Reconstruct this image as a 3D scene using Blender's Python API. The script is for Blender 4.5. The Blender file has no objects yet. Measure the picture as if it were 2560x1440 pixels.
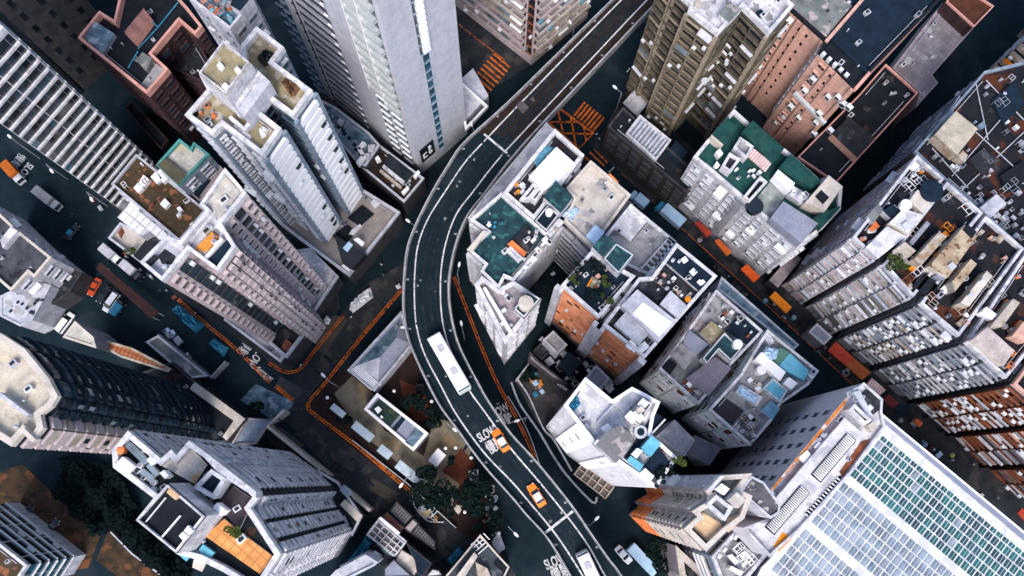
import bpy, math, random
from mathutils import Vector, Matrix
# ---------------------------------------------------------------- camera, sky, sun, exposure
F, CX, CY, H = 2200.0, 1280.0, 720.0, 170.0
NX, NY = 1247.0, 1200.0            # point of the picture straight below the camera
sc = bpy.context.scene
col = bpy.data.collections.new("city"); sc.collection.children.link(col)
def _n(v): return Vector(v).normalized()
_U = -_n((NX-CX, -(NY-CY), -F))
_Y = _n(Vector((0, 1, 0)) - _U*_U.y)
_X = _Y.cross(_U)
cd = bpy.data.cameras.new("camera"); cam = bpy.data.objects.new("camera", cd); col.objects.link(cam)
cd.sensor_width = 36; cd.lens = F/2560*36; cd.clip_end = 3000; cd.clip_start = 1
cam.matrix_world = Matrix(((*_X, 0), (*_Y, 0), (*_U, H), (0, 0, 0, 1)))
sc.camera = cam
SUN_EL, SUN_AZ = math.radians(50), math.radians(186)    # azimuth clockwise from the top of the picture
w = bpy.data.worlds.new("World"); sc.world = w; w.use_nodes = True
nt = w.node_tree; bg = nt.nodes["Background"]
sky = nt.nodes.new("ShaderNodeTexSky"); sky.sky_type = 'NISHITA'; sky.sun_disc = False
sky.sun_elevation = SUN_EL; sky.sun_rotation = SUN_AZ; sky.air_density = 1.0; sky.dust_density = 2.0
nt.links.new(sky.outputs[0], bg.inputs[0]); bg.inputs[1].default_value = 0.17
sl = bpy.data.lights.new("sun", 'SUN'); sl.energy = 2.0; sl.angle = math.radians(30); sl.color = (1, .97, .95)
so = bpy.data.objects.new("sun", sl); col.objects.link(so)
sd = Vector((math.sin(SUN_AZ)*math.cos(SUN_EL), math.cos(SUN_AZ)*math.cos(SUN_EL), math.sin(SUN_EL)))
so.rotation_euler = sd.to_track_quat('Z', 'Y').to_euler()
sc.view_settings.view_transform = 'Standard'; sc.view_settings.look = 'None'
sc.view_settings.exposure = 0.68; sc.view_settings.gamma = 1.0
# ---------------------------------------------------------------- pixels <-> places
def P(x, y, z=0.0):
    d = (x-CX, CY-y, -F)
    dx = sum(a*b for a, b in zip(_X, d)); dy = sum(a*b for a, b in zip(_Y, d)); dz = sum(a*b for a, b in zip(_U, d))
    t = (z-H)/dz
    return (dx*t, dy*t)
def pix(p):
    q = Vector((p[0], p[1], p[2]-H)); c = _X*q.x + _Y*q.y + _U*q.z
    if c.z > -1: return (-9999, -9999)
    return (CX + F*c.x/-c.z, CY - F*c.y/-c.z)
def height(roofpx, footpx, fz=0.0):
    g = P(*footpx, fz); best = None
    for i in range(1, 1400):
        h = i*.1; q = pix((g[0], g[1], h)); e = math.hypot(q[0]-roofpx[0], q[1]-roofpx[1])
        if best is None or e < best[0]: best = (e, h)
    return best[1]
# ---------------------------------------------------------------- materials
MATS = {}
def M(name, c, c2=None, rough=.85, scale=.6, streak=0.0, metal=0.0, fine=0.3, spec=.2, patch=None, pc=None, bump=0.25):
    if name in MATS: return MATS[name]
    m = bpy.data.materials.new(name); m.use_nodes = True; t = m.node_tree; N = t.nodes; L = t.links
    b = N["Principled BSDF"]; b.inputs["Roughness"].default_value = rough; b.inputs["Metallic"].default_value = metal
    b.inputs["Specular IOR Level"].default_value = spec
    g = N.new("ShaderNodeNewGeometry")
    def noise(s, det, vec=None):
        n = N.new("ShaderNodeTexNoise"); n.inputs["Scale"].default_value = s; n.inputs["Detail"].default_value = det
        L.new(vec or g.outputs["Position"], n.inputs["Vector"]); return n.outputs["Fac"]
    def ramp(f, a, bb):
        r = N.new("ShaderNodeMapRange"); r.inputs[1].default_value = a; r.inputs[2].default_value = bb; L.new(f, r.inputs[0]); return r.outputs[0]
    def mix(f, A, B, mode='MIX'):
        x = N.new("ShaderNodeMix"); x.data_type = 'RGBA'; x.blend_type = mode
        if isinstance(f, float): x.inputs[0].default_value = f
        else: L.new(f, x.inputs[0])
        for s, v in ((6, A), (7, B)):
            if isinstance(v, tuple): x.inputs[s].default_value = (*v, 1)
            else: L.new(v, x.inputs[s])
        return x.outputs[2]
    c2 = c2 or tuple(v*.62 for v in c)
    out = mix(ramp(noise(scale, 6), .38, .66), c, c2)
    if fine: out = mix(ramp(noise(5.5, 3), .42, .62), out, mix(fine, out, tuple(v*.35 for v in c2)))
    if patch: out = mix(ramp(noise(patch, 5), .55, .63), out, pc)
    if streak:
        mp = N.new("ShaderNodeMapping"); mp.inputs["Scale"].default_value = (1.3, 1.3, .06); L.new(g.outputs["Position"], mp.inputs["Vector"])
        out = mix(ramp(noise(1.0, 5, mp.outputs[0]), .45, .75), out, mix(streak, out, tuple(v*.3 for v in c2)))
    L.new(out, b.inputs["Base Color"])
    if bump:
        bp = N.new("ShaderNodeBump"); bp.inputs["Strength"].default_value = bump; bp.inputs["Distance"].default_value = .08
        L.new(noise(3.0, 6), bp.inputs["Height"]); L.new(bp.outputs[0], b.inputs["Normal"])
    MATS[name] = m; return m
def tiled(name, c, mortar, sx=.5, sy=.5, rough=.8, width=.02, rot=45, c2=None, pc=None):
    if name in MATS: return MATS[name]
    m = M(name, c, c2, rough=rough, patch=.25 if pc else None, pc=pc); t = m.node_tree; N = t.nodes; L = t.links; b = N["Principled BSDF"]
    src = b.inputs["Base Color"].links[0].from_socket
    g = N.new("ShaderNodeNewGeometry"); mp = N.new("ShaderNodeMapping"); mp.inputs["Rotation"].default_value = (0, 0, math.radians(rot))
    L.new(g.outputs["Position"], mp.inputs["Vector"])
    br = N.new("ShaderNodeTexBrick"); br.offset = 0; br.inputs["Scale"].default_value = 1; br.inputs["Brick Width"].default_value = sx
    br.inputs["Row Height"].default_value = sy; br.inputs["Mortar Size"].default_value = width
    br.inputs["Color1"].default_value = (0, 0, 0, 1); br.inputs["Color2"].default_value = (0, 0, 0, 1); br.inputs["Mortar"].default_value = (1, 1, 1, 1)
    L.new(mp.outputs[0], br.inputs["Vector"])
    x = N.new("ShaderNodeMix"); x.data_type = 'RGBA'; L.new(br.outputs["Color"], x.inputs[0]); L.new(src, x.inputs[6]); x.inputs[7].default_value = (*mortar, 1)
    L.new(x.outputs[2], b.inputs["Base Color"]); return m
def glass(name, c, rough=.12):
    if name in MATS: return MATS[name]
    m = M(name, c, tuple(v*.4 for v in c), rough=rough, spec=.8, fine=0, scale=.35, bump=0); return m
W = dict(
 pale_green=M('pale_green_balcony', (.66,.78,.74), (.5,.62,.6), streak=.2),
 lot=M('bare_lot_ground', (.075,.068,.066), (.04,.045,.045), patch=.3, pc=(.13,.10,.095)),
 white=M('white_paint', (.76,.74,.75), (.52,.51,.54), streak=.35, patch=1.1, pc=(.45,.43,.44)),
 white2=M('white_render', (.70,.68,.71), (.42,.42,.47), streak=.45, patch=.9, pc=(.4,.39,.42)),
 panel=M('white_panel', (.88,.86,.87), (.8,.78,.8), fine=.08, scale=.3),
 grey=M('grey_render', (.32,.33,.37), (.22,.23,.27), streak=.4),
 lgrey=M('pale_grey_render', (.58,.57,.62), (.40,.41,.46), streak=.35),
 bluegrey=M('blue_grey_render', (.27,.32,.39), (.16,.21,.28), streak=.4),
 dgrey=M('dark_grey_render', (.062,.056,.06), (.03,.033,.04), streak=.3),
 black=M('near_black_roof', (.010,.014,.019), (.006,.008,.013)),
 char=M('charcoal_roof', (.026,.028,.034), (.013,.016,.022), patch=.5, pc=(.06,.06,.068)),
 mauve=M('mauve_concrete', (.40,.33,.34), (.28,.23,.25), streak=.35),
 mauve2=M('mauve_tile_wall', (.56,.46,.46), (.45,.37,.38), streak=.15),
 tan=M('tan_concrete', (.5,.43,.36), (.36,.3,.24), streak=.4, patch=.6, pc=(.3,.2,.12)),
 beige=M('beige_concrete', (.62,.55,.48), (.5,.44,.38), patch=.3, pc=(.4,.35,.3)),
 mustard=M('mustard_mossy_roof', (.33,.27,.15), (.22,.19,.13), patch=.7, pc=(.42,.36,.3)),
 pink=M('salmon_parapet_paint', (.72,.37,.31), (.55,.27,.23)),
 red=M('dark_red_brick', (.065,.034,.037), (.035,.02,.025), streak=.5),
 rust=M('rust_brown', (.30,.09,.04), (.14,.05,.03), streak=.5),
 orange=M('orange_brick', (.92,.29,.09), (.62,.15,.05), streak=.3),
 brown=M('brown_roof_garden', (.085,.055,.028), (.035,.03,.022), patch=.6, pc=(.26,.10,.045)),
 rustroof=M('rust_stained_roof', (.014,.014,.018), (.008,.010,.014), patch=.3, pc=(.075,.022,.01)),
 terra=M('brown_pink_render', (.68,.40,.32), (.52,.30,.24), streak=.25),
 teal=M('teal_roof_membrane', (.018,.062,.075), (.010,.032,.042), patch=.8, pc=(.03,.11,.105)),
 green=M('green_roof_sheet', (.012,.075,.064), (.008,.045,.042), patch=.7, pc=(.02,.06,.055)),
 navy=M('navy_roof', (.007,.019,.036), (.004,.011,.022)),
 tealst=M('stained_blue_grey_roof', (.16,.24,.3), (.05,.09,.13), patch=.5, pc=(.3,.34,.4)),
 greyroof=M('mottled_grey_roof', (.34,.33,.34), (.22,.22,.23), patch=.6, pc=(.15,.15,.16)),
 moss=M('mossy_grey_roof', (.2,.21,.2), (.12,.13,.13), patch=.5, pc=(.4,.33,.32)),
 tin=M('blue_grey_tin', (.28,.29,.36), (.2,.22,.29), rough=.7),
 wroof=M('white_roof_coating', (.74,.71,.72), (.52,.5,.52), fine=.4, patch=.4, pc=(.38,.37,.39)),
 turq=M('turquoise_sheet', (.16,.48,.6), (.1,.36,.47), rough=.6),
 bluetarp=M('blue_tarpaulin', (.05,.28,.42), (.03,.17,.28), rough=.5, bump=.6),
 ice=M('pale_blue_tarpaulin', (.55,.72,.88), (.42,.58,.75), rough=.5, bump=.6),
 steel=M('painted_steel', (.6,.62,.65), (.45,.47,.5), rough=.5),
 asphalt=M('asphalt', (.008,.020,.028), (.005,.014,.020), fine=.4, patch=.15, pc=(.014,.024,.031), spec=.12),
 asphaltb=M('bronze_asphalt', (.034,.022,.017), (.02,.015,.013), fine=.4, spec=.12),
 line=M('white_road_paint', (.75,.72,.72), (.5,.48,.49), patch=1.5, pc=(.3,.3,.3)),
 oline=M('orange_road_paint', (.75,.16,.015), (.42,.09,.012), patch=1.6, pc=(.07,.03,.018)),
 peach=M('peach_ledge', (.85,.42,.24), (.65,.28,.15), streak=.2),
 worn=M('worn_asphalt', (.013,.022,.029), (.008,.015,.021), scale=.9, patch=.5, pc=(.02,.028,.034), spec=.1),
 curb=M('barrier_concrete', (.30,.28,.28), (.19,.18,.19), streak=.3, patch=.8, pc=(.12,.12,.13)),
 ac=M('white_metal_box', (.72,.74,.76), (.6,.62,.64), rough=.5),
 acd=M('dark_fan_grille', (.03,.035,.04)),
 rubber=M('tyre_rubber', (.012,.012,.013)),
 gdark=glass('dark_window_glass', (.012,.02,.028)),
 gteal=glass('teal_window_glass', (.02,.10,.15)),
 gblue=glass('blue_window_glass', (.010,.035,.06), .3),
 glight=glass('curtained_window_glass', (.22,.27,.31)),
 cream=M('cream_balcony', (.47,.50,.50), (.38,.41,.42)),
 tanb=M('sandy_balcony', (.36,.29,.21), (.25,.20,.15), streak=.4),
 brownb=M('olive_tower_render', (.15,.125,.092), (.08,.07,.055), streak=.5),
 soil=M('brown_dirt', (.07,.038,.018), (.022,.018,.012), patch=.35, pc=(.13,.05,.022)),
 court=M('red_brown_rubber_court', (.13,.035,.018), (.09,.024,.013)),
 dkstrip=M('dark_brown_strip_paving', (.030,.014,.011), (.018,.010,.009)),
 leaf=M('dark_leaves', (.007,.018,.015), (.004,.009,.009), scale=1.2, bump=0, spec=.05),
 leaf2=M('bright_leaves', (.06,.085,.015), (.03,.05,.012), scale=1.2, bump=0),
 bark=M('bark', (.05,.035,.025)),
 taxi=M('orange_red_car_paint', (.9,.22,.01), (.85,.2,.01), rough=.3, spec=.6, fine=0, bump=0),
 carw=M('white_car_paint', (.82,.8,.82), (.75,.74,.76), rough=.3, spec=.6, fine=0, bump=0),
 card=M('black_car_paint', (.01,.015,.02), (.008,.01,.014), rough=.2, spec=.7, fine=0, bump=0),
 carr=M('red_car_paint', (.5,.06,.015), (.4,.05,.015), rough=.3, spec=.6, fine=0, bump=0),
 carb=M('blue_truck_paint', (.05,.25,.38), (.03,.18,.3), rough=.4, fine=.1, bump=0),
 carl=M('pale_blue_truck_paint', (.5,.7,.88), (.42,.6,.78), rough=.4, fine=.1, bump=0),
 gold=M('vivid_orange_cloth', (.9,.3,.02), (.75,.2,.015), bump=.5),
 redcl=M('red_awning_cloth', (.5,.06,.03), (.35,.04,.03), bump=.5),
 orcl=M('orange_awning_cloth', (.7,.15,.03), (.55,.1,.03), bump=.5),
 corr=tiled('corrugated_grey_sheet', (.2,.18,.18), (.03,.03,.035), .5, 40, width=.1, rot=40),
 corrb=tiled('corrugated_beige_sheet', (.5,.42,.4), (.2,.16,.15), .45, 40, width=.06, rot=40),
 stripe=tiled('red_and_white_striped_sheet', (.8,.7,.68), (.55,.22,.2), .5, 40, width=.09, rot=40),
 rtile=tiled('red_tile_roof', (.3,.1,.06), (.15,.05,.03), .4, .4, rot=40),
 pave=tiled('pale_roof_tiles', (.6,.56,.5), (.34,.32,.28), .8, .8, width=.03, rot=40, pc=(.5,.42,.28)),
 otile=tiled('orange_terrace_tiles', (.85,.36,.11), (.42,.16,.06), 1.1, 1.1, width=.06, rot=40),
 ptile=tiled('peach_terrace_tiles', (.75,.5,.3), (.5,.3,.17), .9, .9, width=.04, rot=42, pc=(.7,.25,.08)),
 btile=tiled('beige_terrace_tiles', (.64,.56,.46), (.5,.42,.32), 1.4, 1.4, width=.03, rot=30, pc=(.58,.5,.36)),
 mtile=tiled('mauve_roof_tiles', (.30,.26,.28), (.16,.14,.16), 2.4, 2.4, width=.06, rot=42, pc=(.2,.17,.19)),
 brick=tiled('paver_terrace', (.36,.31,.28), (.22,.19,.17), .6, .3, width=.03, rot=40),
 street=tiled('patched_street_paving', (.026,.030,.035), (.012,.015,.019), 3.5, 2.6, width=.05, rot=38, pc=(.05,.046,.044)),
 plaza=tiled('ochre_plaza_paving', (.21,.18,.13), (.13,.11,.085), 1.2, 1.2, width=.04, rot=40, pc=(.26,.17,.09)),
 dots=M('white_skylight_sheet', (.9,.87,.84), (.85,.82,.8), fine=0, bump=0),
 ggreen=glass('green_skylight_glass', (.012,.13,.115), .25),
 ggreen2=glass('aged_green_skylight_glass', (.015,.075,.085), .3), ggrey2=glass('cloudy_skylight_glass', (.22,.29,.35), .4),
 ggrey=glass('grey_blue_skylight_glass', (.3,.35,.41), .35),
)
# ---------------------------------------------------------------- mesh builder
class MB:
    def __init__(s): s.v = []; s.f = []; s.m = []; s.mats = []
    def mi(s, m):
        m = W[m] if isinstance(m, str) else m
        if m not in s.mats: s.mats.append(m)
        return s.mats.index(m)
    def face(s, pts, m):
        b = len(s.v); s.v += [tuple(p) for p in pts]; s.f.append(list(range(b, b+len(pts)))); s.m.append(s.mi(m)); return s
    def box(s, x0, x1, y0, y1, z0, z1, m, T=None):
        c = [(x0,y0,z0),(x1,y0,z0),(x1,y1,z0),(x0,y1,z0),(x0,y0,z1),(x1,y0,z1),(x1,y1,z1),(x0,y1,z1)]
        if T: c = [tuple(T @ Vector(p)) for p in c]
        b = len(s.v); s.v += c; k = s.mi(m)
        for q in ((0,3,2,1),(4,5,6,7),(0,1,5,4),(1,2,6,5),(2,3,7,6),(3,0,4,7)):
            s.f.append([b+i for i in q]); s.m.append(k)
        return s
    def prism(s, pts, z0, z1, m, top=None, bottom=False):
        n = len(pts); pts = ccw(pts)
        for i in range(n):
            a, c = pts[i], pts[(i+1) % n]
            s.face([(a[0],a[1],z0),(c[0],c[1],z0),(c[0],c[1],z1),(a[0],a[1],z1)], m)
        s.face([(p[0],p[1],z1) for p in pts], top or m)
        if bottom: s.face([(p[0],p[1],z0) for p in reversed(pts)], m)
        return s
    def ring(s, pts, z0, z1, t, m, out=0.05):
        pts = ccw(pts); o = inset(pts, -out); i_ = inset(pts, t); n = len(pts)
        for k in range(n):
            a, b2, c, d = o[k], o[(k+1) % n], i_[(k+1) % n], i_[k]
            s.face([(a[0],a[1],z0),(b2[0],b2[1],z0),(b2[0],b2[1],z1),(a[0],a[1],z1)], m)
            s.face([(a[0],a[1],z1),(b2[0],b2[1],z1),(c[0],c[1],z1),(d[0],d[1],z1)], m)
            s.face([(d[0],d[1],z1),(c[0],c[1],z1),(c[0],c[1],z0),(d[0],d[1],z0)], m)
        return s
    def cyl(s, x, y, z0, z1, r, m, n=20, r2=None, top=None):
        r2 = r if r2 is None else r2
        A = [(x+r*math.cos(6.2832*i/n), y+r*math.sin(6.2832*i/n), z0) for i in range(n)]
        B = [(x+r2*math.cos(6.2832*i/n), y+r2*math.sin(6.2832*i/n), z1) for i in range(n)]
        for i in range(n): j = (i+1) % n; s.face([A[i],A[j],B[j],B[i]], m)
        s.face(B, top or m); return s
    def bar(s, a, b, r, m, n=6):
        a, b = Vector(a), Vector(b); d = b-a; q = d.to_track_quat('Z', 'Y'); L_ = d.length
        A = [a + q @ Vector((r*math.cos(6.2832*i/n), r*math.sin(6.2832*i/n), 0)) for i in range(n)]
        B = [p+d for p in A]
        for i in range(n): j = (i+1) % n; s.face([A[i],A[j],B[j],B[i]], m)
        s.face(B, m); s.face(A[::-1], m); return s
    def add(s, me, T):
        b = len(s.v); ks = [s.mi(m) for m in me.materials]
        s.v += [tuple(T @ v.co) for v in me.vertices]
        for p in me.polygons: s.f.append([b+i for i in p.vertices]); s.m.append(ks[p.material_index])
        return s
    def mesh(s, name):
        me = bpy.data.meshes.new(name); me.from_pydata(s.v, [], s.f)
        for m in s.mats: me.materials.append(m)
        me.polygons.foreach_set("material_index", s.m); me.update(); return me
    def build(s, name, parent=None, **kw):
        return link(bpy.data.objects.new(name, s.mesh(name)), parent, **kw)
def link(o, parent=None, **kw):
    col.objects.link(o)
    if parent: o.parent = parent; o.matrix_parent_inverse = parent.matrix_world.inverted() if False else Matrix.Translation(-Vector(parent.location))
    tag(o, **kw); return o
def tag(o, label=None, cat=None, group=None, kind=None):
    if label: o['label'] = label
    if cat: o['category'] = cat
    if group: o['group'] = group
    if kind: o['kind'] = kind
def empty(name, loc, **kw):
    o = bpy.data.objects.new(name, None); o.location = loc; o.empty_display_size = .5; return link(o, None, **kw)
def area(p): return sum(p[i][0]*p[(i+1) % len(p)][1]-p[(i+1) % len(p)][0]*p[i][1] for i in range(len(p)))/2
def ccw(p): return list(p) if area(p) > 0 else list(p)[::-1]
def inset(p, t):
    n = len(p); out = []
    for i in range(n):
        a, b, c = Vector(p[i-1][:2]), Vector(p[i][:2]), Vector(p[(i+1) % n][:2])
        e1 = (b-a).normalized(); e2 = (c-b).normalized(); n1 = Vector((-e1.y, e1.x)); n2 = Vector((-e2.y, e2.x))
        k = n1+n2; k = k/max(.35, k.dot(k)) * 2 if k.length > 1e-3 else n1
        out.append(tuple(b + k*t*1.0 if k.length < 3 else b+n1*t))
    return out
def inside(p, poly):
    r = False; n = len(poly)
    for i in range(n):
        (x1, y1), (x2, y2) = poly[i][:2], poly[(i+1) % n][:2]
        if (y1 > p[1]) != (y2 > p[1]) and p[0] < (x2-x1)*(p[1]-y1)/(y2-y1)+x1: r = not r
    return r
# ---------------------------------------------------------------- facade pieces (shared meshes)
PROTO = {}
def proto(kind, w_, h_, var, c, g, fr):
    w_ = round(w_, 1); h_ = round(h_, 1); key = (kind, w_, h_, var, c, g, fr)
    if key in PROTO: return PROTO[key]
    b = MB(); x = w_/2
    if kind == 'w':          # framed window with sill and hood
        ww = min(w_*.62, 1.9)/2; wh = h_*.5; z = h_*.28
        b.box(-ww, ww, -.05, .03, z, z+wh, g)
        b.box(-ww-.08, -ww, -.05, .07, z, z+wh, fr); b.box(ww, ww+.08, -.05, .07, z, z+wh, fr); b.box(-.03, .03, .031, .06, z, z+wh, fr)
        b.box(-ww-.15, ww+.15, -.05, .22, z-.12, z, fr); b.box(-ww-.15, ww+.15, -.05, .4, z+wh, z+wh+.1, fr)
        if var == 1: b.box(-ww, -ww+.8, .1, .62, z-.68, z-.13, 'ac'); b.box(-ww+.15, -ww+.65, .621, .63, z-.6, z-.2, 'acd')
        if var == 2: b.box(-ww*.2, ww, .06, .55, z+.05, z+.5, 'ac')
        if var == 3: b.face([(-ww-.2,.02,z+wh+.35),(ww+.2,.02,z+wh+.35),(ww+.2,.95,z+wh-.05),(-ww-.2,.95,z+wh-.05)], c)
    elif kind == 's':
        ww = min(w_*.5, .9)/2; wh = h_*.42; z = h_*.3
        b.box(-ww, ww, -.05, .04, z, z+wh, g); b.box(-ww-.1, ww+.1, -.05, .16, z-.1, z, fr); b.box(-ww-.06, ww+.06, -.05, .12, z+wh, z+wh+.08, fr)
    elif kind == 'd':        # deep slot window, dark, upright
        ww = w_*.36; b.box(-ww, ww, -.05, .03, h_*.1, h_*.78, g); b.box(-ww-.1, ww+.1, -.05, .5, h_*.78, h_*.9, c); b.box(-ww-.1, -ww, -.05, .4, h_*.1, h_*.78, c)
        if var == 1: b.box(-ww*.4, ww*.7, .04, .5, h_*.1, h_*.35, 'ac')
    elif kind == 'g':        # storey of dark glass with slab edge
        b.box(-x, x, -.05, .03, .12, h_, g); b.box(-x, x, -.05, .3, 0, .12, fr)
        k = max(1, int(w_/2.0))
        for i in range(1, k): q = -x+w_*i/k; b.box(q-.03, q+.03, .03, .08, .12, h_, fr)
        if var == 1: b.box(-x+.1, -x+w_*.4, .031, .05, .4, h_*.9, 'glight')
        if var == 2: b.box(x-w_*.35, x-.1, .031, .6, h_*.35, h_*.55, 'ac')
    elif kind == 'p':        # bright spandrel panel above a dark slit
        b.box(-x, x, -.05, .06, 0, h_, g); b.box(-x+.05, x-.05, .06, .55, h_*.2, h_*.86, c)
        if var == 1: b.box(-x*.3, x*.1, .3, .95, h_*.0, h_*.2, 'ac')
        if var == 2: b.box(x*.3, x*.75, .2, .9, h_*.02, h_*.22, 'acd')
    elif kind == 'f':        # thin ribbed storey band
        b.box(-x, x, -.05, .05, 0, h_, g); b.box(-x, x, .05, .34, h_*.12, h_*.8, c); b.box(-x, x, .05, .42, h_*.8, h_*.9, fr)
        if var: b.box(-x*.35, x*.3, .38, .42, h_*.3, h_*.7, 'gdark')
    elif kind == 'b':        # balcony with parapet, opening behind
        b.box(-x+.06, x-.06, -.05, .04, .9, h_*.92, g); b.box(-x+.03, x-.03, -.05, 1.15, -.06, .1, fr)
        b.box(-x+.03, x-.03, 1.03, 1.15, .1, 1.0, c); b.box(-x+.03, -x+.13, .04, 1.03, .1, 1.0, c); b.box(x-.13, x-.03, .04, 1.03, .1, 1.0, c)
        if var == 1: b.box(-x+.3, -x+1.1, 1.16, 1.65, .1, .65, 'ac')
        if var == 2: b.face([(-x+.1,.05,h_*.95),(x-.1,.05,h_*.95),(x-.1,1.4,h_*.72),(-x+.1,1.4,h_*.72)], 'ac')
        if var == 3: b.box(x-1.2, x-.5, 1.16, 1.6, .3, .85, 'ac'); b.box(-x+.2, 0, .5, .7, .1, 1.5, 'gold' if w_ > 3 else 'turq')
        if var == 4: b.box(-x+.1, x-.1, .05, 1.1, 1.0, h_*.85, 'glight')
    elif kind == 'l':        # horizontal louvre
        b.box(-x, x, -.05, .03, 0, h_, g); b.box(-x, x, .03, .5, h_*.1, h_*.42, c); b.box(-x, x, .03, .5, h_*.6, h_*.92, c)
    elif kind == 't':        # cream bay with v-shaped sill
        b.box(-x, x, -.05, .03, 0, h_, g); b.box(-x, x, -.05, .75, h_*.0, h_*.38, c); b.box(-x-.05, -x+.08, .03, .8, 0, h_, 'panel')
    elif kind == 'n':        # tenement storey: slab lip, low parapet, dark opening, thin hood
        b.box(-x+.04, x-.04, -.05, .04, .55, h_*.93, g); b.box(-x, x, -.05, .75, -.07, .06, fr); b.box(-x, x, .62, .75, .06, .6, c)
        b.box(-x, x, -.05, .45, h_*.8, h_*.86, fr); b.box(-x-.04, -x+.04, -.05, .7, .06, h_*.9, fr)
        if var == 1: b.box(-x+.25, -x+.95, .76, 1.2, .05, .55, 'ac'); b.box(x-.9, x-.3, .46, .9, h_*.5, h_*.78, 'ac')
        if var == 2: b.face([(-x+.1,.05,h_*.95),(x-.1,.05,h_*.95),(x-.1,1.15,h_*.75),(-x+.1,1.15,h_*.75)], 'lgrey')
        if var == 3: b.box(x-1.0, x-.4, .76, 1.15, .2, .7, 'ac'); b.box(-x+.3, 0, .4, .55, .6, 1.2, 'panel')
        if var == 4: b.box(-x+.1, x-.1, .05, .6, .6, h_*.8, 'glight')
    elif kind == 'v':        # curtain wall storey with a deep white band
        b.box(-x, x, -.05, .03, .5, h_, g); b.box(-x, x, -.05, .4, 0, .5, c); b.box(-.03, .03, .03, .07, .5, h_, fr)
        if var == 1: b.box(-x+.1, -.1, .031, .05, .7, h_*.9, 'gteal')
    elif kind == 'o':        # tiled wall storey with a thin ledge, now and then a small window
        b.box(-x, x, -.05, .06, .14, h_, c); b.box(-x, x, -.05, .16, 0, .1, fr)
        if var in (1, 2): b.box(-x*.55, x*.35, .06, .1, h_*.25, h_*.9, g)
        if var == 3: b.box(-x*.3, x*.4, .06, .55, .15, .6, 'ac')
        if var == 4: b.box(-x*.7, x*.7, .06, .12, h_*.3, h_*.95, g); b.box(-x*.7, x*.7, .12, .3, h_*.2, h_*.3, 'rust')
    elif kind == 'r':        # long dark slot in a plain wall
        b.box(-x*.92, x*.92, -.05, .05, h_*.25, h_*.62, g); b.box(-x*.95, x*.95, -.05, .22, h_*.15, h_*.25, c)
        b.box(x*.8, x*.95, .2, .4, h_*.15, h_*.3, 'panel')
    elif kind == 'q':        # drain pipe length
        b.box(-.07, .07, .05, .2, 0, h_, c)
    elif kind == 'k':        # rounded bay (curved tower)
        n = 6; pts = [(-x, 0)]+[(x*math.sin(math.pi*(i/n-.5)), .1+1.0*math.cos(math.pi*(i/n-.5))) for i in range(n+1)]+[(x, 0)]
        b.prism([(p[0]*.9, p[1]*.5-.02) for p in pts], .8, h_*.98, g); b.prism([(p[0], p[1]*.75) for p in pts], 0, .8, c)
        if var: b.box(-x*.4, x*.4, .2, .58, .95, h_*.75, 'glight')
    PROTO[key] = b.mesh({'n': 'balcony', 'r': 'slot_window', 'q': 'drain_pipe', 'o': 'wall_ledge', 'p': 'wall_panel', 'f': 'wall_panel', 'b': 'balcony', 't': 'balcony', 'l': 'louvre', 'k': 'bay_window'}.get(kind, 'window')); return PROTO[key]
PN = {'n': 'balcony', 'r': 'slot_window', 'q': 'drain_pipe', 'o': 'wall_ledge', 'p': 'wall_panel', 'f': 'wall_panel', 'b': 'balcony', 't': 'balcony', 'l': 'louvre', 'k': 'bay_window'}
def emit(B, name, me, T):
    B.items.setdefault(name, []).append((me, T))
def finish(B, cap=100):
    for name, L_ in B.items.items():
        sc_ = []
        for me, T in L_:
            p = T.translation; q = pix(p); on = 0 if (-30 < q[0] < 2590 and -30 < q[1] < 1470) else 1
            sc_.append((on, (Vector(p)-Vector((0, 0, H))).length, me, T))
        sc_.sort(key=lambda a: (a[0], a[1]))
        for on, d, me, T in sc_[:cap]:
            o = bpy.data.objects.new(name, me); col.objects.link(o); o.parent = B.root
            o.matrix_basis = Matrix.Translation(-B.root.location) @ T
        rest = [a for a in sc_[cap:] if a[0] == 0]
        if rest:
            mb = MB()
            for on, d, me, T in rest: mb.add(me, T)
            mb.build(name, B.root, kind='stuff')
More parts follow.
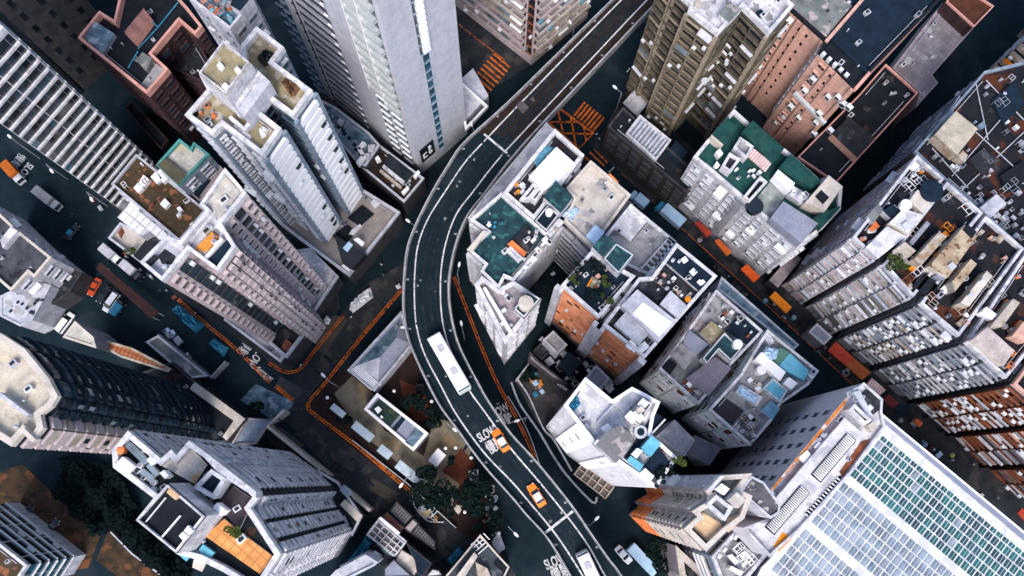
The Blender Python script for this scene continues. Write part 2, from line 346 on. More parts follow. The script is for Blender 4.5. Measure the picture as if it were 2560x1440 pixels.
# ---------------------------------------------------------------- buildings
class Bld: pass
ALL = []
def building(name, label, cat, roof=None, h=None, foot=None, fz=0, base=None, wall='grey', rf='char', par='white2', ph=.9, z0=0,
             fac=None, fh=3.0, win=None, seed=1, faces=True, pt=.35):
    B = Bld(); B.items = {}; B.rnd = random.Random(seed*77+len(ALL))
    if foot: h = height(roof[foot[0]], foot[1], fz)
    B.h = h
    pts = [P(x, y, h) for x, y in roof] if roof else [P(x, y, z0) for x, y in base]
    rev = area(pts) < 0
    B.pts = ccw(pts); n = len(pts)
    cx = sum(p[0] for p in pts)/n; cy = sum(p[1] for p in pts)/n
    B.root = empty(name, (cx, cy, z0), label=label, cat=cat); B.name = name; B.label = label
    zr = h-ph if ph else h; B.zr = zr
    mb = MB()
    for i in range(n):
        a, c = B.pts[i], B.pts[(i+1) % n]
        mb.face([(a[0],a[1],z0),(c[0],c[1],z0),(c[0],c[1],zr),(a[0],a[1],zr)], wall)
    mb.build('wall', B.root)
    MB().face([(p[0],p[1],zr) for p in B.pts], rf).build('roof', B.root)
    if ph: MB().ring(B.pts, zr, h, pt, par).build('parapet', B.root)
    B.fac = fac or {}
    for i in range(n):
        a, c = Vector(B.pts[i]), Vector(B.pts[(i+1) % n])
        j = (n-2-i) % n if rev else i         # index of the edge in the order it was written
        d = c-a; Lw = d.length; e = d/Lw; nr = Vector((e.y, -e.x)); mid = (a+c)/2
        if nr.dot(-mid) < -0.05*mid.length or Lw < 1.2: continue
        style = B.fac.get(j, win)
        if not style: continue
        facade(B, a, e, nr, Lw, z0, zr, style, fh)
    ALL.append(B); return B
def facade(B, a, e, nr, Lw, z0, z1, cols, fh):
    top_m, bot_m = .6, 3.2 if z1-z0 > 14 else .8
    nf = int((z1-z0-top_m-bot_m)/fh)
    R = B.rnd
    for cdef in cols:
        f0, f1, kind, bw, c, g, fr = cdef[:7]; opt = cdef[7] if len(cdef) > 7 else {}
        wd = (f1-f0)*Lw; nb = max(1, round(wd/bw)); b_ = wd/nb
        kk = opt.get('every', 1); jit = opt.get('drop', 0); pv = opt.get('var', .35)
        lo, hi = opt.get('z', (0, 1)); fh_ = opt.get('fh', fh); nf_ = int((z1-z0-top_m-bot_m)/fh_)
        for k in range(nf_):
            if k % kk: continue
            z = z1-top_m-(k+1)*fh_
            fr_ = (z-z0)/(z1-z0)
            if not lo <= fr_ <= hi: continue
            cc = c[R.randrange(len(c))] if isinstance(c, tuple) else c
            for i in range(nb):
                if jit and R.random() < jit: continue
                u = f0*Lw+(i+.5)*b_; p = a+e*u
                var = R.choice((1, 2, 3, 4)) if R.random() < pv else 0
                if kind in 'pg': var = min(var, 2)
                if kind == 'o' and not isinstance(c, str): cc = c[R.randrange(len(c))] if R.random() < .3 else cc
                gg = g if isinstance(g, str) else g[R.randrange(len(g))]
                me = proto(kind, b_, fh_, var, cc, gg, fr)
                T = Matrix(((e.x, nr.x, 0, p.x), (e.y, nr.y, 0, p.y), (0, 0, 1, z), (0, 0, 0, 1)))
                emit(B, PN.get(kind, 'window'), me, T)
def part(B, name, px, dz0, dz1, mat, top=None, hole=None, rim=None):
    """a block on the roof; the outline is read at its own top"""
    z1 = B.zr+dz1; pts = [P(x, y, z1) for x, y in px]; mb = MB()
    if hole:
        mb.prism(pts, B.zr+dz0, z1-.7, mat, top=hole); mb.ring(pts, z1-.7, z1, .45, mat, out=.03)
    else: mb.prism(pts, B.zr+dz0, z1, mat, top=top)
    if rim: mb.ring(inset(ccw(pts), .12), z1+.004, z1+rim[1], .2, rim[0], out=0)
    mb.build(name, B.root)
def canopy(name, label, cat, px, z, mat, th=.15, legs=True, group=None, slope=0, leg='steel'):
    pts = ccw([P(x, y, z) for x, y in px]); cx = sum(p[0] for p in pts)/len(pts); cy = sum(p[1] for p in pts)/len(pts)
    r = empty(name, (cx, cy, 0), label=label, cat=cat, group=group)
    mb = MB().prism(pts, z-th, z, mat, bottom=True); mb.build('canopy', r)
    if legs:
        for p in inset(pts, .3): MB().bar((p[0], p[1], 0), (p[0], p[1], z-th), .08, leg).build('post', r)
    return r

def roof_detail(B, n=6, mat='lgrey', skip=()):
    """thin pipes and small vents fixed on the roof"""
    R = random.Random(len(B.label)*7+5); pts = inset(B.pts, .9); xs = [q[0] for q in B.pts]; ys = [q[1] for q in B.pts]
    ln = max(range(len(pts)), key=lambda i: (Vector(pts[i])-Vector(pts[(i+1) % len(pts)])).length)
    for k in range(max(1, n//3)):
        i = (ln+k*2) % len(pts); a, c = Vector(pts[i]), Vector(pts[(i+1) % len(pts)])
        if (c-a).length < 4: continue
        MB().bar((*a.lerp(c, .06), B.zr+.25), (*a.lerp(c, .9), B.zr+.25), .07, mat).build('pipe', B.root)
    k = t = 0
    while k < n and t < 200:
        t += 1; q = (R.uniform(min(xs), max(xs)), R.uniform(min(ys), max(ys)))
        if not inside(q, pts): continue
        k += 1; s = R.uniform(.25, .6); mb = MB(); T = Matrix.Translation((*q, B.zr)) @ Matrix.Rotation(math.radians(40+R.uniform(-8,8)), 4, 'Z')
        if R.random() < .5: mb.box(-s, s, -s*.7, s*.7, 0, .7, R.choice(('ac','lgrey','grey')), T).box(-s*.6, s*.6, -s*.4, s*.4, .7, .78, 'acd', T)
        else: mb.cyl(*q, B.zr, B.zr+.8, s*.35, 'steel', 10).cyl(*q, B.zr+.8, B.zr+1.0, s*.6, 'lgrey', 10, s*.2)
        mb.build('roof_vent', B.root)
# ================================================================ ground
def sheet(name, px, z, mat, kind='structure', label=None, cat=None, raw=None):
    pts = raw or [P(x, y, z) for x, y in px]; pts = ccw(pts)
    o = MB().face([(p[0], p[1], z) for p in pts], mat).build(name, None, kind=kind)
    if label: tag(o, label, cat)
    return o
sheet('ground', None, 0, 'asphalt', raw=[(-900, -900), (900, -900), (900, 900), (-900, 900)])
def slabp(name, px, z, mat, kind='structure'):
    return MB().prism([P(x, y, z) for x, y in px], 0, z, mat).build(name, None, kind=kind)
sheet('road', [(760,1005),(1005,715),(1040,640),(900,720),(750,935),(690,965),(640,1010),(720,1060),(930,1290),(1050,1440),(1290,1440),(1230,1330),(1040,1245),(775,1035)], .004, 'street')
slabp('pavement', [(768,1000),(775,1035),(1040,1245),(1240,1400),(1260,1300),(1180,1180),(1060,980),(1015,790)], .13, 'dkstrip')
sheet('plaza', [(835,985),(880,940),(935,985),(960,1075),(1120,1180),(1175,1110),(1120,1060),(1160,1050),(1180,1120),(1130,1265),(905,1085)], .136, 'plaza')
sheet('plaza', [(1085,1045),(1150,1060),(1165,1110),(1120,1190),(1060,1140)], .139, 'plaza')
sheet('playground', [(1000,950),(1060,975),(1075,1040),(1045,1062),(1010,1010)], .141, 'court')
sheet('sports_court', [(1153,1120),(1190,1160),(1153,1213),(1105,1178)], .145, 'court')
slabp('pavement', [(205,440),(300,535),(335,640),(445,740),(640,880),(700,925),(725,925),(850,770),(840,700),(500,560),(260,400),(0,180),(0,290)], .13, 'street')
slabp('pavement', [(1165,330),(1235,220),(1330,160),(1165,20),(1130,20)], .13, 'street')
slabp('pavement', [(1505,330),(1485,350),(1485,372),(1640,510),(1760,620),(1950,790),(2300,1110),(2560,1330),(2700,1330),(1700,340),(1560,230)], .13, 'street')
slabp('parking_lot', [(215,690),(250,650),(400,790),(360,880),(190,830)], .10, 'asphalt')
slabp('dirt_lot', [(0,1180),(55,1160),(250,1340),(220,1420),(80,1440),(-60,1300)], .12, 'soil')
slabp('path', [(270,1330),(290,1320),(420,1440),(330,1470),(240,1400)], .12, 'soil')
slabp('vacant_lot', [(1290,955),(1330,915),(1425,975),(1440,1010),(1370,1090),(1340,1050)], .12, 'lot')
sheet('road', [(640,960),(735,1005),(700,1060),(600,1000)], .008, 'tealst')
for q, m in (([(700,940),(760,975),(740,1005),(690,965)], 'street'), ([(820,780),(870,800),(815,880),(770,845)], 'plaza'), ([(690,1060),(760,1110),(720,1150),(650,1080)], 'tealst'),
             ([(850,1120),(900,1150),(880,1180),(830,1150)], 'greyroof'), ([(930,1195),(1000,1235),(985,1262),(915,1220)], 'plaza'), ([(1260,1120),(1310,1175),(1290,1190),(1245,1140)], 'tealst')):
    sheet('road_patch', q, .012, M('patch_'+m, tuple(v for v in ((.06,.06,.064) if m != 'plaza' else (.09,.075,.055)))))
RP = random.Random(21); road_px = [(745,1000),(780,960),(880,840),(990,720),(1010,700),(900,780),(800,890),(700,1010)], [(700,1020),(760,1040),(1040,1260),(1110,1330),(1180,1400),(1100,1400),(930,1280),(760,1130),(690,1060)]
k = 0
while k < 90:
    x, y = RP.uniform(690, 1190), RP.uniform(700, 1420)
    if not any(inside((x, y), z) for z in road_px): continue
    a, b_ = RP.uniform(6, 26), RP.uniform(5, 16); c_ = RP.choice(((.012,.018,.024), (.05,.045,.042), (.035,.04,.046), (.075,.058,.045), (.02,.03,.038)))
    sheet('road_patch', [(x, y), (x+a*.76, y+a*.63), (x+a*.76-b_*.6, y+a*.63+b_*.74), (x-b_*.6, y+b_*.74)], .014+.0007*k, M('patch_%s' % (c_,), c_)); k += 1
# markings
def strip(name, px, width, z, mat, dash=None, kind='structure'):
    pts = [Vector(P(x, y, z)) for x, y in px]; mb = MB()
    L_, R_ = offset(pts, width/2), offset(pts, -width/2)
    for i in range(len(pts)-1):
        mb.face([(*R_[i], z), (*R_[i+1], z), (*L_[i+1], z), (*L_[i], z)], mat)
    return mb.build(name, None, kind=kind)
def offset(pts, d):
    out = []
    for i, p in enumerate(pts):
        a = pts[max(0, i-1)]; b = pts[min(len(pts)-1, i+1)]; t = (Vector(b)-Vector(a)).normalized(); out.append(Vector(p)+Vector((-t.y, t.x))*d)
    return out
def smooth(px, n=6):
    out = []
    for i in range(len(px)-1):
        p0, p1, p2, p3 = px[max(0,i-1)], px[i], px[i+1], px[min(len(px)-1,i+2)]
        for k in range(n):
            t = k/n; out.append(tuple(.5*((2*p1[j])+(-p0[j]+p2[j])*t+(2*p0[j]-5*p1[j]+4*p2[j]-p3[j])*t*t+(-p0[j]+3*p1[j]-3*p2[j]+p3[j])*t**3) for j in (0,1)))
    out.append(px[-1]); return out
def dline(px, z=.15, w_=.16, gap=.42, mat='oline'):
    strip('road_marking', smooth(px), w_, z, mat)
    pts = [Vector(P(x, y, z)) for x, y in smooth(px)]; o = offset(pts, gap); mb = MB()
    A, B_ = offset(o, w_/2), offset(o, -w_/2)
    for i in range(len(o)-1): mb.face([(*B_[i], z), (*B_[i+1], z), (*A[i+1], z), (*A[i], z)], mat)
    mb.build('road_marking', None, kind='structure')
dline([(1003,722),(900,843),(807,960),(772,1000),(768,1018),(783,1037),(900,1125),(1030,1237)], w_=.24)
dline([(857,787),(783,877),(752,917),(727,928),(703,923),(673,905)], w_=.18)
dline([(443,750),(510,810),(587,873),(640,925),(673,957)], .03, w_=.22); dline([(687,967),(730,1003)], .03, w_=.3)
dline([(520,773),(580,822),(640,873),(668,900)], .03)
dline([(1133,693),(1160,763),(1203,873),(1240,957),(1280,1030),(1307,1083),(1335,1145)], .03, .22)
strip('road_marking', [(1553,433),(1607,480),(1718,583),(1780,640),(1925,770),(2130,960),(2330,1150)], .14, .03, 'oline')
strip('road_marking', [(1137,52),(1190,95),(1262,150)], .14, .16, 'oline')
for i in range(10):
    x, y = 1233-7.8*i, 133+9.3*i; strip('zebra_stripe', [(x, y), (x+43, y+37)], .42, .16, 'oline')
for i in range(7):
    x, y = 1463+7.9*i, 255+6.4*i; strip('zebra_stripe', [(x, y), (x-28, y+34)], .46, .03, 'oline')
for a, b in (((1485,371),(1518,407)), ((1474,380),(1511,415)), ((1461,391),(1490,418))): strip('zebra_stripe', [a, b], .4, .03, 'oline')
bj = [(1400,272),(1484,333),(1447,372),(1370,305)]
strip('box_junction', bj+[bj[0]], .46, .03, 'oline')
for a, b in (((1395,277),(1408,335)), ((1427,293),(1440,365)), ((1460,318),(1466,352)), ((1372,305),(1444,305)), ((1407,333),(1482,335))): strip('box_junction', [a, b], .4, .034, 'oline')
for a, b in (((1637,98),(1660,72)), ((1613,125),(1622,115)), ((1567,180),(1575,170)), ((1521,432),(1535,418))): strip('road_marking', [a, b], .2, .03, 'line')
for i in range(9): strip('road_marking', [(20+44*i, 410+36*i), (34+44*i, 421.5+36*i)], .14, .03, 'worn')
for i in range(7): strip('road_marking', [(1545+9*i*0+60*i, 395+52*i), (1556+60*i, 404+52*i)], .12, .14, 'worn')
RM = random.Random(8)
for i in range(34):
    x, y = RM.choice(((60+RM.random()*520, 0), (1540+RM.random()*700, 1))); y = (395+x*.82 if y == 0 else 395+(x-1540)*.86)+RM.uniform(-10, 14)
    c_ = P(x, y, .14); MB().cyl(*c_, .13 if x > 1500 else .0, .142 if x > 1500 else .012, .32, 'worn' if i % 2 else 'dgrey', 10).build('manhole_cover', None, kind='structure')
# ================================================================ writing on the road
def text(s, px, u, size, z, mat='line', sy=1.0, bold=0.0):
    o0 = P(*px, z); o1 = P(px[0]+u[0]*10, px[1]+u[1]*10, z); ang = math.atan2(o1[1]-o0[1], o1[0]-o0[0])
    c = bpy.data.curves.new('lettering', 'FONT'); c.body = s; c.align_x = 'CENTER'; c.align_y = 'CENTER'; c.size = size; c.offset = bold
    o = bpy.data.objects.new('lettering', c); col.objects.link(o); bpy.context.view_layer.update()
    me = bpy.data.meshes.new_from_object(o.evaluated_get(bpy.context.evaluated_depsgraph_get())); col.objects.unlink(o); bpy.data.objects.remove(o)
    me.materials.clear(); me.materials.append(W[mat])
    t = bpy.data.objects.new('road_lettering', me); t.location = (*o0, z); t.rotation_euler = (0, 0, ang); t.scale = (1, sy, 1); col.objects.link(t); t['kind'] = 'structure'; return t
text('SLOW', (60, 430), (-.64, .77), 1.5, .03, sy=1.5, bold=.02); text('慢駛', (43, 402), (-.64, .77), 1.7, .03, sy=1.3)
text('SLOW', (639, 895), (-.62, .78), 1.35, .03, sy=1.7, bold=.03); text('慢駛', (611, 870), (-.62, .78), 1.6, .03, sy=1.5, bold=.02)
text('SLOW', (1387, 1404), (.9, -.42), 1.4, .03, sy=1.8, bold=.03); text('慢駛', (1402, 1432), (.9, -.42), 1.8, .03, sy=1.6, bold=.02)
text('SLOW', (1248, 1029), (.84, -.5), 1.4, .03, sy=1.7, bold=.03); text('慢駛', (1264, 1052), (.84, -.5), 1.5, .03, sy=1.6, bold=.02)
text('LOOK LEFT', (665, 938), (.78, .62), .62, .03, sy=1.3, bold=.02); text('望左', (660, 945), (.78, .62), .9, .03, bold=.02); text('←', (648, 923), (.78, .62), 1.5, .03, bold=.03)
# ================================================================ flyover
FZ = 12.0
Lb = [(1700,-165),(1527,0),(1280,243),(1160,353),(1120,408),(1077,480),(1040,553),(1017,613),(1008,680),(1005,763),(1013,830),(1030,880),(1067,960),(1100,1020),(1140,1073),(1180,1130),(1220,1180),(1280,1247),(1313,1287),(1367,1347),(1423,1440),(1500,1580)]
Rb = [(1810,-160),(1650,0),(1370,297),(1280,398),(1238,452),(1212,487),(1173,537),(1147,597),(1130,667),(1125,727),(1130,780),(1143,840),(1163,890),(1200,960),(1227,1007),(1280,1083),(1347,1157),(1430,1260),(1480,1333),(1527,1400),(1557,1440),(1640,1580)]
Lw = [(1730,-168),(1553,0),(1280,280),(1220,343),(1163,405),(1112,480),(1070,547),(1045,613),(1037,680),(1036,747),(1040,807),(1053,863),(1073,910),(1100,960),(1133,1023),(1173,1083),(1220,1143),(1280,1205),(1327,1260),(1377,1320),(1413,1370),(1457,1440),(1540,1580)]
Rw = [(1785,-168),(1617,0),(1280,360),(1263,378),(1220,430),(1182,480),(1140,537),(1113,613),(1102,687),(1102,763),(1110,823),(1128,880),(1170,970),(1207,1023),(1243,1073),(1280,1125),(1350,1207),(1417,1290),(1470,1363),(1513,1440),(1595,1580)]
def resample(px, n, z):
    pts = [Vector(P(x, y, z)) for x, y in smooth(px, 8)]; L_ = [0]
    for i in range(1, len(pts)): L_.append(L_[-1]+(pts[i]-pts[i-1]).length)
    out = []; j = 0
    for k in range(n):
        s = L_[-1]*k/(n-1)
        while j < len(pts)-2 and L_[j+1] < s: j += 1
        t = (s-L_[j])/max(1e-6, L_[j+1]-L_[j]); out.append(pts[j].lerp(pts[j+1], t))
    return out
NS = 120
fl = resample(Lb, NS, FZ+.9); fr = resample(Rb, NS, FZ+.9)
fo = empty('flyover', (*fl[60], 0), label='curved two-lane road flyover sweeping from the top edge down to the bottom edge', cat='flyover')
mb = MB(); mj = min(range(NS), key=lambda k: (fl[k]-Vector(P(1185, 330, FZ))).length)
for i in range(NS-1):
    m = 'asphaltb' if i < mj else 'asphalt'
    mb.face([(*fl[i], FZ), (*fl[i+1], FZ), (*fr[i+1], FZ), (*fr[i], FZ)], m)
mb.build('roadway', fo)
mb = MB()
for i in range(NS-1):
    mb.face([(*fr[i], FZ-1.4), (*fr[i+1], FZ-1.4), (*fl[i+1], FZ-1.4), (*fl[i], FZ-1.4)], 'curb')
    for s in (fl, fr): mb.face([(*s[i], FZ-1.4), (*s[i+1], FZ-1.4), (*s[i+1], FZ+.0), (*s[i], FZ+.0)], 'curb')
mb.build('deck', fo)
for s, sg in ((fl, 1), (fr, -1)):
    o0 = offset(s, 0); i1 = offset(s, sg*-.0); a = offset(s, sg*(1 if sg > 0 else 1)*0)
    inn = offset(s, .75 if s is fl else -.75) if False else [p + (q-p).normalized()*.52 for p, q in zip(s, fr if s is fl else fl)]
    mb = MB()
    for i in range(NS-1):
        mb.face([(*s[i], FZ), (*s[i+1], FZ), (*s[i+1], FZ+.9), (*s[i], FZ+.9)], 'curb')
        mb.face([(*s[i], FZ+.9), (*s[i+1], FZ+.9), (*inn[i+1], FZ+.9), (*inn[i], FZ+.9)], 'curb')
        mb.face([(*inn[i], FZ+.9), (*inn[i+1], FZ+.9), (*inn[i+1], FZ), (*inn[i], FZ)], 'curb')
    br = mb.build('barrier', fo)
    rl = MB()
    mid = [p + (q-p).normalized()*.16 for p, q in zip(s, fr if s is fl else fl)]; m2 = [p + (q-p).normalized()*.28 for p, q in zip(s, fr if s is fl else fl)]
    for i in range(0, NS-1):
        a, b, c, d = mid[i], mid[i+1], m2[i+1], m2[i]
        a2, b2, c2, d2 = a.lerp(b, .05), a.lerp(b, .95), d.lerp(c, .95), d.lerp(c, .05)
        if i % 3: a2, d2 = a, d
        if i % 3 != 2: b2, c2 = b, c
        rl.prism([tuple(a2), tuple(b2), tuple(c2), tuple(d2)], FZ+1.15, FZ+1.3, 'steel', bottom=True)
        if i % 3 == 0: rl.box(-.06, .06, -.06, .06, FZ+.9, FZ+1.15, 'steel', Matrix.Translation((*mid[i].lerp(m2[i], .5), 0)))
    rl.build('rail', br)
fsn = [0]
for k in range(NS-1):
    c0, c1 = (fl[k]+fr[k])/2, (fl[k+1]+fr[k+1])/2; fsn.append(fsn[-1]+(c1-c0).length)
for k in range(6, NS, 13):
    c0 = (fl[k]+fr[k])/2; q = pix((*c0, 0))
    d = (fr[k]-fl[k]).normalized(); mb = MB()
    mb.cyl(c0.x, c0.y, 0, FZ-2.6, .9, 'curb'); a = c0-d*3; b = c0+d*3; e = Vector((-d.y, d.x))*.8
    mb.prism([tuple(a-e), tuple(b-e), tuple(b+e), tuple(a+e)], FZ-2.6, FZ-1.4, 'curb'); mb.build('pier', fo)
def fline(px, w_, z, mat): 
    pts = resample(px, 160, z); L_, R_ = offset(pts, w_/2), offset(pts, -w_/2); mb = MB()
    for i in range(len(pts)-1): mb.face([(*R_[i], z), (*R_[i+1], z), (*L_[i+1], z), (*L_[i], z)], mat)
    mb.build('lane_line', fo)
def mixpx(t): return [(a[0]*(1-t)+b_[0]*t, a[1]*(1-t)+b_[1]*t) for a, b_ in zip(Lb[:1]+Lb[1:], [Rb[min(len(Rb)-1, i)] for i in range(len(Lb))])]
ls_, rs_ = resample(Lb, 160, FZ), resample(Rb, 160, FZ)
R0 = random.Random(4)
for t, w_ in ((.30,.5),(.42,.5),(.58,.5),(.70,.5)):
    c_ = [a.lerp(b_, t) for a, b_ in zip(ls_, rs_)]; A, B_ = offset(c_, w_/2), offset(c_, -w_/2); mb = MB()
    for i in range(20, len(c_)-1):
        mb.face([(*B_[i], FZ+.003), (*B_[i+1], FZ+.003), (*A[i+1], FZ+.003), (*A[i], FZ+.003)], 'worn')
    mb.build('tyre_track', fo)
mb = MB()
for k in range(60):
    i = R0.randrange(40, 158); t = R0.uniform(.25, .75); c_ = ls_[i].lerp(rs_[i], t); s_ = R0.uniform(.1, .5)
    pts_ = [(c_.x+s_*R0.uniform(.4,1)*math.cos(6.283*j/6), c_.y+s_*R0.uniform(.4,1)*math.sin(6.283*j/6), FZ+.0045+.0001*k) for j in range(6)]; mb.face(pts_, 'curb' if k % 3 == 0 else 'worn')
mb.build('road_stain', fo, kind='stuff')
for k in range(8, 158, 9):
    for s_, o_s in ((ls_, rs_), (rs_, ls_)):
        c_ = s_[k].lerp(o_s[k], .1); MB().box(c_.x-.25, c_.x+.25, c_.y-.18, c_.y+.18, FZ, FZ+.012, 'grey').build('drain_cover', fo)
fline(Lw, .26, FZ+.006, 'line'); fline(Rw, .26, FZ+.006, 'line')
for a, b in (((1210,335),(1268,383)), ((1363,1332),(1432,1278))):
    mb = MB()
    p, q = Vector(P(*a, FZ)), Vector(P(*b, FZ)); n = Vector((-(q-p).y, (q-p).x)).normalized()*.22
    mb.face([(*(p-n), FZ+.012), (*(q-n), FZ+.012), (*(q+n), FZ+.012), (*(p+n), FZ+.012)], 'line')
    mb.build('expansion_joint', fo)
t1 = text('SLOW', (1217, 1085), (.84, -.5), 1.25, FZ+.014, sy=1.8, bold=.03); t2 = text('慢駛', (1238, 1114), (.84, -.5), 1.6, FZ+.014, sy=1.6, bold=.03)
for t in (t1, t2): del t['kind']; t.name = 'deck_lettering'; t.parent = fo; t.matrix_parent_inverse = Matrix.Translation(-fo.location)
mb = MB()
for q in (((1290,265),(1303,250),(1322,268),(1308,285)), ((1325,247),(1331,241),(1338,250),(1332,256))): mb.face([(*P(x, y, FZ), FZ+.008) for x, y in ccw(q)[::-1]], M('patch_fly', (.12,.1,.1)))
mb.build('repair_patch', fo)
# low ramp kerbs right of the flyover
def wall_thing(name, label, cat, px, h, t, mat, z0=0, group=None):
    pts = [Vector(P(x, y, z0+h)) for x, y in px]; A, B_ = offset(pts, t/2), offset(pts, -t/2); mb = MB()
    for i in range(len(pts)-1): mb.prism([tuple(A[i]), tuple(A[i+1]), tuple(B_[i+1]), tuple(B_[i])], z0, z0+h, mat)
    o = mb.build(name); tag(o, label, cat, group); return o
wall_thing('kerb_wall', 'long white-topped ramp wall curving beside the flyover to a square end by the pergola', 'wall', smooth([(1278,955),(1300,1010),(1345,1075),(1390,1150),(1425,1197),(1482,1256),(1492,1243)], 4), 1.1, .35, 'white2')
wall_thing('kerb_wall', 'white wall between the ramp and the vacant lot, left of the white tower', 'wall', smooth([(1295,950),(1322,990),(1358,1070),(1385,1100),(1430,1178)], 4), 1.1, .3, 'white2')
wall_thing('kerb_wall', 'pale parapet round the upper side of the vacant lot', 'wall', [(1290,952),(1325,905),(1380,945),(1418,975)], 1.6, .4, 'white2')
wall_thing('guard_rail', 'thin pale green railing along the orange lines right of the flyover', 'railing', smooth([(1270,990),(1300,1040),(1325,1090),(1349,1160)], 4), .9, .14, 'steel')
wall_thing('boundary_wall', 'beige estate wall along the street with a corner by the curved tower podium', 'wall', [(710,1025),(668,1066),(760,1140),(800,1172),(925,1277)], 4.5, .6, 'beige')
wall_thing('boundary_wall', 'dark wall behind the parking lot down to the blue tarpaulin yard', 'wall', [(395,835),(480,905),(527,943),(563,903)], 2.6, .3, 'grey')
wall_thing('boundary_wall', 'thin pale wall along the lower edge of the bushes at bottom left', 'wall', [(276,1330),(330,1385),(405,1440)], 1.6, .25, 'lgrey')
wall_thing('boundary_wall', 'thin pale fence wall between the red court strip and the street', 'fence', [(880,1100),(1020,1210),(1140,1320)], 1.2, .15, 'steel')
# ================================================================ buildings
G = ('gdark', 'gdark', 'gblue', 'gteal')
def wn(bw=3.0, c='ac', g=G, fr='lgrey', f0=.03, f1=.97, **o): return [(f0, f1, 'w', bw, c, g, fr, o)]
# ---- top left
b = building('tower_block', 'dark grey slab tower cut off by the top left corner, small dark windows in columns', 'tower', base=[(213,227),(325,125),(180,-20),(60,80)], h=118, wall='dgrey', ph=0,
    win=[(.04,.3,'s',6,'dgrey','gdark','black',{'fh':4.2}),(.36,.62,'s',6,'dgrey','gdark','black',{'fh':4.2}),(.7,.95,'s',6,'dgrey','gdark','black',{'fh':4.2})])
building('tower_block', 'narrow shaded slab between the dark corner tower and the glass office tower', 'tower', base=[(165,275),(211,230),(120,150),(70,200)], h=95, wall='black', ph=0, win=[(.1,.9,'s',5,'dgrey','gdark','dgrey',{'fh':4})])  # lower-lit flank: its shade is put into the near-black wall colour
b = building('office_tower', 'glass office tower with white floor bands at the left edge', 'office tower', roof=[(-126,217),(8,68),(-110,-40),(-244,110)], foot=(1,(392,433)), wall='lgrey', par='white', fh=2.75,
    win=[(0,1,'v',2.4,'white',('gdark','gblue','gdark','gblue'),'grey',{'var':.3})])
emb = MB()
b = building('brick_block', 'dark red block with a salmon pink parapet stepping round its roofs', 'apartment block', roof=[(248,27),(195,93),(367,233),(420,172),(378,133),(447,50),(488,85),(505,65),(470,20),(400,-60),(310,-60),(285,50)], foot=(2,(490,357)), wall='red', rf='black', par='pink', pt=.42, ph=1.6,
    win=wn(3.6, fr='red', var=.1))
part(b, 'stair_house', [(233,50),(286,84),(256,133),(212,96)], 0, 1.2, 'bluegrey', 'tealst'); part(b, 'lift_house', [(310,80),(359,20),(377,43),(333,103)], 0, 2.2, 'pink', M('dull_pink', (.35,.17,.15)))
part(b, 'roof_patch', [(352,212),(390,158),(412,174),(371,228)], 0, .3, 'greyroof'); part(b, 'water_tank', [(340,150),(356,130),(380,145),(365,178)], 0, 1.5, 'moss')
for q in ([(345,122),(395,68)], [(395,68),(450,0)], [(320,170),(345,128)], [(395,68),(360,35)]):
    p0, p1 = P(*q[0], b.zr+1), P(*q[1], b.zr+1); MB().bar((*p0, b.zr+1), (*p1, b.zr+1), .12, 'bluetarp').build('pipe', b.root)
building('brick_block', 'low reddish wing with a flat dark roof inside the salmon parapet notch', 'apartment block', roof=[(425,82),(446,62),(493,103),(527,160),(508,205),(440,175),(385,140)], h=17, wall='red', rf='char', par='red', win=wn(3.2, fr='red', var=.2))
building('low_block', 'unlit low building with a thin dark red roof outline by the glass tower', 'low building', roof=[(313,270),(330,252),(420,350),(402,372)], h=6, wall='black', rf='black', par='red', pt=.2)  # walls and roof share one near-black colour
b = building('apartment_tower', 'grey tower at the top edge whose roof is cluttered with teal and orange scrap', 'tower', roof=[(467,-10),(575,72),(634,0),(600,-60),(500,-60)], h=50, wall='lgrey', rf='tealst', par='white2', win=wn(3.4, var=.3, fr='grey'))
part(b, 'stair_house', [(585,-10),(630,-8),(600,28),(575,12)], 0, 2.2, 'lgrey', 'navy'); b4 = b
# ---- white twin tower
b = building('apartment_tower', 'white cross-shaped tower with mustard roofs and bright panelled faces', 'tower',
    roof=[(641,66),(709,118),(683,154),(780,225),(733,291),(667,242),(641,272),(702,320),(655,388),(555,312),(530,336),(462,287),(518,223),(500,190),(560,104),(605,131),(603,112)], h=53, wall='bluegrey', rf='mustard', par='white', pt=.6, fh=2.55, ph=1.3, win=None,
    fac={3: [(.05,.95,'p',3.1,'panel','gblue','white')], 7: [(.05,.95,'p',3.1,'panel','gblue','white')],
         8: [(.03,.55,'w',3.4,'ac',G,'white',{'var':.4}),(.6,.97,'w',3.4,'ac',G,'white',{'var':.4})], 10: wn(3.6, fr='lgrey', var=.3), 0: [(.1,.9,'s',3,'lgrey','gdark','lgrey')], 1: [(.1,.9,'d',3,'white2','gdark','white2')], 4: [(.3,.95,'g',2.6,'white','gteal','bluegrey')], 5: [(.05,.95,'g',2.6,'white','gdark','bluegrey')], 9: [(.1,.9,'w',3,'ac',G,'white')]}); bw = b
part(b, 'penthouse', [(628,158),(676,205),(610,291),(567,240)], 0, 4.5, 'lgrey', 'lgrey')
part(b, 'glass_canopy', [(640,172),(654,184),(594,268),(580,254)], 4.5, 4.9, 'white2', 'wroof')
part(b, 'penthouse', [(560,102),(628,158),(567,240),(497,186)], 0, 8, 'white2', 'mustard', rim=('white2', .5))
for q in ([(548,154),(558,163),(549,174),(541,164)], [(592,165),(602,174),(593,184),(585,174)], [(562,206),(571,213),(562,224),(553,216)]): part(b, 'roof_hatch', q, 8, 8.8, 'panel')
part(b, 'light_well_parapet', [(577,288),(610,316),(630,290),(636,296),(612,328),(571,295)], 0, 1.3, 'white')
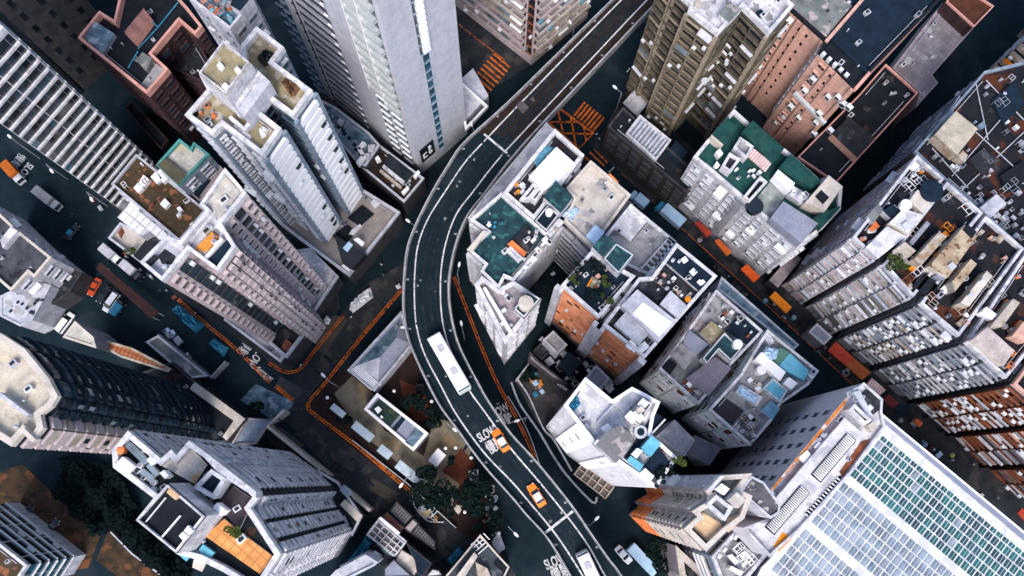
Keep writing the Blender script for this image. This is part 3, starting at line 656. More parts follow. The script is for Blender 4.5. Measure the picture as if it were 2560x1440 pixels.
building('tower_podium', 'paved terrace podium at the foot of the white cross-shaped tower', 'podium', roof=[(900,468),(1000,530),(872,690),(752,600),(700,560),(560,400),(640,340)], h=8, wall='dgrey', rf='brick', par='lgrey', pt=.5)
pod = ALL[-1]
part(pod, 'sunken_court', [(905,512),(935,535),(900,565),(868,545)], 0, .3, 'black'); part(pod, 'sunken_court', [(830,590),(868,560),(890,580),(862,612)], 0, .3, 'black')
part(pod, 'black_canopy', [(835,585),(880,615),(915,635),(880,672),(855,655)], 0, 2.4, 'black', 'card'); part(pod, 'skylight', [(857,620),(872,603),(882,612),(868,630)], 2.4, 2.7, 'ice'); part(pod, 'skylight', [(883,598),(895,594),(911,606),(905,616)], 2.0, 2.6, 'panel')
part(pod, 'bench', [(853,665),(858,660),(880,677),(875,682)], 0, .8, 'panel'); part(pod, 'steps', [(926,507),(935,497),(950,508),(938,521)], 0, .5, 'white'); part(pod, 'steps', [(872,585),(880,573),(900,560),(905,566),(882,588)], 0, .5, 'white')
# ---- pinkish tower on the left with three roofs
dk = 'gblue'
b = building('apartment_tower', 'mauve tower with dark window slots stepping down from a tiled roof to a concrete roof', 'tower',
    roof=[(562,420),(615,482),(552,557),(588,615),(543,677),(470,622),(405,702),(350,655),(415,590),(450,602),(515,525),(500,510)], h=61, wall='mauve2', rf='wroof', par='white', pt=.4, fh=2.75, ph=1.2,
    fac={1: [(.05,.3,'d',1.9,'mauve2','gdark','mauve2'),(.36,.66,'g',1.6,'mauve','gdark','grey'),(.72,.97,'d',1.5,'mauve2','gdark','mauve2')],
         3: [(.02,.2,'d',1.8,'mauve2','gdark','mauve2'),(.24,.5,'p',2.2,'mauve2','gdark','mauve'),(.52,.76,'p',2.2,'mauve2','gdark','mauve'),(.78,.98,'d',2,'mauve2','gdark','mauve2')],
         5: [(.08,.36,'d',2.3,'mauve2','gdark','mauve2',{'var':0}),(.45,.85,'g',2,'mauve','gblue','dgrey'),],
         2: [(.05,.95,'g',2.4,'mauve','gdark','mauve')], 4: [(.03,.5,'g',2.5,'mauve','gdark','mauve'),(.55,.95,'d',2,'mauve','gdark','mauve',{'var':.6})], 6: [(.1,.9,'s',3,'mauve','gdark','mauve')]}); bm = b
part(b, 'tiled_roof', [(558,434),(600,480),(553,545),(516,508)], 0, .25, 'pave'); part(b, 'orange_terrace', [(487,620),(530,580),(545,592),(508,644)], 0, .5, 'orange', M('orange_floor', (.85,.33,.06), patch=.4, pc=(.5,.45,.4)))
part(b, 'pool', [(520,650),(568,598),(585,615),(540,672)], 0, .7, 'white', 'navy'); part(b, 'railing_wall', [(508,645),(552,593),(557,597),(514,650)], 0, 1.0, 'panel')
part(b, 'roof_stain', [(395,640),(412,622),(440,640),(430,662),(405,660)], 0, .06, 'char'); part(b, 'planter', [(362,655),(385,636),(392,643),(370,664)], 0, .8, 'char'); part(b, 'light_slab', [(372,650),(410,600),(465,640),(425,690)], 0, .04, 'lgrey')
b = building('roof_garden_block', 'low block with a weedy brown roof garden beside the glass tower', 'low building', roof=[(340,385),(515,525),(448,603),(278,460)], h=19, wall='grey', rf='brown', par='lgrey', ph=.6, win=wn(3)); brg = b
for i, q in enumerate(([(391,430),(406,416),(423,442),(408,458)][:], [(345,460),(358,437),(375,448),(360,468)], [(333,470),(345,456),(358,470),(345,482)], [(376,442),(390,428),(405,445),(392,460)], [(399,510),(412,495),(424,508),(412,522)])): part(b, 'roof_cabinet', q, 0, 1.0, 'panel')
part(b, 'roof_cabinet', [(441,520),(449,515),(456,524),(448,531)], 0, .9, 'panel')
b = building('greenhouse', 'long white panelled glasshouse roof below the brown roof garden', 'greenhouse', roof=[(325,508),(412,578),(398,600),(378,575),(353,592),(294,543)], h=15, wall='lgrey', rf='wroof', par='lgrey', ph=.1, pt=.15)
for i in range(7):
    for j in range(2):
        if j and i > 3: continue
        x0, y0 = 325+13.4*i-15*j, 510+10.9*i+17.5*j
        part(b, 'roof_pane', [(x0,y0),(x0+12.2,y0+9.9),(x0-1.6,y0+25.9),(x0-13.8,y0+16)], .1, .2, 'panel')
b = building('low_block', 'small block with a stained terrace and planted edge facing the trucks', 'low building', roof=[(300,556),(366,590),(408,598),(350,655),(270,595)], h=12, wall='grey', rf='beige', par='lgrey', ph=1.0, win=wn(3))
part(b, 'roof_slab', [(333,640),(372,590),(404,600),(350,652)], 0, 1.2, 'char'); part(b, 'rust_stain', [(290,575),(300,562),(312,580),(303,598)], 0, .04, 'rust')
b = building('low_block', 'block with a white tiled roof and teal rim behind the roof garden', 'low building', roof=[(448,347),(477,370),(484,355),(522,385),(445,463),(390,412)], h=24, wall='bluegrey', rf='pave', par=M('teal_paint', (.1,.35,.33)), ph=.8, win=wn(3))
part(b, 'shed', [(415,395),(468,437),(445,462),(392,412)], 0, .9, M('olive_sheet', (.12,.105,.07)))
b = building('low_block', 'dull mauve block with messy dark roof between the tiled roof and the mauve tower', 'low building', roof=[(522,387),(560,425),(500,505),(452,465)], h=18, wall='mauve', rf='mauve', par='mauve', win=wn(3))
part(b, 'roof_patch', [(480,445),(500,425),(525,450),(495,490),(465,468)], 0, .5, 'navy')
building('podium_block', 'pale concrete podium under the mauve tower facing the junction', 'podium', roof=[(640,640),(775,620),(845,690),(700,905),(560,800)], h=7, wall='dgrey', rf='wroof', par='lgrey', pt=.4)
building('podium_block', 'sharp corner podium with a red roof patch at the street bend', 'podium', roof=[(640,830),(700,780),(760,835),(715,895)], h=9, wall='dgrey', rf='char', par='lgrey', pt=.5); part(ALL[-1], 'red_roof', [(702,870),(715,847),(735,862),(718,882)], 0, .4, 'rtile')
# ---- top centre white skyscraper
tg = 'gteal'
b = building('skyscraper', 'tall pale grey skyscraper at the top edge with a black logo panel near its foot', 'skyscraper', base=[(1052,437),(1168,335),(911,128),(795,230)], h=138, wall=M('skyscraper_cladding', (.50,.50,.55), (.42,.43,.49), streak=.15), ph=0, fh=3.1,
    fac={3: [(.0,.055,'g',2,'lgrey','gteal','bluegrey',{'var':0}),(.065,.12,'g',2,'lgrey','gteal','bluegrey',{'var':0}),(.2,.215,'g',1,'black','gdark','black',{'var':0}),(.23,.55,'r',12,M('slat_grey',(.3,.31,.35)),'gdark','grey',{'var':0}),(.745,.855,'t',3,'cream','gdark','cream',{'z':(.22,1),'var':0}),(.86,.965,'t',3,'cream','gdark','cream',{'z':(.2,1),'var':0}),(.76,.84,'g',4,'lgrey','gteal','panel',{'z':(0,.22),'var':0}),(.87,.95,'g',4,'lgrey','gteal','panel',{'z':(0,.2),'var':0})],
         0: [(.44,.54,'l',3,'panel','bluegrey','panel',{'z':(.3,1),'var':0}),(.40,.44,'g',1,'grey','gblue','bluegrey',{'z':(.3,1),'var':0}),(.43,.52,'g',3,'lgrey','gteal','bluegrey',{'z':(0,.3),'var':0})]}); bs = b
# logo panel
a_, c_ = Vector(P(1052,437)), Vector(P(1168,335)); e_ = (c_-a_).normalized(); n_ = Vector((e_.y, -e_.x))
if n_.dot(-(a_+c_)) < 0: n_ = -n_
T = Matrix(((e_.x, n_.x, 0, (a_+e_*2.6).x), (e_.y, n_.y, 0, (a_+e_*2.6).y), (0, 0, 1, 8.5), (0, 0, 0, 1)))
o = MB().box(-1.7, 1.7, .02, .25, -3, 3.2, 'card', T).build('sign_panel', b.root)
m_ = MB(); 
for x0, x1, z0, z1 in ((-1.2,-.2,-1.6,-1.2),(-1.2,-.85,-1.2,.2),(-1.2,-.2,.2,.6),(.25,1.1,-1.4,-1.05),(.25,1.1,-.6,-.25),(.25,.55,-1.05,-.6),(.3,.75,.3,2.3),(.75,1.0,1.0,1.9)): m_.box(x0, x1, .25, .29, z0, z1, 'panel', T)
s_ = m_.build('logo', o); s_.matrix_parent_inverse = Matrix.Identity(4)
MB().prism([P(1185,203),P(1222,270),P(1166,330),P(1150,235)], 0, 6, 'lgrey').build('podium', b.root); MB().ring([P(x,y,6) for x,y in ((1155,210),(1220,270),(1164,330),(1150,240))], 6.003, 7, .4, 'panel').build('parapet', b.root)
MB().prism([P(797,228,3), P(860,268,3), P(1035,430,3), P(1000,440,3), P(850,320,3)], 0, 3, 'dgrey').build('podium', b.root)
b = building('low_block', 'low block with a stained blue grey roof and bent white duct', 'low building', roof=[(802,249),(838,267),(922,331),(949,362),(913,415),(891,404),(847,353),(800,300)], h=10, wall='dgrey', rf='tealst', par='lgrey', ph=.5)
for q in ([(906,352),(914,357),(899,375),(892,370)], [(892,370),(899,366),(914,388),(906,392)], [(906,384),(914,390),(896,412),(889,406)]): part(b, 'duct', q, 0, 1.6, 'panel')
for q in ([(848,295),(858,300),(852,312),(842,306)], [(920,362),(938,360),(935,378),(920,380)], [(915,382),(927,384),(922,398),(912,394)]): part(b, 'vent_box', q, 0, 1.2, 'lgrey')
for k in range(9):
    x, y = 822+9*k+b.rnd.random()*12, 290+9*k+b.rnd.random()*22; part(b, 'roof_stain', [(x,y),(x+9,y+4),(x+5,y+13),(x-3,y+8)], 0, .02+.002*k, 'navy')
b = building('low_block', 'low block with a black glass court edged by beige ledges beside the flyover', 'low building', roof=[(949,362),(1060,445),(1010,505),(905,418)], h=8, wall='dgrey', rf='asphaltb', par='lgrey', ph=.6)
part(b, 'glass_court', [(973,384),(1035,433),(1013,460),(956,411)], 0, .7, 'tan', 'gdark'); part(b, 'ledge', [(955,417),(960,411),(1012,453),(1007,460)], 0, 1.2, 'white2'); part(b, 'ledge', [(948,428),(952,422),(1005,466),(1001,472)], 0, .8, 'tan')
part(b, 'vent_box', [(937,395),(945,388),(951,397),(940,402)], 0, 1.6, 'panel'); part(b, 'ledge', [(1003,480),(1018,465),(1023,470),(1009,486)], 0, .9, 'panel'); part(b, 'ledge', [(1033,440),(1045,425),(1050,430),(1038,446)], 0, .9, 'panel')
# ---- top: balcony tower beside the skyscraper, olive tower, brown pink block
tb = [(.02,.98,'b',2.9,('tan','mauve2','beige','tan'),'gdark','tan',{'var':.5})]
building('apartment_tower', 'tan balcony tower at the top edge between the skyscraper and flyover', 'tower', base=[(1140,15),(1328,163),(1468,45),(1290,-120)], h=62, wall='mauve2', ph=0, fh=3.0, win=[(.02,.9,'b',2.9,('mauve2','beige','tan'),'gdark','mauve',{'var':.5}),(.92,.99,'g',2,'tan','gdark','rust')])
ol = [(.04,.96,'n',3.0,('brownb','brownb','tanb','brownb'),'gdark','brownb',{'var':.3,'fh':2.5})]
b = building('apartment_tower', 'olive brown tower with white roof and rows of balconies above the box junction', 'tower', roof=[(1660,-60),(1690,-25),(1725,8),(1722,24),(1797,83),(1858,15),(1925,82),(1985,12),(1930,-45),(1850,-110)], h=44, wall='brownb', rf='wroof', par='white', pt=.5, ph=1.2, fh=2.7,
    fac={1: ol, 0: ol, 2: [(.02,.5,'n',2.6,('brownb','tanb'),'gdark','brownb',{'var':.6,'fh':2.5}),(.55,.97,'b',2.4,('ac','lgrey','white2'),'gdark','white2',{'var':.6,'fh':2.5})], 3: [(.05,.95,'n',2.6,'brownb','gdark','tanb',{'var':.4,'fh':2.5})], 4: ol, 5: ol, 6: ol}); bo = b
part(b, 'lift_house', [(1797,35),(1818,5),(1855,22),(1822,57)], 0, 1.6, 'white', 'moss'); part(b, 'roof_hatch', [(1890,30),(1903,22),(1912,35),(1900,44)], 0, .4, 'navy'); part(b, 'stair_house', [(1735,10),(1745,-5),(1760,8),(1750,20)], 0, .5, 'beige')
MB().bar((*P(1779,62,b.zr+1), b.zr+1), (*P(1779,62,b.zr+1), 4), .14, 'panel').build('drain_pipe', b.root)
b = building('low_block', 'flat pale stone roof hugging the left foot of the olive tower', 'low building', roof=[(1613,195),(1643,227),(1593,290),(1558,257)], h=6, wall='dgrey', rf='wroof', par='lgrey', ph=.3)
b = building('low_block', 'low block with a blue and white louvred roof below the olive tower', 'low building', roof=[(1600,287),(1678,350),(1640,400),(1565,333)], h=14, wall='grey', rf='bluegrey', par='white2', ph=.8)
for k in range(9): part(b, 'roof_louvre', [(1600+k*8,291+k*6.8),(1604+k*8,294+k*6.8),(1572+k*8,334+k*6.8),(1568+k*8,331+k*6.8)], 0, .3, 'lgrey')
b = building('low_block', 'dark old block with rows of dull windows facing the street below the louvred roof', 'low building', roof=[(1520,316),(1558,268),(1700,395),(1755,440),(1715,480),(1668,440)], h=13, wall=M('soot_wall', (.055,.045,.04), (.03,.028,.03)), rf='black', par='dgrey', ph=.6, fh=2.8,
    win=[(.02,.98,'w',2.6,'dgrey',('gdark','gblue'),'dgrey',{'var':.1})])
part(b, 'blue_roof', [(1665,385),(1690,350),(1720,380),(1695,408)], 0, .5, 'navy')
b = building('factory_block', 'salmon brown block with column of small windows, big navy roof at the top edge', 'apartment block', roof=[(1968,15),(2063,100),(2048,130),(2137,218),(2175,180),(2355,-5),(2300,-60),(2020,-60)], h=33, wall='terra', rf='navy', par='black', ph=.7, pt=.5, fh=2.9,
    fac={0: [(.03,.3,'w',3,'ac',G,'terra',{'var':.3}),(.4,.5,'s',3,'terra','gdark','terra'),(.6,.7,'s',3,'terra','gdark','terra')], 2: [(.1,.35,'w',3,'ac',G,'terra',{'var':.4}),(.42,.52,'s',3,'terra','gdark','terra')], 1: wn(3)}); bt = b
part(b, 'grey_roof', [(1975,12),(1990,-40),(2060,-45),(2130,14),(2065,92)], 0, .75, 'terra', 'moss'); part(b, 'parapet_wall', [(2063,100),(2160,-12),(2166,-7),(2069,106)], 0, 1.1, 'terra'); part(b, 'parapet_wall', [(2137,218),(2172,178),(2178,184),(2143,224)], 0, 1.0, 'pink')
part(b, 'low_roof', [(2057,130),(2080,100),(2168,184),(2140,212)], 0, .3, 'black'); part(b, 'roof_ridge', [(2080,100),(2084,95),(2173,177),(2169,183)], 0, .9, 'navy')
for i in range(5): part(b, 'air_conditioner', [(2054+14.5*i,132+13*i),(2060+14.5*i,127+13*i),(2067+14.5*i,134+13*i),(2061+14.5*i,140+13*i)], .3, 1.3, 'ac')
pi = MB()
for k in range(9):
    z = 20-k*0.0; 
R_ = random.Random(5)
ea, eb = Vector(P(2048,130,b.h)), Vector(P(2137,218,b.h)); ee = (eb-ea).normalized(); nn = Vector((ee.y, -ee.x)); nn = nn if nn.dot(-ea) > 0 else -nn
for k in range(14):
    u = 1.5+R_.random()*9; z = 30-R_.random()*18; T = Matrix(((ee.x, nn.x, 0, (ea+ee*u).x), (ee.y, nn.y, 0, (ea+ee*u).y), (0, 0, 1, z), (0, 0, 0, 1)))
    MB().box(0, 1.1, .1, .9, 0, .9, 'ac', T).box(.15, .95, .901, .93, .15, .75, 'acd', T).build('air_conditioner', b.root)
T = Matrix(((ee.x, nn.x, 0, (ea+ee*5).x), (ee.y, nn.y, 0, (ea+ee*5).y), (0, 0, 1, 19), (0, 0, 0, 1)))
MB().box(-4, 4, .3, 1.0, 0, .8, 'steel', T).build('ventilation_duct', b.root)
b = building('low_block', 'near-black flat roof outlined by a thin salmon parapet, grey box on it', 'low building', roof=[(1995,392),(2150,235),(2215,160),(2295,232),(2090,457)], h=15, wall='dgrey', rf='black', par='pink', ph=.5, pt=.22)
part(b, 'roof_box', [(2080,335),(2123,290),(2187,347),(2143,395)], 0, 2.2, 'terra', 'char')
b = building('low_block', 'mauve tiled flat roof at top right beyond the black roof', 'low building', roof=[(2232,170),(2357,7),(2433,70),(2330,187),(2345,207),(2290,268),(2300,232)], h=11, wall='mauve', rf='mtile', par='mauve', ph=.2)
building('low_block', 'dark rusty red flat roof at the top right beyond the mauve tiles', 'low building', roof=[(2367,3),(2400,-40),(2485,15),(2436,66)], h=15, wall='red', rf=M('dark_rust_roof', (.10,.035,.02)), par='pink', ph=.5, pt=.2)
building('apartment_tower', 'pale tower with sandy balconies cut by the right edge near the top', 'tower', base=[(2462,182),(2540,250),(2680,120),(2600,50)], h=52, wall='lgrey', ph=0, win=[(.02,.52,'b',3,('tanb','tan','tanb'),'gdark','tan',{'var':.3}),(.6,.95,'w',4,'ac',G,'lgrey')])
b = building('factory_block', 'large dark roof covered with white boxes at the right edge, a tan shed on it', 'factory block', roof=[(2287,378),(2462,178),(2700,120),(2760,700),(2560,628),(2457,530),(2360,446)], h=29, wall='dgrey', rf='rustroof', par='bluegrey', ph=.8, fh=2.4, win=[(.02,.98,'s',2.2,'lgrey','gdark','bluegrey',{'fh':2.5}),(.02,.98,'w',5.5,'lgrey','gdark','grey',{'fh':2.5,'var':.25,'drop':.5})]); bd = b
part(b, 'shed', [(2390,277),(2445,322),(2393,388),(2337,337)], 0, 2.6, 'tan', tiled('tan_sheet_roof', (.55,.48,.38), (.35,.3,.22), 1.6, 1.6, width=.03, rot=42)); part(b, 'shed', [(2407,376),(2420,388),(2410,405),(2393,390)], 0, 2, 'tan')
part(b, 'white_shed', [(2450,520),(2492,485),(2517,508),(2475,545)], 0, 2.5, 'lgrey', 'lgrey')
# ---- right tenement block
NRG = [('white2','lgrey','mauve2','mauve2','tan'), ('lgrey','white2','mauve2','brownb','tan'), ('grey','lgrey','bluegrey','grey','tan'), ('grey','lgrey','bluegrey','grey','white2'), ('rust','white2','rust','lgrey','rust'), ('rust','red','terra','grey','lgrey'), ('rust','lgrey','red')]
TN = [[(2126,588),(2293,388),(2360,447),(2195,650)], [(2203,655),(2368,455),(2457,532),(2287,745)], [(2295,753),(2465,540),(2560,621),(2402,843)], [(2410,850),(2568,628),(2690,735),(2520,948)], [(2528,955),(2698,742),(2800,830),(2640,1050)], [(2648,1057),(2810,840),(2900,930),(2750,1150)], [(2758,1157),(2908,940),(3010,1030),(2860,1250)]]
TL = ['white topped', 'cream and brown', 'blue grey', 'white and grey', 'rust and white', 'rust red', 'farthest rusty']
TEN = []
for k, (q, cc, nm) in enumerate(zip(TN, NRG, TL)):
    q = [(q[0][0]+7, q[0][1]+5), q[1], q[2], (q[3][0]-4, q[3][1]-3)]
    b = building('tenement', '%s balcony tenement, number %s along the right-hand street counting from the top' % (nm, ('one','two','three','four','five','six','seven')[k]), 'tenement', roof=q, h=36, wall='grey' if 0 < k < 4 else ('dgrey' if k else 'mauve2'), rf='rustroof', par='white2' if k < 4 else 'terra', ph=1.0, pt=.4, fh=2.75, seed=k,
        fac={3: [(.0,.48,'n',2.4,cc,('gdark','gdark','gdark','gblue'),cc[0],{'var':.55,'fh':1.75}),(.52,1,'n',2.4,cc[::-1],('gdark','gdark','gdark','gblue'),cc[0],{'var':.55,'fh':1.75})], 0: [(.02,.98,'s',2.2,'lgrey','gdark','mauve',{'fh':2.4}),(.02,.98,'w',6,'lgrey','gdark','grey',{'var':.3,'drop':.4,'fh':2.4})]}, win=wn(3)); TEN.append(b)
def zed(pts, s, ox, oy): return [(x/s+ox, y/s+oy) for x, y in pts]
z7 = lambda *p: zed(p, 3.6, 2040, 360)
b = TEN[0]
part(b, 'roof_slab', z7((640,740),(810,830),(560,1030),(450,930)), 0, 1.6, 'white2', 'wroof'); part(b, 'roof_slab', z7((915,410),(1045,510),(960,620),(840,510)), 0, 1.8, 'beige'); part(b, 'roof_slab', z7((790,580),(960,640),(830,810),(660,710)), 0, 2.2, 'beige', 'wroof')
part(b, 'stair_house', z7((600,600),(690,540),(760,600),(670,670)), 0, 1.6, 'white2', 'navy'); part(b, 'scrap_roof', z7((460,650),(560,540),(610,590),(515,715)), 0, 1.2, 'lgrey', 'moss'); part(b, 'roof_hatch', z7((775,720),(820,690),(860,740),(810,780)), 2.2, 2.6, 'steel')
b = TEN[1]
part(b, 'penthouse_wall', z7((740,930),(800,880),(900,960),(850,1010)), 0, 3, 'beige', 'tan'); part(b, 'penthouse_wall', z7((890,1030),(1110,790),(1180,830),(950,1090)), 0, 3, 'tan'); part(b, 'penthouse_wall', z7((840,880),(1000,690),(1030,720),(870,910)), 0, 1.4, 'grey')
part(b, 'roof_garden', z7((590,1040),(700,930),(800,1060),(720,1160)), 0, .5, 'leaf', 'leaf'); part(b, 'dark_floor', z7((870,990),(1050,780),(1100,790),(900,1010)), 0, .5, 'black')
b = TEN[2]
part(b, 'penthouse_wall', z7((1020,1100),(1340,730),(1450,830),(1190,1200)), 0, 2.8, 'beige', M('rubble_tan_roof', (.5,.4,.28), (.3,.2,.12), patch=1.0, pc=(.12,.06,.03))); part(b, 'tin_shed', z7((1080,1180),(1140,1140),(1195,1190),(1130,1225)), 0, 2, 'tin'); part(b, 'black_roof', z7((870,1280),(990,1170),(1110,1280),(1040,1400)), 0, 1, 'black')
part(b, 'roof_hatch', z7((1190,1090),(1230,1060),(1270,1100),(1225,1140)), 2.8, 3.2, 'steel'); part(b, 'black_patch', z7((1320,770),(1360,720),(1450,790),(1400,850)), 2.8, 2.9, 'black')
b = TEN[3]
part(b, 'penthouse_wall', z7((1225,1240),(1395,1035),(1450,1080),(1250,1330)), 0, 2.8, 'tan', M('rubble_tan_roof', ())); part(b, 'penthouse_wall', z7((1300,1430),(1540,1140),(1590,1190),(1380,1460)), 0, 3, 'tan', 'beige'); part(b, 'dark_floor', z7((1250,1370),(1440,1120),(1500,1150),(1310,1400)), 0, .4, 'black')
for q in (z7((1480,1230),(1505,1205),(1530,1235),(1505,1260)), z7((1370,1360),(1395,1335),(1420,1365),(1392,1385))): part(b, 'roof_hatch', q, 3, 3.4, 'steel')
z8 = lambda *p: zed(p, 3.0, 1920, 480)
part(TEN[3], 'tin_roof', z8((1650,1010),(1850,1190),(1770,1300),(1530,1110)), 0, 2.4, 'beige', tiled('beige_sheet_roof', (.55,.45,.42), (.4,.32,.3), .8, 30, width=.06, rot=40)); b = TEN[4]
part(b, 'pink_shed', z8((1830,1080),(1920,970),(2000,1040),(1930,1130)), 0, 2, 'terra')
part(TEN[3], 'white_shed', z8((1600,900),(1640,860),(1720,920),(1680,960)), 0, 2, 'panel'); part(TEN[3], 'penthouse_wall', z8((1660,1020),(1840,800),(1890,830),(1760,1010)), 0, 2.6, 'tan')
for i, (k, x, y) in enumerate(((0,1999,640),)): pass
building('low_block', 'mauve roofed kiosk wedge at the alley mouth above the first tenement', 'low building', roof=[(1924,700),(1985,630),(2002,648),(1945,718)], h=5, wall='dgrey', rf='mauve', par='mauve', ph=.1)
building('low_block', 'grey tin roof box on the street below the blue grey tenement', 'low building', roof=[(2022,830),(2043,808),(2080,842),(2060,862)], h=5, wall='grey', rf='tin', par='lgrey', ph=.15)
# ---- green roof block
zg = lambda *p: zed(p, 3.79, 1700, 260)
fw = [(.01,.24,'w',2.5,'ac',G,'lgrey',{'var':.5,'fh':2.6}),(.27,.46,'w',2.3,'ac',G,'lgrey',{'var':.5,'fh':2.6}),(.54,.72,'w',2.3,'ac',G,'lgrey',{'var':.5,'fh':2.6}),(.75,.99,'w',2.5,'ac',G,'lgrey',{'var':.5,'fh':2.6})]
b = building('apartment_block', 'pale block with a dark green roof and striped awning', 'apartment block', roof=[(1835,273),(1873,307),(1961,371),(1977,384),(2054,453),(2072,438),(2106,466),(2101,524),(2054,574),(1996,616),(1734,392),(1779,337),(1819,292)], h=24, wall='white2', rf='green', par='white', pt=.55, ph=.9, fh=2.6, win=fw); bg_ = b
part(b, 'recess_wall', [(1845,487),(1865,503),(1860,512),(1840,495)], -22, .1, 'grey')
for q in (zg((450,120),(550,220),(420,390),(300,290)), zg((690,155),(990,420),(880,560),(590,260)), zg((1050,470),(1340,730),(1260,800),(930,610)), zg((1390,1000),(1520,980),(1330,1190),(1260,1080))): part(b, 'green_shed', q, 0, 2.2, 'green', rim=('green', .05))
part(b, 'light_well', zg((470,460),(575,520),(480,650),(395,590)), 0, 2.4, 'white', hole='char'); part(b, 'light_well', zg((570,310),(700,400),(630,520),(510,410)), 0, 2.4, 'white2', hole='greyroof'); part(b, 'light_well', zg((760,680),(830,740),(660,930),(600,880)), 0, 1.6, 'white', hole='black')
part(b, 'striped_awning', zg((700,420),(870,560),(810,640),(640,490)), 1.2, 1.6, 'stripe'); part(b, 'white_canopy', zg((930,620),(1090,750),(1040,830),(890,680)), 0, 2.6, 'panel'); part(b, 'grey_roof', zg((880,705),(1030,830),(940,950),(860,1080),(690,940)), 0, .12, 'moss', M('grey_marbled_roof', (.3,.33,.31), (.2,.22,.21), patch=.5, pc=(.45,.42,.4)))
part(b, 'tin_roof', zg((980,920),(1310,1130),(1150,1320),(860,1080)), 0, 2.8, 'tin'); part(b, 'lift_tower', zg((1410,680),(1540,780),(1380,1010),(1190,930)), 0, 3.4, 'beige', 'beige'); part(b, 'lift_tower_well', zg((1340,815),(1415,885),(1355,950),(1280,875)), 3.4, 3.5, 'black')
part(b, 'plant_screen', zg((1070,770),(1230,870),(1180,960),(1020,860)), 0, 1.6, 'white2', 'lgrey'); part(b, 'wall_screen', zg((300,290),(415,380),(400,400),(290,310)), 0, 2.2, 'beige'); MB().cyl(*P(1888,515,b.zr+1), b.zr, b.zr+1, 1.5, 'card').build('water_tank', b.root)
for q in (zg((340,450),(380,420),(410,470),(370,505)), zg((330,570),(350,540),(380,580),(350,590))): part(b, 'roof_cabinet', q, 0, 1.6, 'panel')
# ---- centre block
zA = lambda *p: zed(p, 5.54, 1160, 300)
zB = lambda *p: zed(p, 5.144, 1160, 460)
z7t = lambda *p: zed(p, 3.0, 1280, 480)
zC = lambda *p: zed(p, 3.2, 1560, 680)
zD = lambda *p: zed(p, 4.5, 1360, 920)
zE = lambda *p: zed(p, 5.143, 1560, 1160)
h1 = 27
building('low_block', 'whitewashed lower roof apron between the flyover and the centre block', 'low building', roof=[(1366,306),(1384,323),(1259,480),(1245,482),(1180,552),(1170,545),(1213,488),(1245,450)], h=15, wall='white2', rf='wroof', par='white', ph=.15)
b = building('apartment_block', 'block with a big white roof panel nearest the orange box junction', 'apartment block', roof=[(1387,322),(1460,387),(1335,549),(1258,482)], h=h1, wall='white2', rf='char', par='white', pt=.6, ph=1.0, win=wn(3)); c1 = b
part(b, 'white_canopy', zA((1280,370),(1540,600),(1310,850),(1110,980),(900,780)), 0, 2.2, 'panel'); part(b, 'dark_roof_house', zA((1270,840),(1510,1070),(1340,1290),(1100,1070)), 0, 3.2, 'white2', 'teal')
part(b, 'light_well', zA((960,870),(1040,930),(900,1100),(770,1100)), 0, 1.8, 'white', hole='black'); part(b, 'light_well', zA((1040,920),(1110,975),(990,1140),(905,1080)), 0, 1.9, 'white', hole='black')
b = building('apartment_block', 'block with an empty beige concrete roof and rusty edges, top right of the centre block', 'apartment block', roof=[(1477,401),(1577,487),(1480,620),(1411,551),(1436,495),(1416,470)], h=h1, wall='white2', rf='beige', par='beige', pt=.45, ph=.8, fh=2.7, win=[(0,1,'b',4,('white2','lgrey'),'gdark','white2',{'var':.1})])
part(b, 'rusty_cover', [(1517,440),(1525,433),(1547,455),(1540,463)], 0, .6, 'orange'); part(b, 'blue_canopy', z7t((555,325),(625,245),(695,300),(620,390)), 0, 2, 'ice'); c2 = b
b = building('apartment_block', 'block with a dark teal L-shaped roof above the flyover bend', 'apartment block', roof=[(1176,549),(1253,481),(1335,554),(1366,583),(1398,546),(1409,554),(1284,702),(1262,692),(1247,722),(1202,678),(1212,660),(1168,623),(1218,579)], h=h1, wall='white2', rf='teal', par='white', pt=.45, ph=.9, fh=2.6, win=[(.02,.98,'l',3.4,'white2','gdark','white2')]); c4 = b
part(b, 'dark_roof', zB((1070,270),(1230,400),(1060,620),(900,480)), 0, 1.4, 'white2', 'navy', rim=('white', .3)); part(b, 'brown_roof', zB((780,520),(980,660),(830,880),(620,720)), 0, .5, 'beige', 'char'); part(b, 'walkway', zB((1220,470),(1280,490),(660,1220),(600,1180)), 0, .4, 'lgrey', 'moss')
part(b, 'light_well', zB((600,800),(760,950),(700,1000),(540,850)), 0, 1.2, 'white', hole='black'); part(b, 'rusty_wall', zB((620,720),(800,880),(770,930),(560,770)), 0, 1.3, 'orange'); part(b, 'parapet_wall', zB((40,840),(250,590),(300,610),(95,880)), 0, 1.3, 'beige')
b = building('apartment_block', 'wedge-shaped block with white triple parapets and a round tank inside the flyover bend', 'apartment block', roof=[(1187,712),(1205,690),(1247,722),(1283,702),(1353,748),(1263,860)], h=h1, wall='white2', rf='mauve', par='white', pt=.7, ph=.9, win=wn(3.4, fr='white2', var=.5)); c7 = b
part(b, 'tank_house', z7t((10,880),(110,740),(220,800),(90,950)), 0, 2.4, 'white2', 'teal', rim=('white', .3)); part(b, 'parapet_wall', [(1207,720),(1214,717),(1285,835),(1278,840)], 0, 1.4, 'panel'); part(b, 'narrow_well', [(1197,716),(1203,714),(1268,845),(1262,850)], 0, .2, 'navy')
b = building('apartment_block', 'block with two pale concrete roof slabs and a slatted light well facing the truck street', 'apartment block', roof=[(1577,510),(1690,603),(1626,690),(1484,624)], h=h1, wall='white2', rf='greyroof', par='white', pt=.5, ph=.8, win=wn(3)); c3 = b
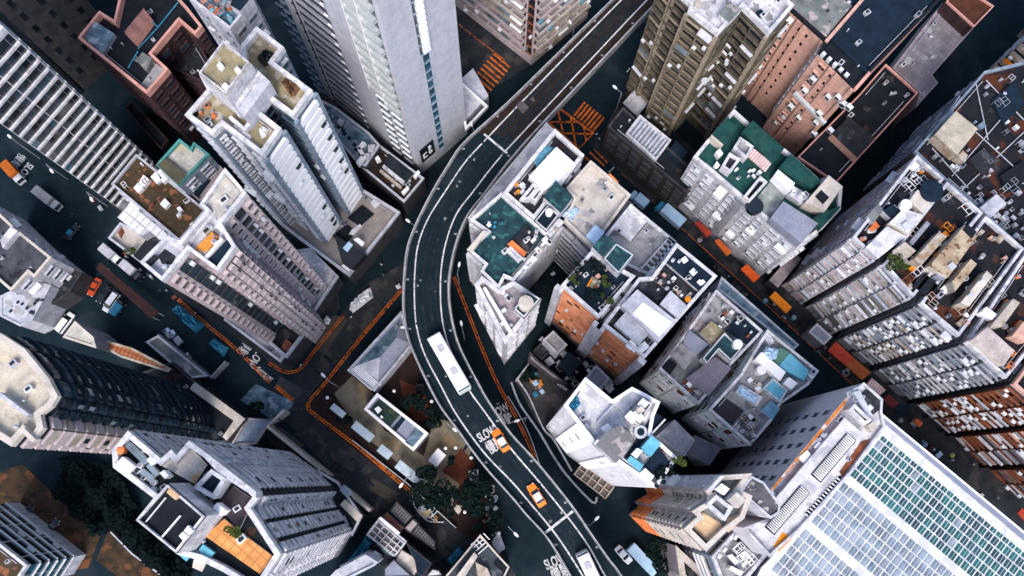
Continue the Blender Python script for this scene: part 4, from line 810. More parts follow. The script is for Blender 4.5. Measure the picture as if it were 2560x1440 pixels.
part(b, 'roof_slab', z7t((750,270),(890,110),(1010,220),(890,370)), 0, .3, 'beige', 'wroof'); part(b, 'roof_slab', z7t((1020,225),(1170,345),(1040,470),(900,370)), 0, .35, 'lgrey', 'greyroof')
h8 = 33
b = building('apartment_block', 'roof garden block with a bright orange brick face', 'apartment block', roof=[(1478,628),(1588,690),(1497,795),(1403,713)], h=h8, wall='mauve2', rf='navy', par='white', pt=.5, ph=.9, fh=2.7, fac={2: [(.0,.06,'s',2,'white2','gdark','white2'),(.03,.97,'o',1.5,('orange','orange','orange','peach'),'gdark','peach',{'var':.16,'fh':1.15})]}, win=[(.05,.95,'w',3,'ac',G,'white2',{'var':.4})]); c8 = b
part(b, 'teal_house', z7t((600,410),(700,320),(780,380),(680,490)), 0, 3, 'white2', 'teal'); part(b, 'teal_house', z7t((780,380),(920,470),(800,620),(680,500)), 0, 2.6, 'white2', 'teal', rim=('steel', .1))
b = building('apartment_block', 'block with white roofs, a dotted skylight and an orange ribbed face', 'apartment block', roof=[(1508,812),(1597,694),(1630,692),(1692,608),(1793,690),(1752,735),(1612,895)], h=h8, wall='mauve2', rf='char', par='white', pt=.5, ph=1.0, fh=2.7, fac={6: [(.02,.98,'o',1.5,('orange','orange','rust','orange'),'gdark','peach',{'var':.2,'fh':1.15})]}, win=[(.05,.95,'w',3,'ac',G,'white2',{'var':.4})]); c8b = b
part(b, 'white_roof_house', z7t((940,730),(1230,965),(1100,1130),(820,850)), 0, 2.4, 'lgrey', 'lgrey'); part(b, 'dotted_skylight', z7t((980,825),(1200,975),(1105,1085),(905,910)), 2.4, 2.6, 'panel', 'dots')
part(b, 'tin_roof', z7t((860,890),(1045,1045),(950,1150),(770,990)), 0, 1.6, 'lgrey'); part(b, 'grey_roof', z7t((1190,740),(1320,860),(1250,950),(1110,840)), 0, 1.8, 'lgrey'); part(b, 'black_roof', z7t((1240,385),(1530,625),(1415,755),(1130,510)), 0, .8, 'white2', 'navy')
part(b, 'roof_terrace', z7t((1110,530),(1380,760),(1310,850),(1050,650)), 0, .2, 'white2', 'char')
for i in range(7): part(c3, 'well_beam', z7t((1165-28*i,345+32*i),(1178-28*i,335+32*i),(1235-28*i,385+32*i),(1222-28*i,398+32*i)), 0, .8, 'white')
part(c3, 'well_wall', z7t((1165,345),(1175,352),(960,600),(945,590)), 0, .9, 'white'); part(c3, 'well_wall', z7t((1230,380),(1242,390),(1030,645),(1015,630)), 0, .9, 'white')
b = building('apartment_block', 'block with patchwork grey and navy roofs beside the turquoise roofed block', 'apartment block', roof=[(1791,724),(1908,828),(1828,912),(1747,1011),(1648,922),(1741,796)], h=22, wall=M('pale_green_render', (.6,.68,.64), (.46,.54,.52), streak=.3), rf='moss', par='white2', pt=.4, ph=.8, fh=2.3, win=[(.02,.46,'o',1.7,('panel','pale_green','pale_green','lgrey'),'gdark','panel',{'var':.4,'fh':1.5}),(.5,.98,'o',1.7,('panel','pale_green','pale_green','lgrey'),'gdark','panel',{'var':.4,'fh':1.5})]); c9 = b
part(b, 'roof_slab', zC((520,460),(680,580),(580,660),(470,570)), 0, 1.2, 'tin'); part(b, 'roof_slab', zC((460,570),(580,660),(490,780),(370,660)), 0, 1.0, 'lgrey', 'greyroof'); part(b, 'roof_slab', zC((360,695),(425,740),(370,820),(300,760)), 0, 1.0, 'black')
part(b, 'green_roof', zC((800,480),(940,620),(850,720),(755,630),(660,745),(620,690)), 0, 2.4, 'white', 'teal', rim=('white', .4)); part(b, 'tin_roof', zC((730,680),(860,770),(680,990),(500,850)), 0, 1.6, 'tin', M('speckled_mauve_roof', (.2,.18,.22), (.15,.14,.17))); part(b, 'roof_slab', zC((680,160),(900,310),(800,450),(600,390)), 0, .3, 'moss', 'greyroof')
part(b, 'navy_roof', zC((930,320),(1120,470),(1000,600),(810,470)), 0, .5, 'lgrey', 'navy'); part(b, 'mossy_roof', zC((700,390),(800,470),(700,590),(610,480)), 0, 1.6, 'lgrey', 'mustard')
b = building('apartment_block', 'block with turquoise roof sheets and a pale green balcony face', 'apartment block', roof=[(1919,824),(2047,927),(2022,961),(1951,1011),(1929,1052),(1876,1114),(1772,1024),(1851,936)], h=23, wall=W['pale_green_render'] if 'pale_green_render' in W else MATS['pale_green_render'], rf='greyroof', par='white', pt=.4, ph=.8, fh=2.3, win=[(.02,.46,'o',1.7,('panel','pale_green','pale_green','lgrey'),'gdark','panel',{'var':.4,'fh':1.5}),(.5,.98,'o',1.7,('panel','pale_green','pale_green','lgrey'),'gdark','panel',{'var':.4,'fh':1.5})]); c9b = b
part(b, 'turquoise_roof', zC((1330,650),(1480,790),(1440,870),(1240,750)), 0, 1.6, 'turq'); part(b, 'turquoise_roof', zC((1190,845),(1310,945),(1250,1050),(1100,930)), 0, 1.4, 'white', 'turq', rim=('white', .3)); part(b, 'turquoise_roof', zC((1180,1030),(1250,1090),(1190,1180),(1100,1110)), 0, 1, 'ice', M('faded_blue_sheet', (.2,.42,.58)))
part(b, 'green_sheet', zC((1250,600),(1330,650),(1240,750),(1190,700)), 0, 1.5, 'green', M('moss_green_sheet', (.1,.22,.17))); part(b, 'white_canopy', zC((1100,640),(1295,800),(1250,870),(1050,700)), 0, 2.2, 'panel'); part(b, 'white_canopy', zC((1320,840),(1390,890),(1340,940),(1280,890)), 0, 2.3, 'panel')
part(b, 'dark_roof', zC((790,990),(960,1110),(860,1230),(700,1100)), 0, .2, 'char', M('charcoal_felt', (.05,.04,.055))); part(b, 'roof_slab', zC((940,900),(1110,1000),(1060,1080),(890,960)), 0, 1.2, 'white2', 'wroof')
building('canopy_strip', 'rusty edged light blue grey canopy strip along the truck street', 'canopy', roof=[(1804,692),(1997,862),(1985,874),(1793,722)], h=16, wall='grey', rf='tealst', par='lgrey', ph=.2)
# alley roofs
AL = [([(1383,827),(1418,862),(1393,885),(1358,850)], 9, 'lgrey', 'greyroof', 'small pale roof in the alley below the garden block, with scattered boxes'), ([(1420,880),(1455,905),(1427,937),(1397,910)], 7, 'navy', 'navy', 'small teal roof shed in the alley between the wedge block and the white tower'),
      ([(1490,912),(1524,945),(1487,990),(1455,955)], 10, 'lgrey', 'tin', 'grey tin roofed house just above the white tower'), ([(1325,880),(1350,905),(1420,960),(1380,950),(1320,900)], 5, 'dgrey', 'mauve', 'narrow brown roof beside the vacant lot wall'),
      ([(1355,855),(1375,880),(1355,900),(1330,880)], 4, 'dgrey', 'char', 'dark shed roof at the left mouth of the alley'), ([(1687,1050),(1737,1100),(1712,1140),(1643,1090)], 13, 'lgrey', 'lgrey', 'pale grey flat roof with black spots beside the white tower'),
      ([(1737,1088),(1803,1120),(1773,1163),(1720,1130)], 11, 'grey', 'tin', 'ribbed grey roof below the pale green balcony face'), ([(1330,640),(1352,655),(1320,715),(1300,700)], 4, 'grey', 'mauve', 'pinkish bus-like roof at the bottom of the light well')]
for q, hh, wl, rf, lb in AL: building('low_block', lb, 'low building', roof=q, h=hh, wall=wl, rf=rf, par=wl, ph=.3)
# ---- white tower bottom centre
b = building('apartment_tower', 'white tower with turquoise roof sheets leaning over the ramp, bottom centre', 'tower', roof=[(1464,944),(1531,1000),(1580,968),(1614,985),(1650,1005),(1635,1040),(1627,1085),(1655,1110),(1693,1145),(1640,1220),(1553,1160),(1486,1110),(1411,1013)], h=50, wall=M('bright_white_render', (.75,.74,.77), (.66,.65,.69), streak=.25), rf='wroof', par='panel', pt=.4, ph=1.0, fh=2.7,
    fac={9: [(.1,.9,'s',3.5,'white2','gdark','white2',{'drop':.75})], 10: [(.1,.5,'s',3.5,'white2','gdark','white2',{'drop':.8}),(.55,.95,'f',3,'panel','lgrey','panel',{'var':.1})], 11: [(.05,.3,'s',2.5,'white2','gdark','white2',{'drop':.8}),(.45,.95,'f',3,'panel','lgrey','panel',{'var':.15})]}); c11 = b
part(b, 'lift_platform', zD((570,850),(710,710),(860,640),(1000,760),(890,910),(940,940),(810,1070)), 0, 3.6, 'white2', M('weathered_platform', (.2,.19,.19), (.12,.125,.13), patch=.6, pc=(.36,.3,.29))); part(b, 'dark_strip', zD((900,1010),(1240,490),(1350,560),(1180,750),(980,1000)), 0, .3, 'white', 'navy'); part(b, 'roof_room', zD((920,590),(1110,340),(1230,400),(1060,660)), 0, 2.4, 'white', 'moss', rim=('white', .4))
part(b, 'turquoise_roof', zD((1210,765),(1320,850),(1200,1000),(1095,895)), 0, 2, 'turq'); part(b, 'turquoise_roof', zD((975,990),(1120,1090),(1080,1165),(935,1040)), 0, 1.8, 'turq'); part(b, 'white_canopy', zD((1140,1125),(1240,1220),(1195,1280),(1080,1180)), 0, 1.6, 'panel'); part(b, 'black_net', zD((1290,890),(1410,1060),(1240,1200),(1130,1110)), 0, 1.0, 'navy'); part(b, 'white_canopy', zD((1050,900),(1110,930),(1040,1020),(985,970)), 0, 1.8, 'panel')
part(b, 'stair_well', zD((650,670),(720,625),(770,680),(700,740)), 0, 1.6, 'panel', hole='black'); part(b, 'roof_terrace', zD((790,370),(980,220),(1110,300),(890,520)), 0, .3, 'white', 'lgrey')
part(c11, 'roof_seam', zD((440,170),(446,166),(770,395),(764,402)), 0, .25, 'lgrey'); part(c11, 'low_wall', zD((590,610),(780,400),(800,410),(605,630)), 0, .9, 'lgrey'); part(c11, 'low_wall', zD((780,400),(980,220),(995,235),(800,420)), 0, .9, 'white2'); part(c11, 'terrace_step', zD((600,620),(780,420),(900,520),(720,640)), 0, .15, 'lgrey', 'lgrey')
part(c11, 'stained_corner', zD((330,235),(410,260),(300,410),(260,380)), 0, .05, 'brown'); part(c11, 'railing_wall', zD((880,1020),(890,1010),(1090,1160),(1080,1170)), 0, 1.0, 'white'); part(c11, 'low_wall', zD((1200,740),(1360,570),(1372,582),(1212,755)), 0, 1.0, 'white'); part(c11, 'step_box', zD((450,640),(480,615),(530,660),(500,690)), 0, .8, 'tin')
part(c11, 'planter', zD((1400,940),(1480,1000),(1400,1130),(1370,1100)), 0, .7, 'brown', 'leaf'); part(c11, 'parapet_wall', zD((560,850),(600,800),(620,815),(580,862)), 3.6, 4.2, 'white'); MB().cyl(*P(1602,1080,c11.zr+1), c11.zr, c11.zr+1, .9, 'steel').cyl(*P(1602,1080,c11.zr+1), c11.zr+1, c11.zr+1.1, .5, 'navy').build('water_tank', c11.root)
# pergola
pr = empty('pergola', (*P(1485,1200), 0), label='gridded grey pergola roof at the foot of the white tower beside the ramp', cat='pergola')
for i in range(6):
    x, y = 1436+15.5*i, 1186+12*i; MB().bar((*P(x,y,4),4), (*P(x+22,y-30,4),4), .16, 'tan').build('rafter', pr)
for j in range(3):
    x, y = 1436+11*j, 1186-15*j; MB().bar((*P(x,y,3.8),3.8), (*P(x+78,y+60,3.8),3.8), .12, 'tan').build('beam', pr)
MB().prism([P(1436,1186,3.5),P(1513,1246,3.5),P(1535,1216,3.5),P(1458,1156,3.5)], 3.3, 3.5, M('pergola_sheet', (.14,.12,.12), (.2,.14,.12)), bottom=True).build('roof_sheet', pr)
for x, y in ((1436,1186),(1513,1246),(1535,1216),(1458,1156)): p = P(x,y,3.4); MB().bar((*p,0),(*p,3.4),.12,'grey').build('post', pr)
# ---- bottom right
ot = [(.02,.98,'f',3,('mauve2','beige','tan'),'gdark','beige',{'var':.5,'z':(.34,1)}),(.02,.98,'f',3,'orange','gdark','orange',{'var':.1,'z':(0,.34)})]
b = building('apartment_tower', 'beige tower with peach terrace roof and orange lower storeys', 'tower', roof=[(1879,1184),(1800,1190),(1766,1226),(1778,1250),(1732,1278),(1745,1292),(1712,1322),(1766,1376),(1812,1332),(1860,1296),(1880,1240),(1850,1225)], h=51, wall='mauve2', rf='moss', par='beige', pt=.6, ph=1.2, fh=2.7,
    fac={0: [(.5,.95,'s',3,'lgrey','gdark','lgrey',{'drop':.3})], 1: wn(2.6, var=.3), 2: ot, 3: ot, 4: ot, 5: ot, 6: ot}); d1 = b
part(b, 'peach_terrace', zE((960,590),(1260,770),(1230,900),(1060,1060),(830,850)), 0, .15, 'beige', 'ptile'); part(b, 'planter', zE((815,840),(880,820),(1080,1010),(1050,1060)), 0, .9, 'leaf'); part(b, 'white_roof_house', zE((1450,365),(1570,460),(1470,570),(1340,465)), 0, 3, 'white', 'beige'); part(b, 'white_roof_house', zE((1260,250),(1360,320),(1290,400),(1180,320)), 0, 2.6, 'panel')
part(b, 'cooling_yard', zE((1190,400),(1400,560),(1300,730),(1060,520)), 0, 2.2, 'white', hole='moss'); part(b, 'parapet_wall', zE((1240,150),(1290,160),(1130,340),(1060,340)), 0, 2.5, 'white'); part(b, 'peach_terrace', zE((1340,700),(1480,640),(1540,690),(1350,880),(1280,830)), 0, .2, 'beige', 'ptile')
b = building('apartment_block', 'grey block with cluttered air conditioners, below the beige tower', 'apartment block', roof=[(1848,1318),(1918,1388),(1850,1470),(1830,1520),(1780,1392)], h=30, wall='bluegrey', rf='greyroof', par='white2', pt=.5, ph=1.0, win=[(.05,.95,'g',5,'lgrey','gdark','panel',{'drop':.4})]); d5 = b
for q in (zE((1410,960),(1440,905),(1475,930),(1440,980)), zE((1270,1120),(1300,1070),(1335,1095),(1295,1140)), zE((1200,1210),(1225,1150),(1265,1180),(1230,1220)), zE((1530,1130),(1560,1115),(1630,1180),(1600,1200))): part(b, 'air_conditioner', q, 0, 1.4, 'ac')
part(b, 'roof_house', zE((1380,1310),(1540,1390),(1500,1440),(1360,1350)), 0, 2, 'panel'); part(b, 'pipe_bundle', zE((1330,1180),(1390,1160),(1480,1260),(1430,1310)), 0, 1.2, 'lgrey', 'panel'); part(b, 'dark_court', zE((1470,870),(1630,1020),(1560,1110),(1420,960)), 0, .3, 'black')
building('apartment_block', 'slanting mauve wall block below the pine tree at the bottom edge', 'low building', roof=[(1690,1365),(1755,1425),(1800,1480),(1740,1500),(1700,1440)], h=16, wall='mauve', rf='char', par='beige', ph=.6, pt=1.0)
b = building('garden_roof_block', 'roof with a rounded, marbled grey terrace between the beige tower and louvre building', 'low building', roof=[(1879,1190),(1910,1206),(1951,1262),(1948,1282),(1927,1296),(1850,1228)], h=44, wall='lgrey', rf=M('marbled_roof', (.12,.12,.13), (.05,.05,.06), patch=1.2, pc=(.42,.38,.37)), par='lgrey', ph=.3, pt=.25)
b = building('louvre_building', 'broad grey walled building with white striped louvre vents and rusty roof edges', 'industrial building', roof=[(2117,993),(2160,957),(2207,998),(2205,1030),(2213,1066),(2130,1180),(2005,1320),(1925,1392),(1860,1320),(1925,1296),(1955,1265),(1925,1226)], h=39, wall=M('smooth_grey_wall', (.62,.59,.63), (.52,.5,.54), streak=.2), rf='wroof', par='white2', ph=.7, pt=.3, fh=3.4,
    fac={11: [(.06,.96,'s',3.2,'grey','gdark','grey',{'fh':4.6,'var':0})], 0: None}); d2 = b
part(b, 'rusty_ledge', [(2117,993),(2122,998),(1935,1222),(1925,1226)], 0, .72, 'gold', M('rust_orange_edge', (.75,.22,.02), (.4,.12,.02), patch=.8, pc=(.6,.5,.45))); part(b, 'raised_deck', [(2112,1044),(2162,1088),(1975,1306),(1925,1262)], 0, 1.5, 'white2', 'wroof')
for (x0, y0), (dx, dy), n in (((2119,1086),(-86,100),26), ((2003,1217),(-86,100),26)):
    for i in range(n):
        x, y = x0+dx*i/n*1.02, y0+dy*i/n*1.02; part(b, 'louvre_blade', [(x-1.2,y-1.2),(x+.9,y-.6),(x+20,y+16.5),(x+18,y+18)], 1.5, 2.0, 'panel')
    part(b, 'louvre_bed', [(x0-3,y0-4),(x0+22,y0+16),(x0+dx+19,y0+dy+21),(x0+dx-6,y0+dy)], 1.5, 1.6, 'navy')
part(b, 'rust_patch', zed([(535,660),(700,430),(770,410),(740,460),(560,700)], 3, 1920, 960), 0, .06, 'rust'); part(b, 'rust_patch', zed([(40,1220),(110,1110),(180,1160),(80,1260)], 3, 1920, 960), 0, .06, 'gold'); part(b, 'dark_gap', zed([(280,970),(540,685),(555,700),(300,1000)], 3, 1920, 960), 0, .1, 'black')
for i in range(14): x, y = 2013+6.1*i, 1285-6.9*i; part(b, 'ladder_rung', [(x,y),(x+1.6,y-1.8),(x+9,y+5),(x+7.4,y+7)], .1, .4, 'panel')
part(b, 'stair_house', zed([(610,190),(650,150),(780,270),(730,310)], 3, 1920, 960), 0, 2.4, 'white', hole='rust'); part(b, 'dark_roof', zed([(720,60),(760,30),(850,120),(850,180),(790,230),(690,90)], 3, 1920, 960), 0, .4, 'navy', 'char'); part(b, 'duct', zed([(640,60),(690,50),(760,190),(790,240),(740,230)], 3, 1920, 960), 0, 1.2, 'steel')
part(b, 'stair_house', zed([(750,310),(790,280),(830,320),(780,360)], 3, 1920, 960), 0, 1.6, 'beige')
# glass roof hall
b = building('glass_roof_hall', 'huge white framed hall roof with rows of green and grey glass panels', 'hall', roof=[(2187,1036),(2200,1030),(2640,1395),(2700,1440),(2700,1700),(1800,1640),(1905,1420),(1925,1400)], h=31, wall='tin', rf=M('white_hall_roof', (.76,.74,.77), (.62,.61,.65), fine=.35, patch=.6, pc=(.5,.5,.53)), par='panel', ph=.4, pt=.25); d3 = b
part(b, 'gutter', [(2190,1040),(2200,1032),(2600,1362),(2588,1374)], 0, .3, 'tin')
zt = b.zr+.3
o_ = Vector(P(2210,1074,zt)); du = Vector(P(2560,1362,zt))-o_; Ld = du.length; du.normalize(); dv = Vector((du.y, -du.x)); tv = Vector(P(1925,1418,zt))-o_
if dv.dot(tv) < 0: dv = -dv
sl_ = (tv.dot(du))/tv.dot(dv)
pg = MB(); R9 = random.Random(9)
def pane(u, v, a, c, m):
    p = o_+du*(u+sl_*v)+dv*v; T = Matrix(((du.x, dv.x, 0, p.x), (du.y, dv.y, 0, p.y), (0, 0, 1, b.zr), (0, 0, 0, 1)))
    key = ('pane', a, c, m)
    if key not in PROTO: PROTO[key] = MB().box(-a/2, a/2, -c/2, c/2, .0, .12, m).box(-.03, .03, -c/2, c/2, .12, .14, 'steel').mesh('skylight_panel')
    q = p
    if -40 < pix((p.x,p.y,zt))[0] < 2600 and pix((p.x,p.y,zt))[1] < 1480: emit(b, 'skylight_panel', PROTO[key], T)
v = .9
for sec, (rows, m, c, gap) in enumerate(((6, 'ggreen', 1.25, .26), (5, 'ggrey', 1.4, .26), (5, 'ggrey', 1.4, .26), (5, 'ggrey', 1.4, .26))):
    for r in range(rows):
        cc = c*(.55 if sec == 0 and r == 0 else 1)
        v += cc/2
        for i in range(46): pane(1.0+i*1.16, v, .86, cc, (m if R9.random() > .35 else m+'2') if R9.random() > .04 else ('ggrey' if m == 'ggreen' else 'tealst'))
        v += cc/2+gap
    v += 1.3
# ---- bottom left
b = building('apartment_tower', 'dark curved tower with ribbed bay windows and a beige terrace roof at the left edge', 'tower', roof=[(-60,820),(0,833),(60,872),(120,945),(143,990),(128,1015),(100,1037),(107,1070),(80,1105),(57,1082),(28,1115),(-60,1060),(-100,900)], h=64, wall=M('curved_tower_wall', (.008,.020,.033), (.005,.013,.022)), rf='btile', par='beige', pt=.7, ph=1.0, fh=3.0,
    fac={6: [(0,1,'f',3,('mauve2','tan'),'gdark','mauve2',{'var':.2})], 7: [(0,1,'f',3,('mauve2','tan'),'gdark','mauve2',{'var':.3})], 8: [(0,1,'f',3,'mauve2','gdark','mauve2')], 9: [(0,1,'f',3,'mauve2','gdark','mauve2')], 10: [(.05,.95,'f',3,'mauve','gdark','mauve')]},
    win=[(0,1,'k',3.4,M('bay_rib', (.007,.020,.034), (.005,.013,.023)),('gblue','gdark','gdark'),'black',{'var':.15})]); e1 = b
part(b, 'parapet_wall', [(0,980),(72,1035),(66,1042),(-6,988)], 0, 1.4, 'lgrey'); part(b, 'terrace_wall', [(52,1078),(60,1070),(88,1098),(80,1106)], 0, 1.6, 'beige')
building('tower_podium', 'beige edged podium round the foot of the dark curved tower', 'podium', roof=[(430,905),(487,955),(613,1047),(560,1105),(500,1110),(300,950)], h=6, wall='dgrey', rf='black', par='dgrey', ph=.3)
part(ALL[-1], 'beige_walkway', [(487,955),(613,1047),(566,1101),(556,1092),(584,1052),(474,972)], 0, .4, 'beige')
building('low_block', 'grey sunken yard roof right of the curved tower podium', 'low building', roof=[(618,1045),(700,1050),(668,1066),(640,1110),(575,1115)], h=4, wall='dgrey', rf='bluegrey', par='mauve', ph=.5)
building('low_block', 'small roof with a pinkish patched surface and moss stains by the parked grey van', 'low building', roof=[(187,803),(233,843),(240,870),(215,862),(157,843)], h=14, wall='grey', rf='pave', par='beige', ph=.2)
building('tiled_roof_house', 'long narrow building with a sloping strip of rust orange tiles beside the curved tower', 'house', roof=[(243,845),(330,870),(428,922),(420,930),(300,892),(258,868)], h=8, wall='dgrey', rf=tiled('rust_tile_strip', (.5,.16,.06), (.18,.06,.03), .8, .8, width=.12, rot=20), par='tan', ph=.1)
building('low_block', 'strip of mossy dark roof between the tiled strip and the yard wall', 'low building', roof=[(365,855),(395,838),(520,940),(480,945),(440,920)], h=4, wall='dgrey', rf='moss', par='lgrey', ph=.3)
b = building('low_block', 'dark flat roof with a white parapet corner at the left edge', 'low building', roof=[(-40,495),(0,535),(40,573),(127,643),(85,693),(70,680),(27,727),(-60,650)], h=15, wall='lgrey', rf=M('dark_felt_roof', (.04,.045,.055), (.08,.085,.1), patch=.4, pc=(.02,.02,.025)), par='beige', pt=.4, ph=.7, win=wn(3)); e4 = b
part(b, 'white_shed', zed([(0,360),(80,260),(130,290),(20,420)], 3, 0, 480), 0, 1.6, 'lgrey', 'wroof')
b = building('apartment_block', 'whitish stepped building with dark slot windows under the dark parapet roof', 'low building', roof=[(67,697),(127,713),(80,800),(50,815),(0,790),(0,740),(28,727)], h=9, wall='lgrey', rf='lgrey', par='lgrey', ph=.2); R9.seed(3)
for i in range(16):
    x, y = 20+R9.random()*80, 715+R9.random()*75
    if inside((x, y), [(67,697),(120,713),(75,800),(50,810),(5,785),(5,745),(28,730)]): part(b, 'roof_light', [(x,y),(x+6,y-5),(x+9,y-1),(x+3,y+4)], 0, .25+.01*i, 'gdark')
building('low_block', 'dark messy low building between the white parapet roof and the parked cars', 'low building', roof=[(130,645),(205,680),(175,730),(130,760),(120,715)], h=6, wall='dgrey', rf='char', par='dgrey', ph=.3)
canopy('canopy', 'long dark red canopy beside the row of parked cars', 'canopy', [(250,655),(397,780),(378,797),(240,672)], 4, M('oxblood_sheet', (.045,.017,.015), (.025,.014,.014)))
rib = [(.0,1,'f',2.2,('white2','mauve2','white2'),'gdark','white2',{'var':.3})]; rbd = [(.0,.25,'f',2.2,'white2','gdark','white2',{'var':0}),(.27,.45,'d',2,'white2','gdark','grey'),(.47,1,'f',2.4,('white2','white'),'gdark','white2',{'var':.25})]
b = building('apartment_tower', 'white ribbed tower with an orange tiled terrace at the bottom left', 'tower', roof=[(320,1078),(402,1148),(428,1125),(440,1140),(473,1102),(588,1185),(648,1240),(625,1270),(700,1385),(640,1480),(560,1430),(500,1400),(444,1385),(341,1300),(385,1245),(283,1168),(281,1125)], h=59, wall='lgrey', rf='black', par='white', pt=.6, ph=1.3, fh=2.5, win=rbd, fac={0: rib, 2: rib, 3: rib, 5: [(0,.3,'g',3,'black','gdark','dgrey',{'var':0}),(.3,1,'f',2.4,('white2','white','lgrey'),'gdark','white2',{'var':.25})], 7: [(0,.2,'f',2.4,'white2','gdark','white2',{'var':.2}),(.2,.3,'g',3,'black','gdark','dgrey',{'var':0}),(.3,.62,'f',2.4,('white2','white','lgrey'),'gdark','white2',{'var':.25}),(.62,.72,'g',3,'black','gdark','dgrey',{'var':0}),(.72,1,'f',2.4,'white2','gdark','white2',{'var':.2})]}); e2 = b  # flat dark glass columns imitate the shade of recesses between the ribs
zF = lambda *p: zed(p, 3.789, 280, 1060)
part(b, 'beige_terrace', zF((740,215),(905,385),(785,570),(455,385),(560,275),(615,325)), 0, .2, 'beige', tiled('stained_terrace_tiles', (.62,.56,.5), (.42,.36,.32), 1.0, 1.0, rot=40, pc=(.4,.22,.1))); part(b, 'grey_roof', zF((1150,590),(1340,720),(1200,1010),(1000,750)), 0, .5, 'white', M('aubergine_roof', (.06,.045,.055)))
part(b, 'roof_house', zF((540,560),(900,870),(620,1230),(230,910)), 0, 7, 'white2', 'black', rim=('white', .6)); part(b, 'orange_terrace', zF((880,1060),(1060,900),(1210,1020),(1530,1260),(1400,1420)), 0, .5, 'beige', 'otile')
part(b, 'stair_core', zF((940,430),(1080,520),(960,710),(770,600)), 0, 3.2, 'white', hole='navy'); part(b, 'white_box', zF((950,790),(995,745),(1085,820),(1035,870)), 0, 2.4, 'panel'); part(b, 'white_roof', zF((15,400),(100,310),(215,400),(145,485)), 0, 1.6, 'panel'); part(b, 'white_roof', zF((450,465),(490,435),(540,490),(500,520)), 0, 1.8, 'panel')
for q in (zF((120,210),(165,170),(345,345),(295,385)), zF((255,460),(290,420),(400,500),(355,550)), zF((320,400),(355,370),(445,460),(405,495))): part(b, 'skylight', q, 0, .9, 'steel', 'glight')
for q in (zF((680,1010),(720,960),(765,1010),(725,1055)), zF((632,1060),(670,1020),(718,1065),(678,1110))): part(b, 'roof_cabinet', q, 7, 7.9, 'panel')
part(b, 'roof_cabinet', zF((515,650),(545,600),(640,680),(600,720)), 7, 7.7, 'ptile'); part(b, 'pipe', zF((445,1090),(640,865),(650,872),(455,1100)), 7, 7.4, 'panel'); part(b, 'pipe', zF((315,925),(505,695),(511,700),(321,931)), 7, 7.25, 'panel'); part(b, 'turquoise_net', zF((615,1225),(780,1190),(700,1300)), 0, .6, 'turq'); part(b, 'turquoise_net', zF((860,1140),(970,1220),(900,1300),(820,1190)), 0, .8, 'turq'); part(b, 'pink_terrace', zF((790,1195),(850,1200),(900,1300),(850,1400),(760,1360)), 0, .3, 'beige')
part(b, 'parapet_wall', zF((730,160),(770,180),(1364,640),(1364,700),(1020,480)), 0, 3.0, 'white2'); part(b, 'planter_bed', zF((1100,1000),(1180,1010),(1200,1060),(1120,1060)), .5, 1.2, 'leaf2')
building('podium_block', 'dark base with a pale awning edge at the foot of the white ribbed tower', 'podium', roof=[(795,1175),(845,1205),(905,1290),(880,1340),(860,1300),(845,1330)], h=8, wall='dgrey', rf='char', par='lgrey', ph=.8)
part(ALL[-1], 'beige_slab', [(850,1262),(862,1248),(905,1288),(893,1305)], 0, 1.0, 'beige'); part(ALL[-1], 'roof_box', [(848,1225),(860,1212),(882,1230),(868,1245)], 0, 1.4, 'bluegrey')
b = building('apartment_block', 'white gridded office block at the bottom left corner with teal glass', 'office block', roof=[(-120,1265),(67,1413),(30,1470),(-150,1420)], h=21, wall='white2', rf='brown', par='white', pt=.4, ph=.7, fh=2.9, win=[(0,1,'g',4,'white','gdark','panel',{'var':.4})], fac={1: [(0,1,'g',3.4,'white','gteal','white')]})
# ---- sitting out area
b = building('pavilion', 'pavilion with a ribbed blue grey hipped roof by the flyover', 'pavilion', roof=[(868,926),(1003,778),(1030,862),(935,978)], h=5, wall='lgrey', rf='tin', par='lgrey', ph=.35, pt=.35)
zp = b.zr
def P3(x, y, z): return (*P(x, y, z), z)
rd = MB(); e0, e1_, e2_, e3 = P3(890,915,zp+.1), P3(1000,797,zp+.1), P3(1022,858,zp+.1), P3(945,950,zp+.1); r0, r1 = P3(950,893,zp+1.6), P3(992,843,zp+1.6)
rd.face([e0,e1_,r1,r0][::-1], 'tealst'); rd.face([e1_,e2_,r1][::-1], 'tin'); rd.face([e2_,e3,r0,r1][::-1], 'tin'); rd.face([e3,e0,r0][::-1], 'lgrey'); rd.build('hipped_roof', b.root)
for i in range(7): part(b, 'ridge_rib', [(870+1.3*i*3,927-2.2*i*.9),(872+1.3*i*3,925-2.2*i*.9),(930+1.3*i*3,974-2.2*i*.9),(928+1.3*i*3,976-2.2*i*.9)], .02, .12, 'panel')
b = building('toilet_block', 'white edged flat roofed block with a planted dark half in the sitting-out area', 'pavilion', roof=[(943,983),(1070,1083),(1033,1127),(910,1023)], h=5, wall='grey', rf='tin', par='panel', pt=.5, ph=.5)
part(b, 'green_roof', [(948,996),(1000,1037),(975,1066),(925,1024)], 0, .2, 'leaf', M('roof_sedum', (.02,.045,.035), (.012,.025,.02), patch=.7, pc=(.05,.06,.03))); part(b, 'glass_roof', [(1005,1042),(1014,1049),(990,1080),(980,1072)], 0, .3, 'panel', 'navy'); part(b, 'skylight', [(1012,1105),(1040,1070),(1060,1084),(1032,1118)], 0, .5, 'panel', 'tealst')
for q in ([(936,1022),(946,1015),(954,1024),(944,1034)], [(950,1041),(954,1038),(958,1043),(953,1046)]): part(b, 'roof_hatch', q, .2, .8, 'panel')
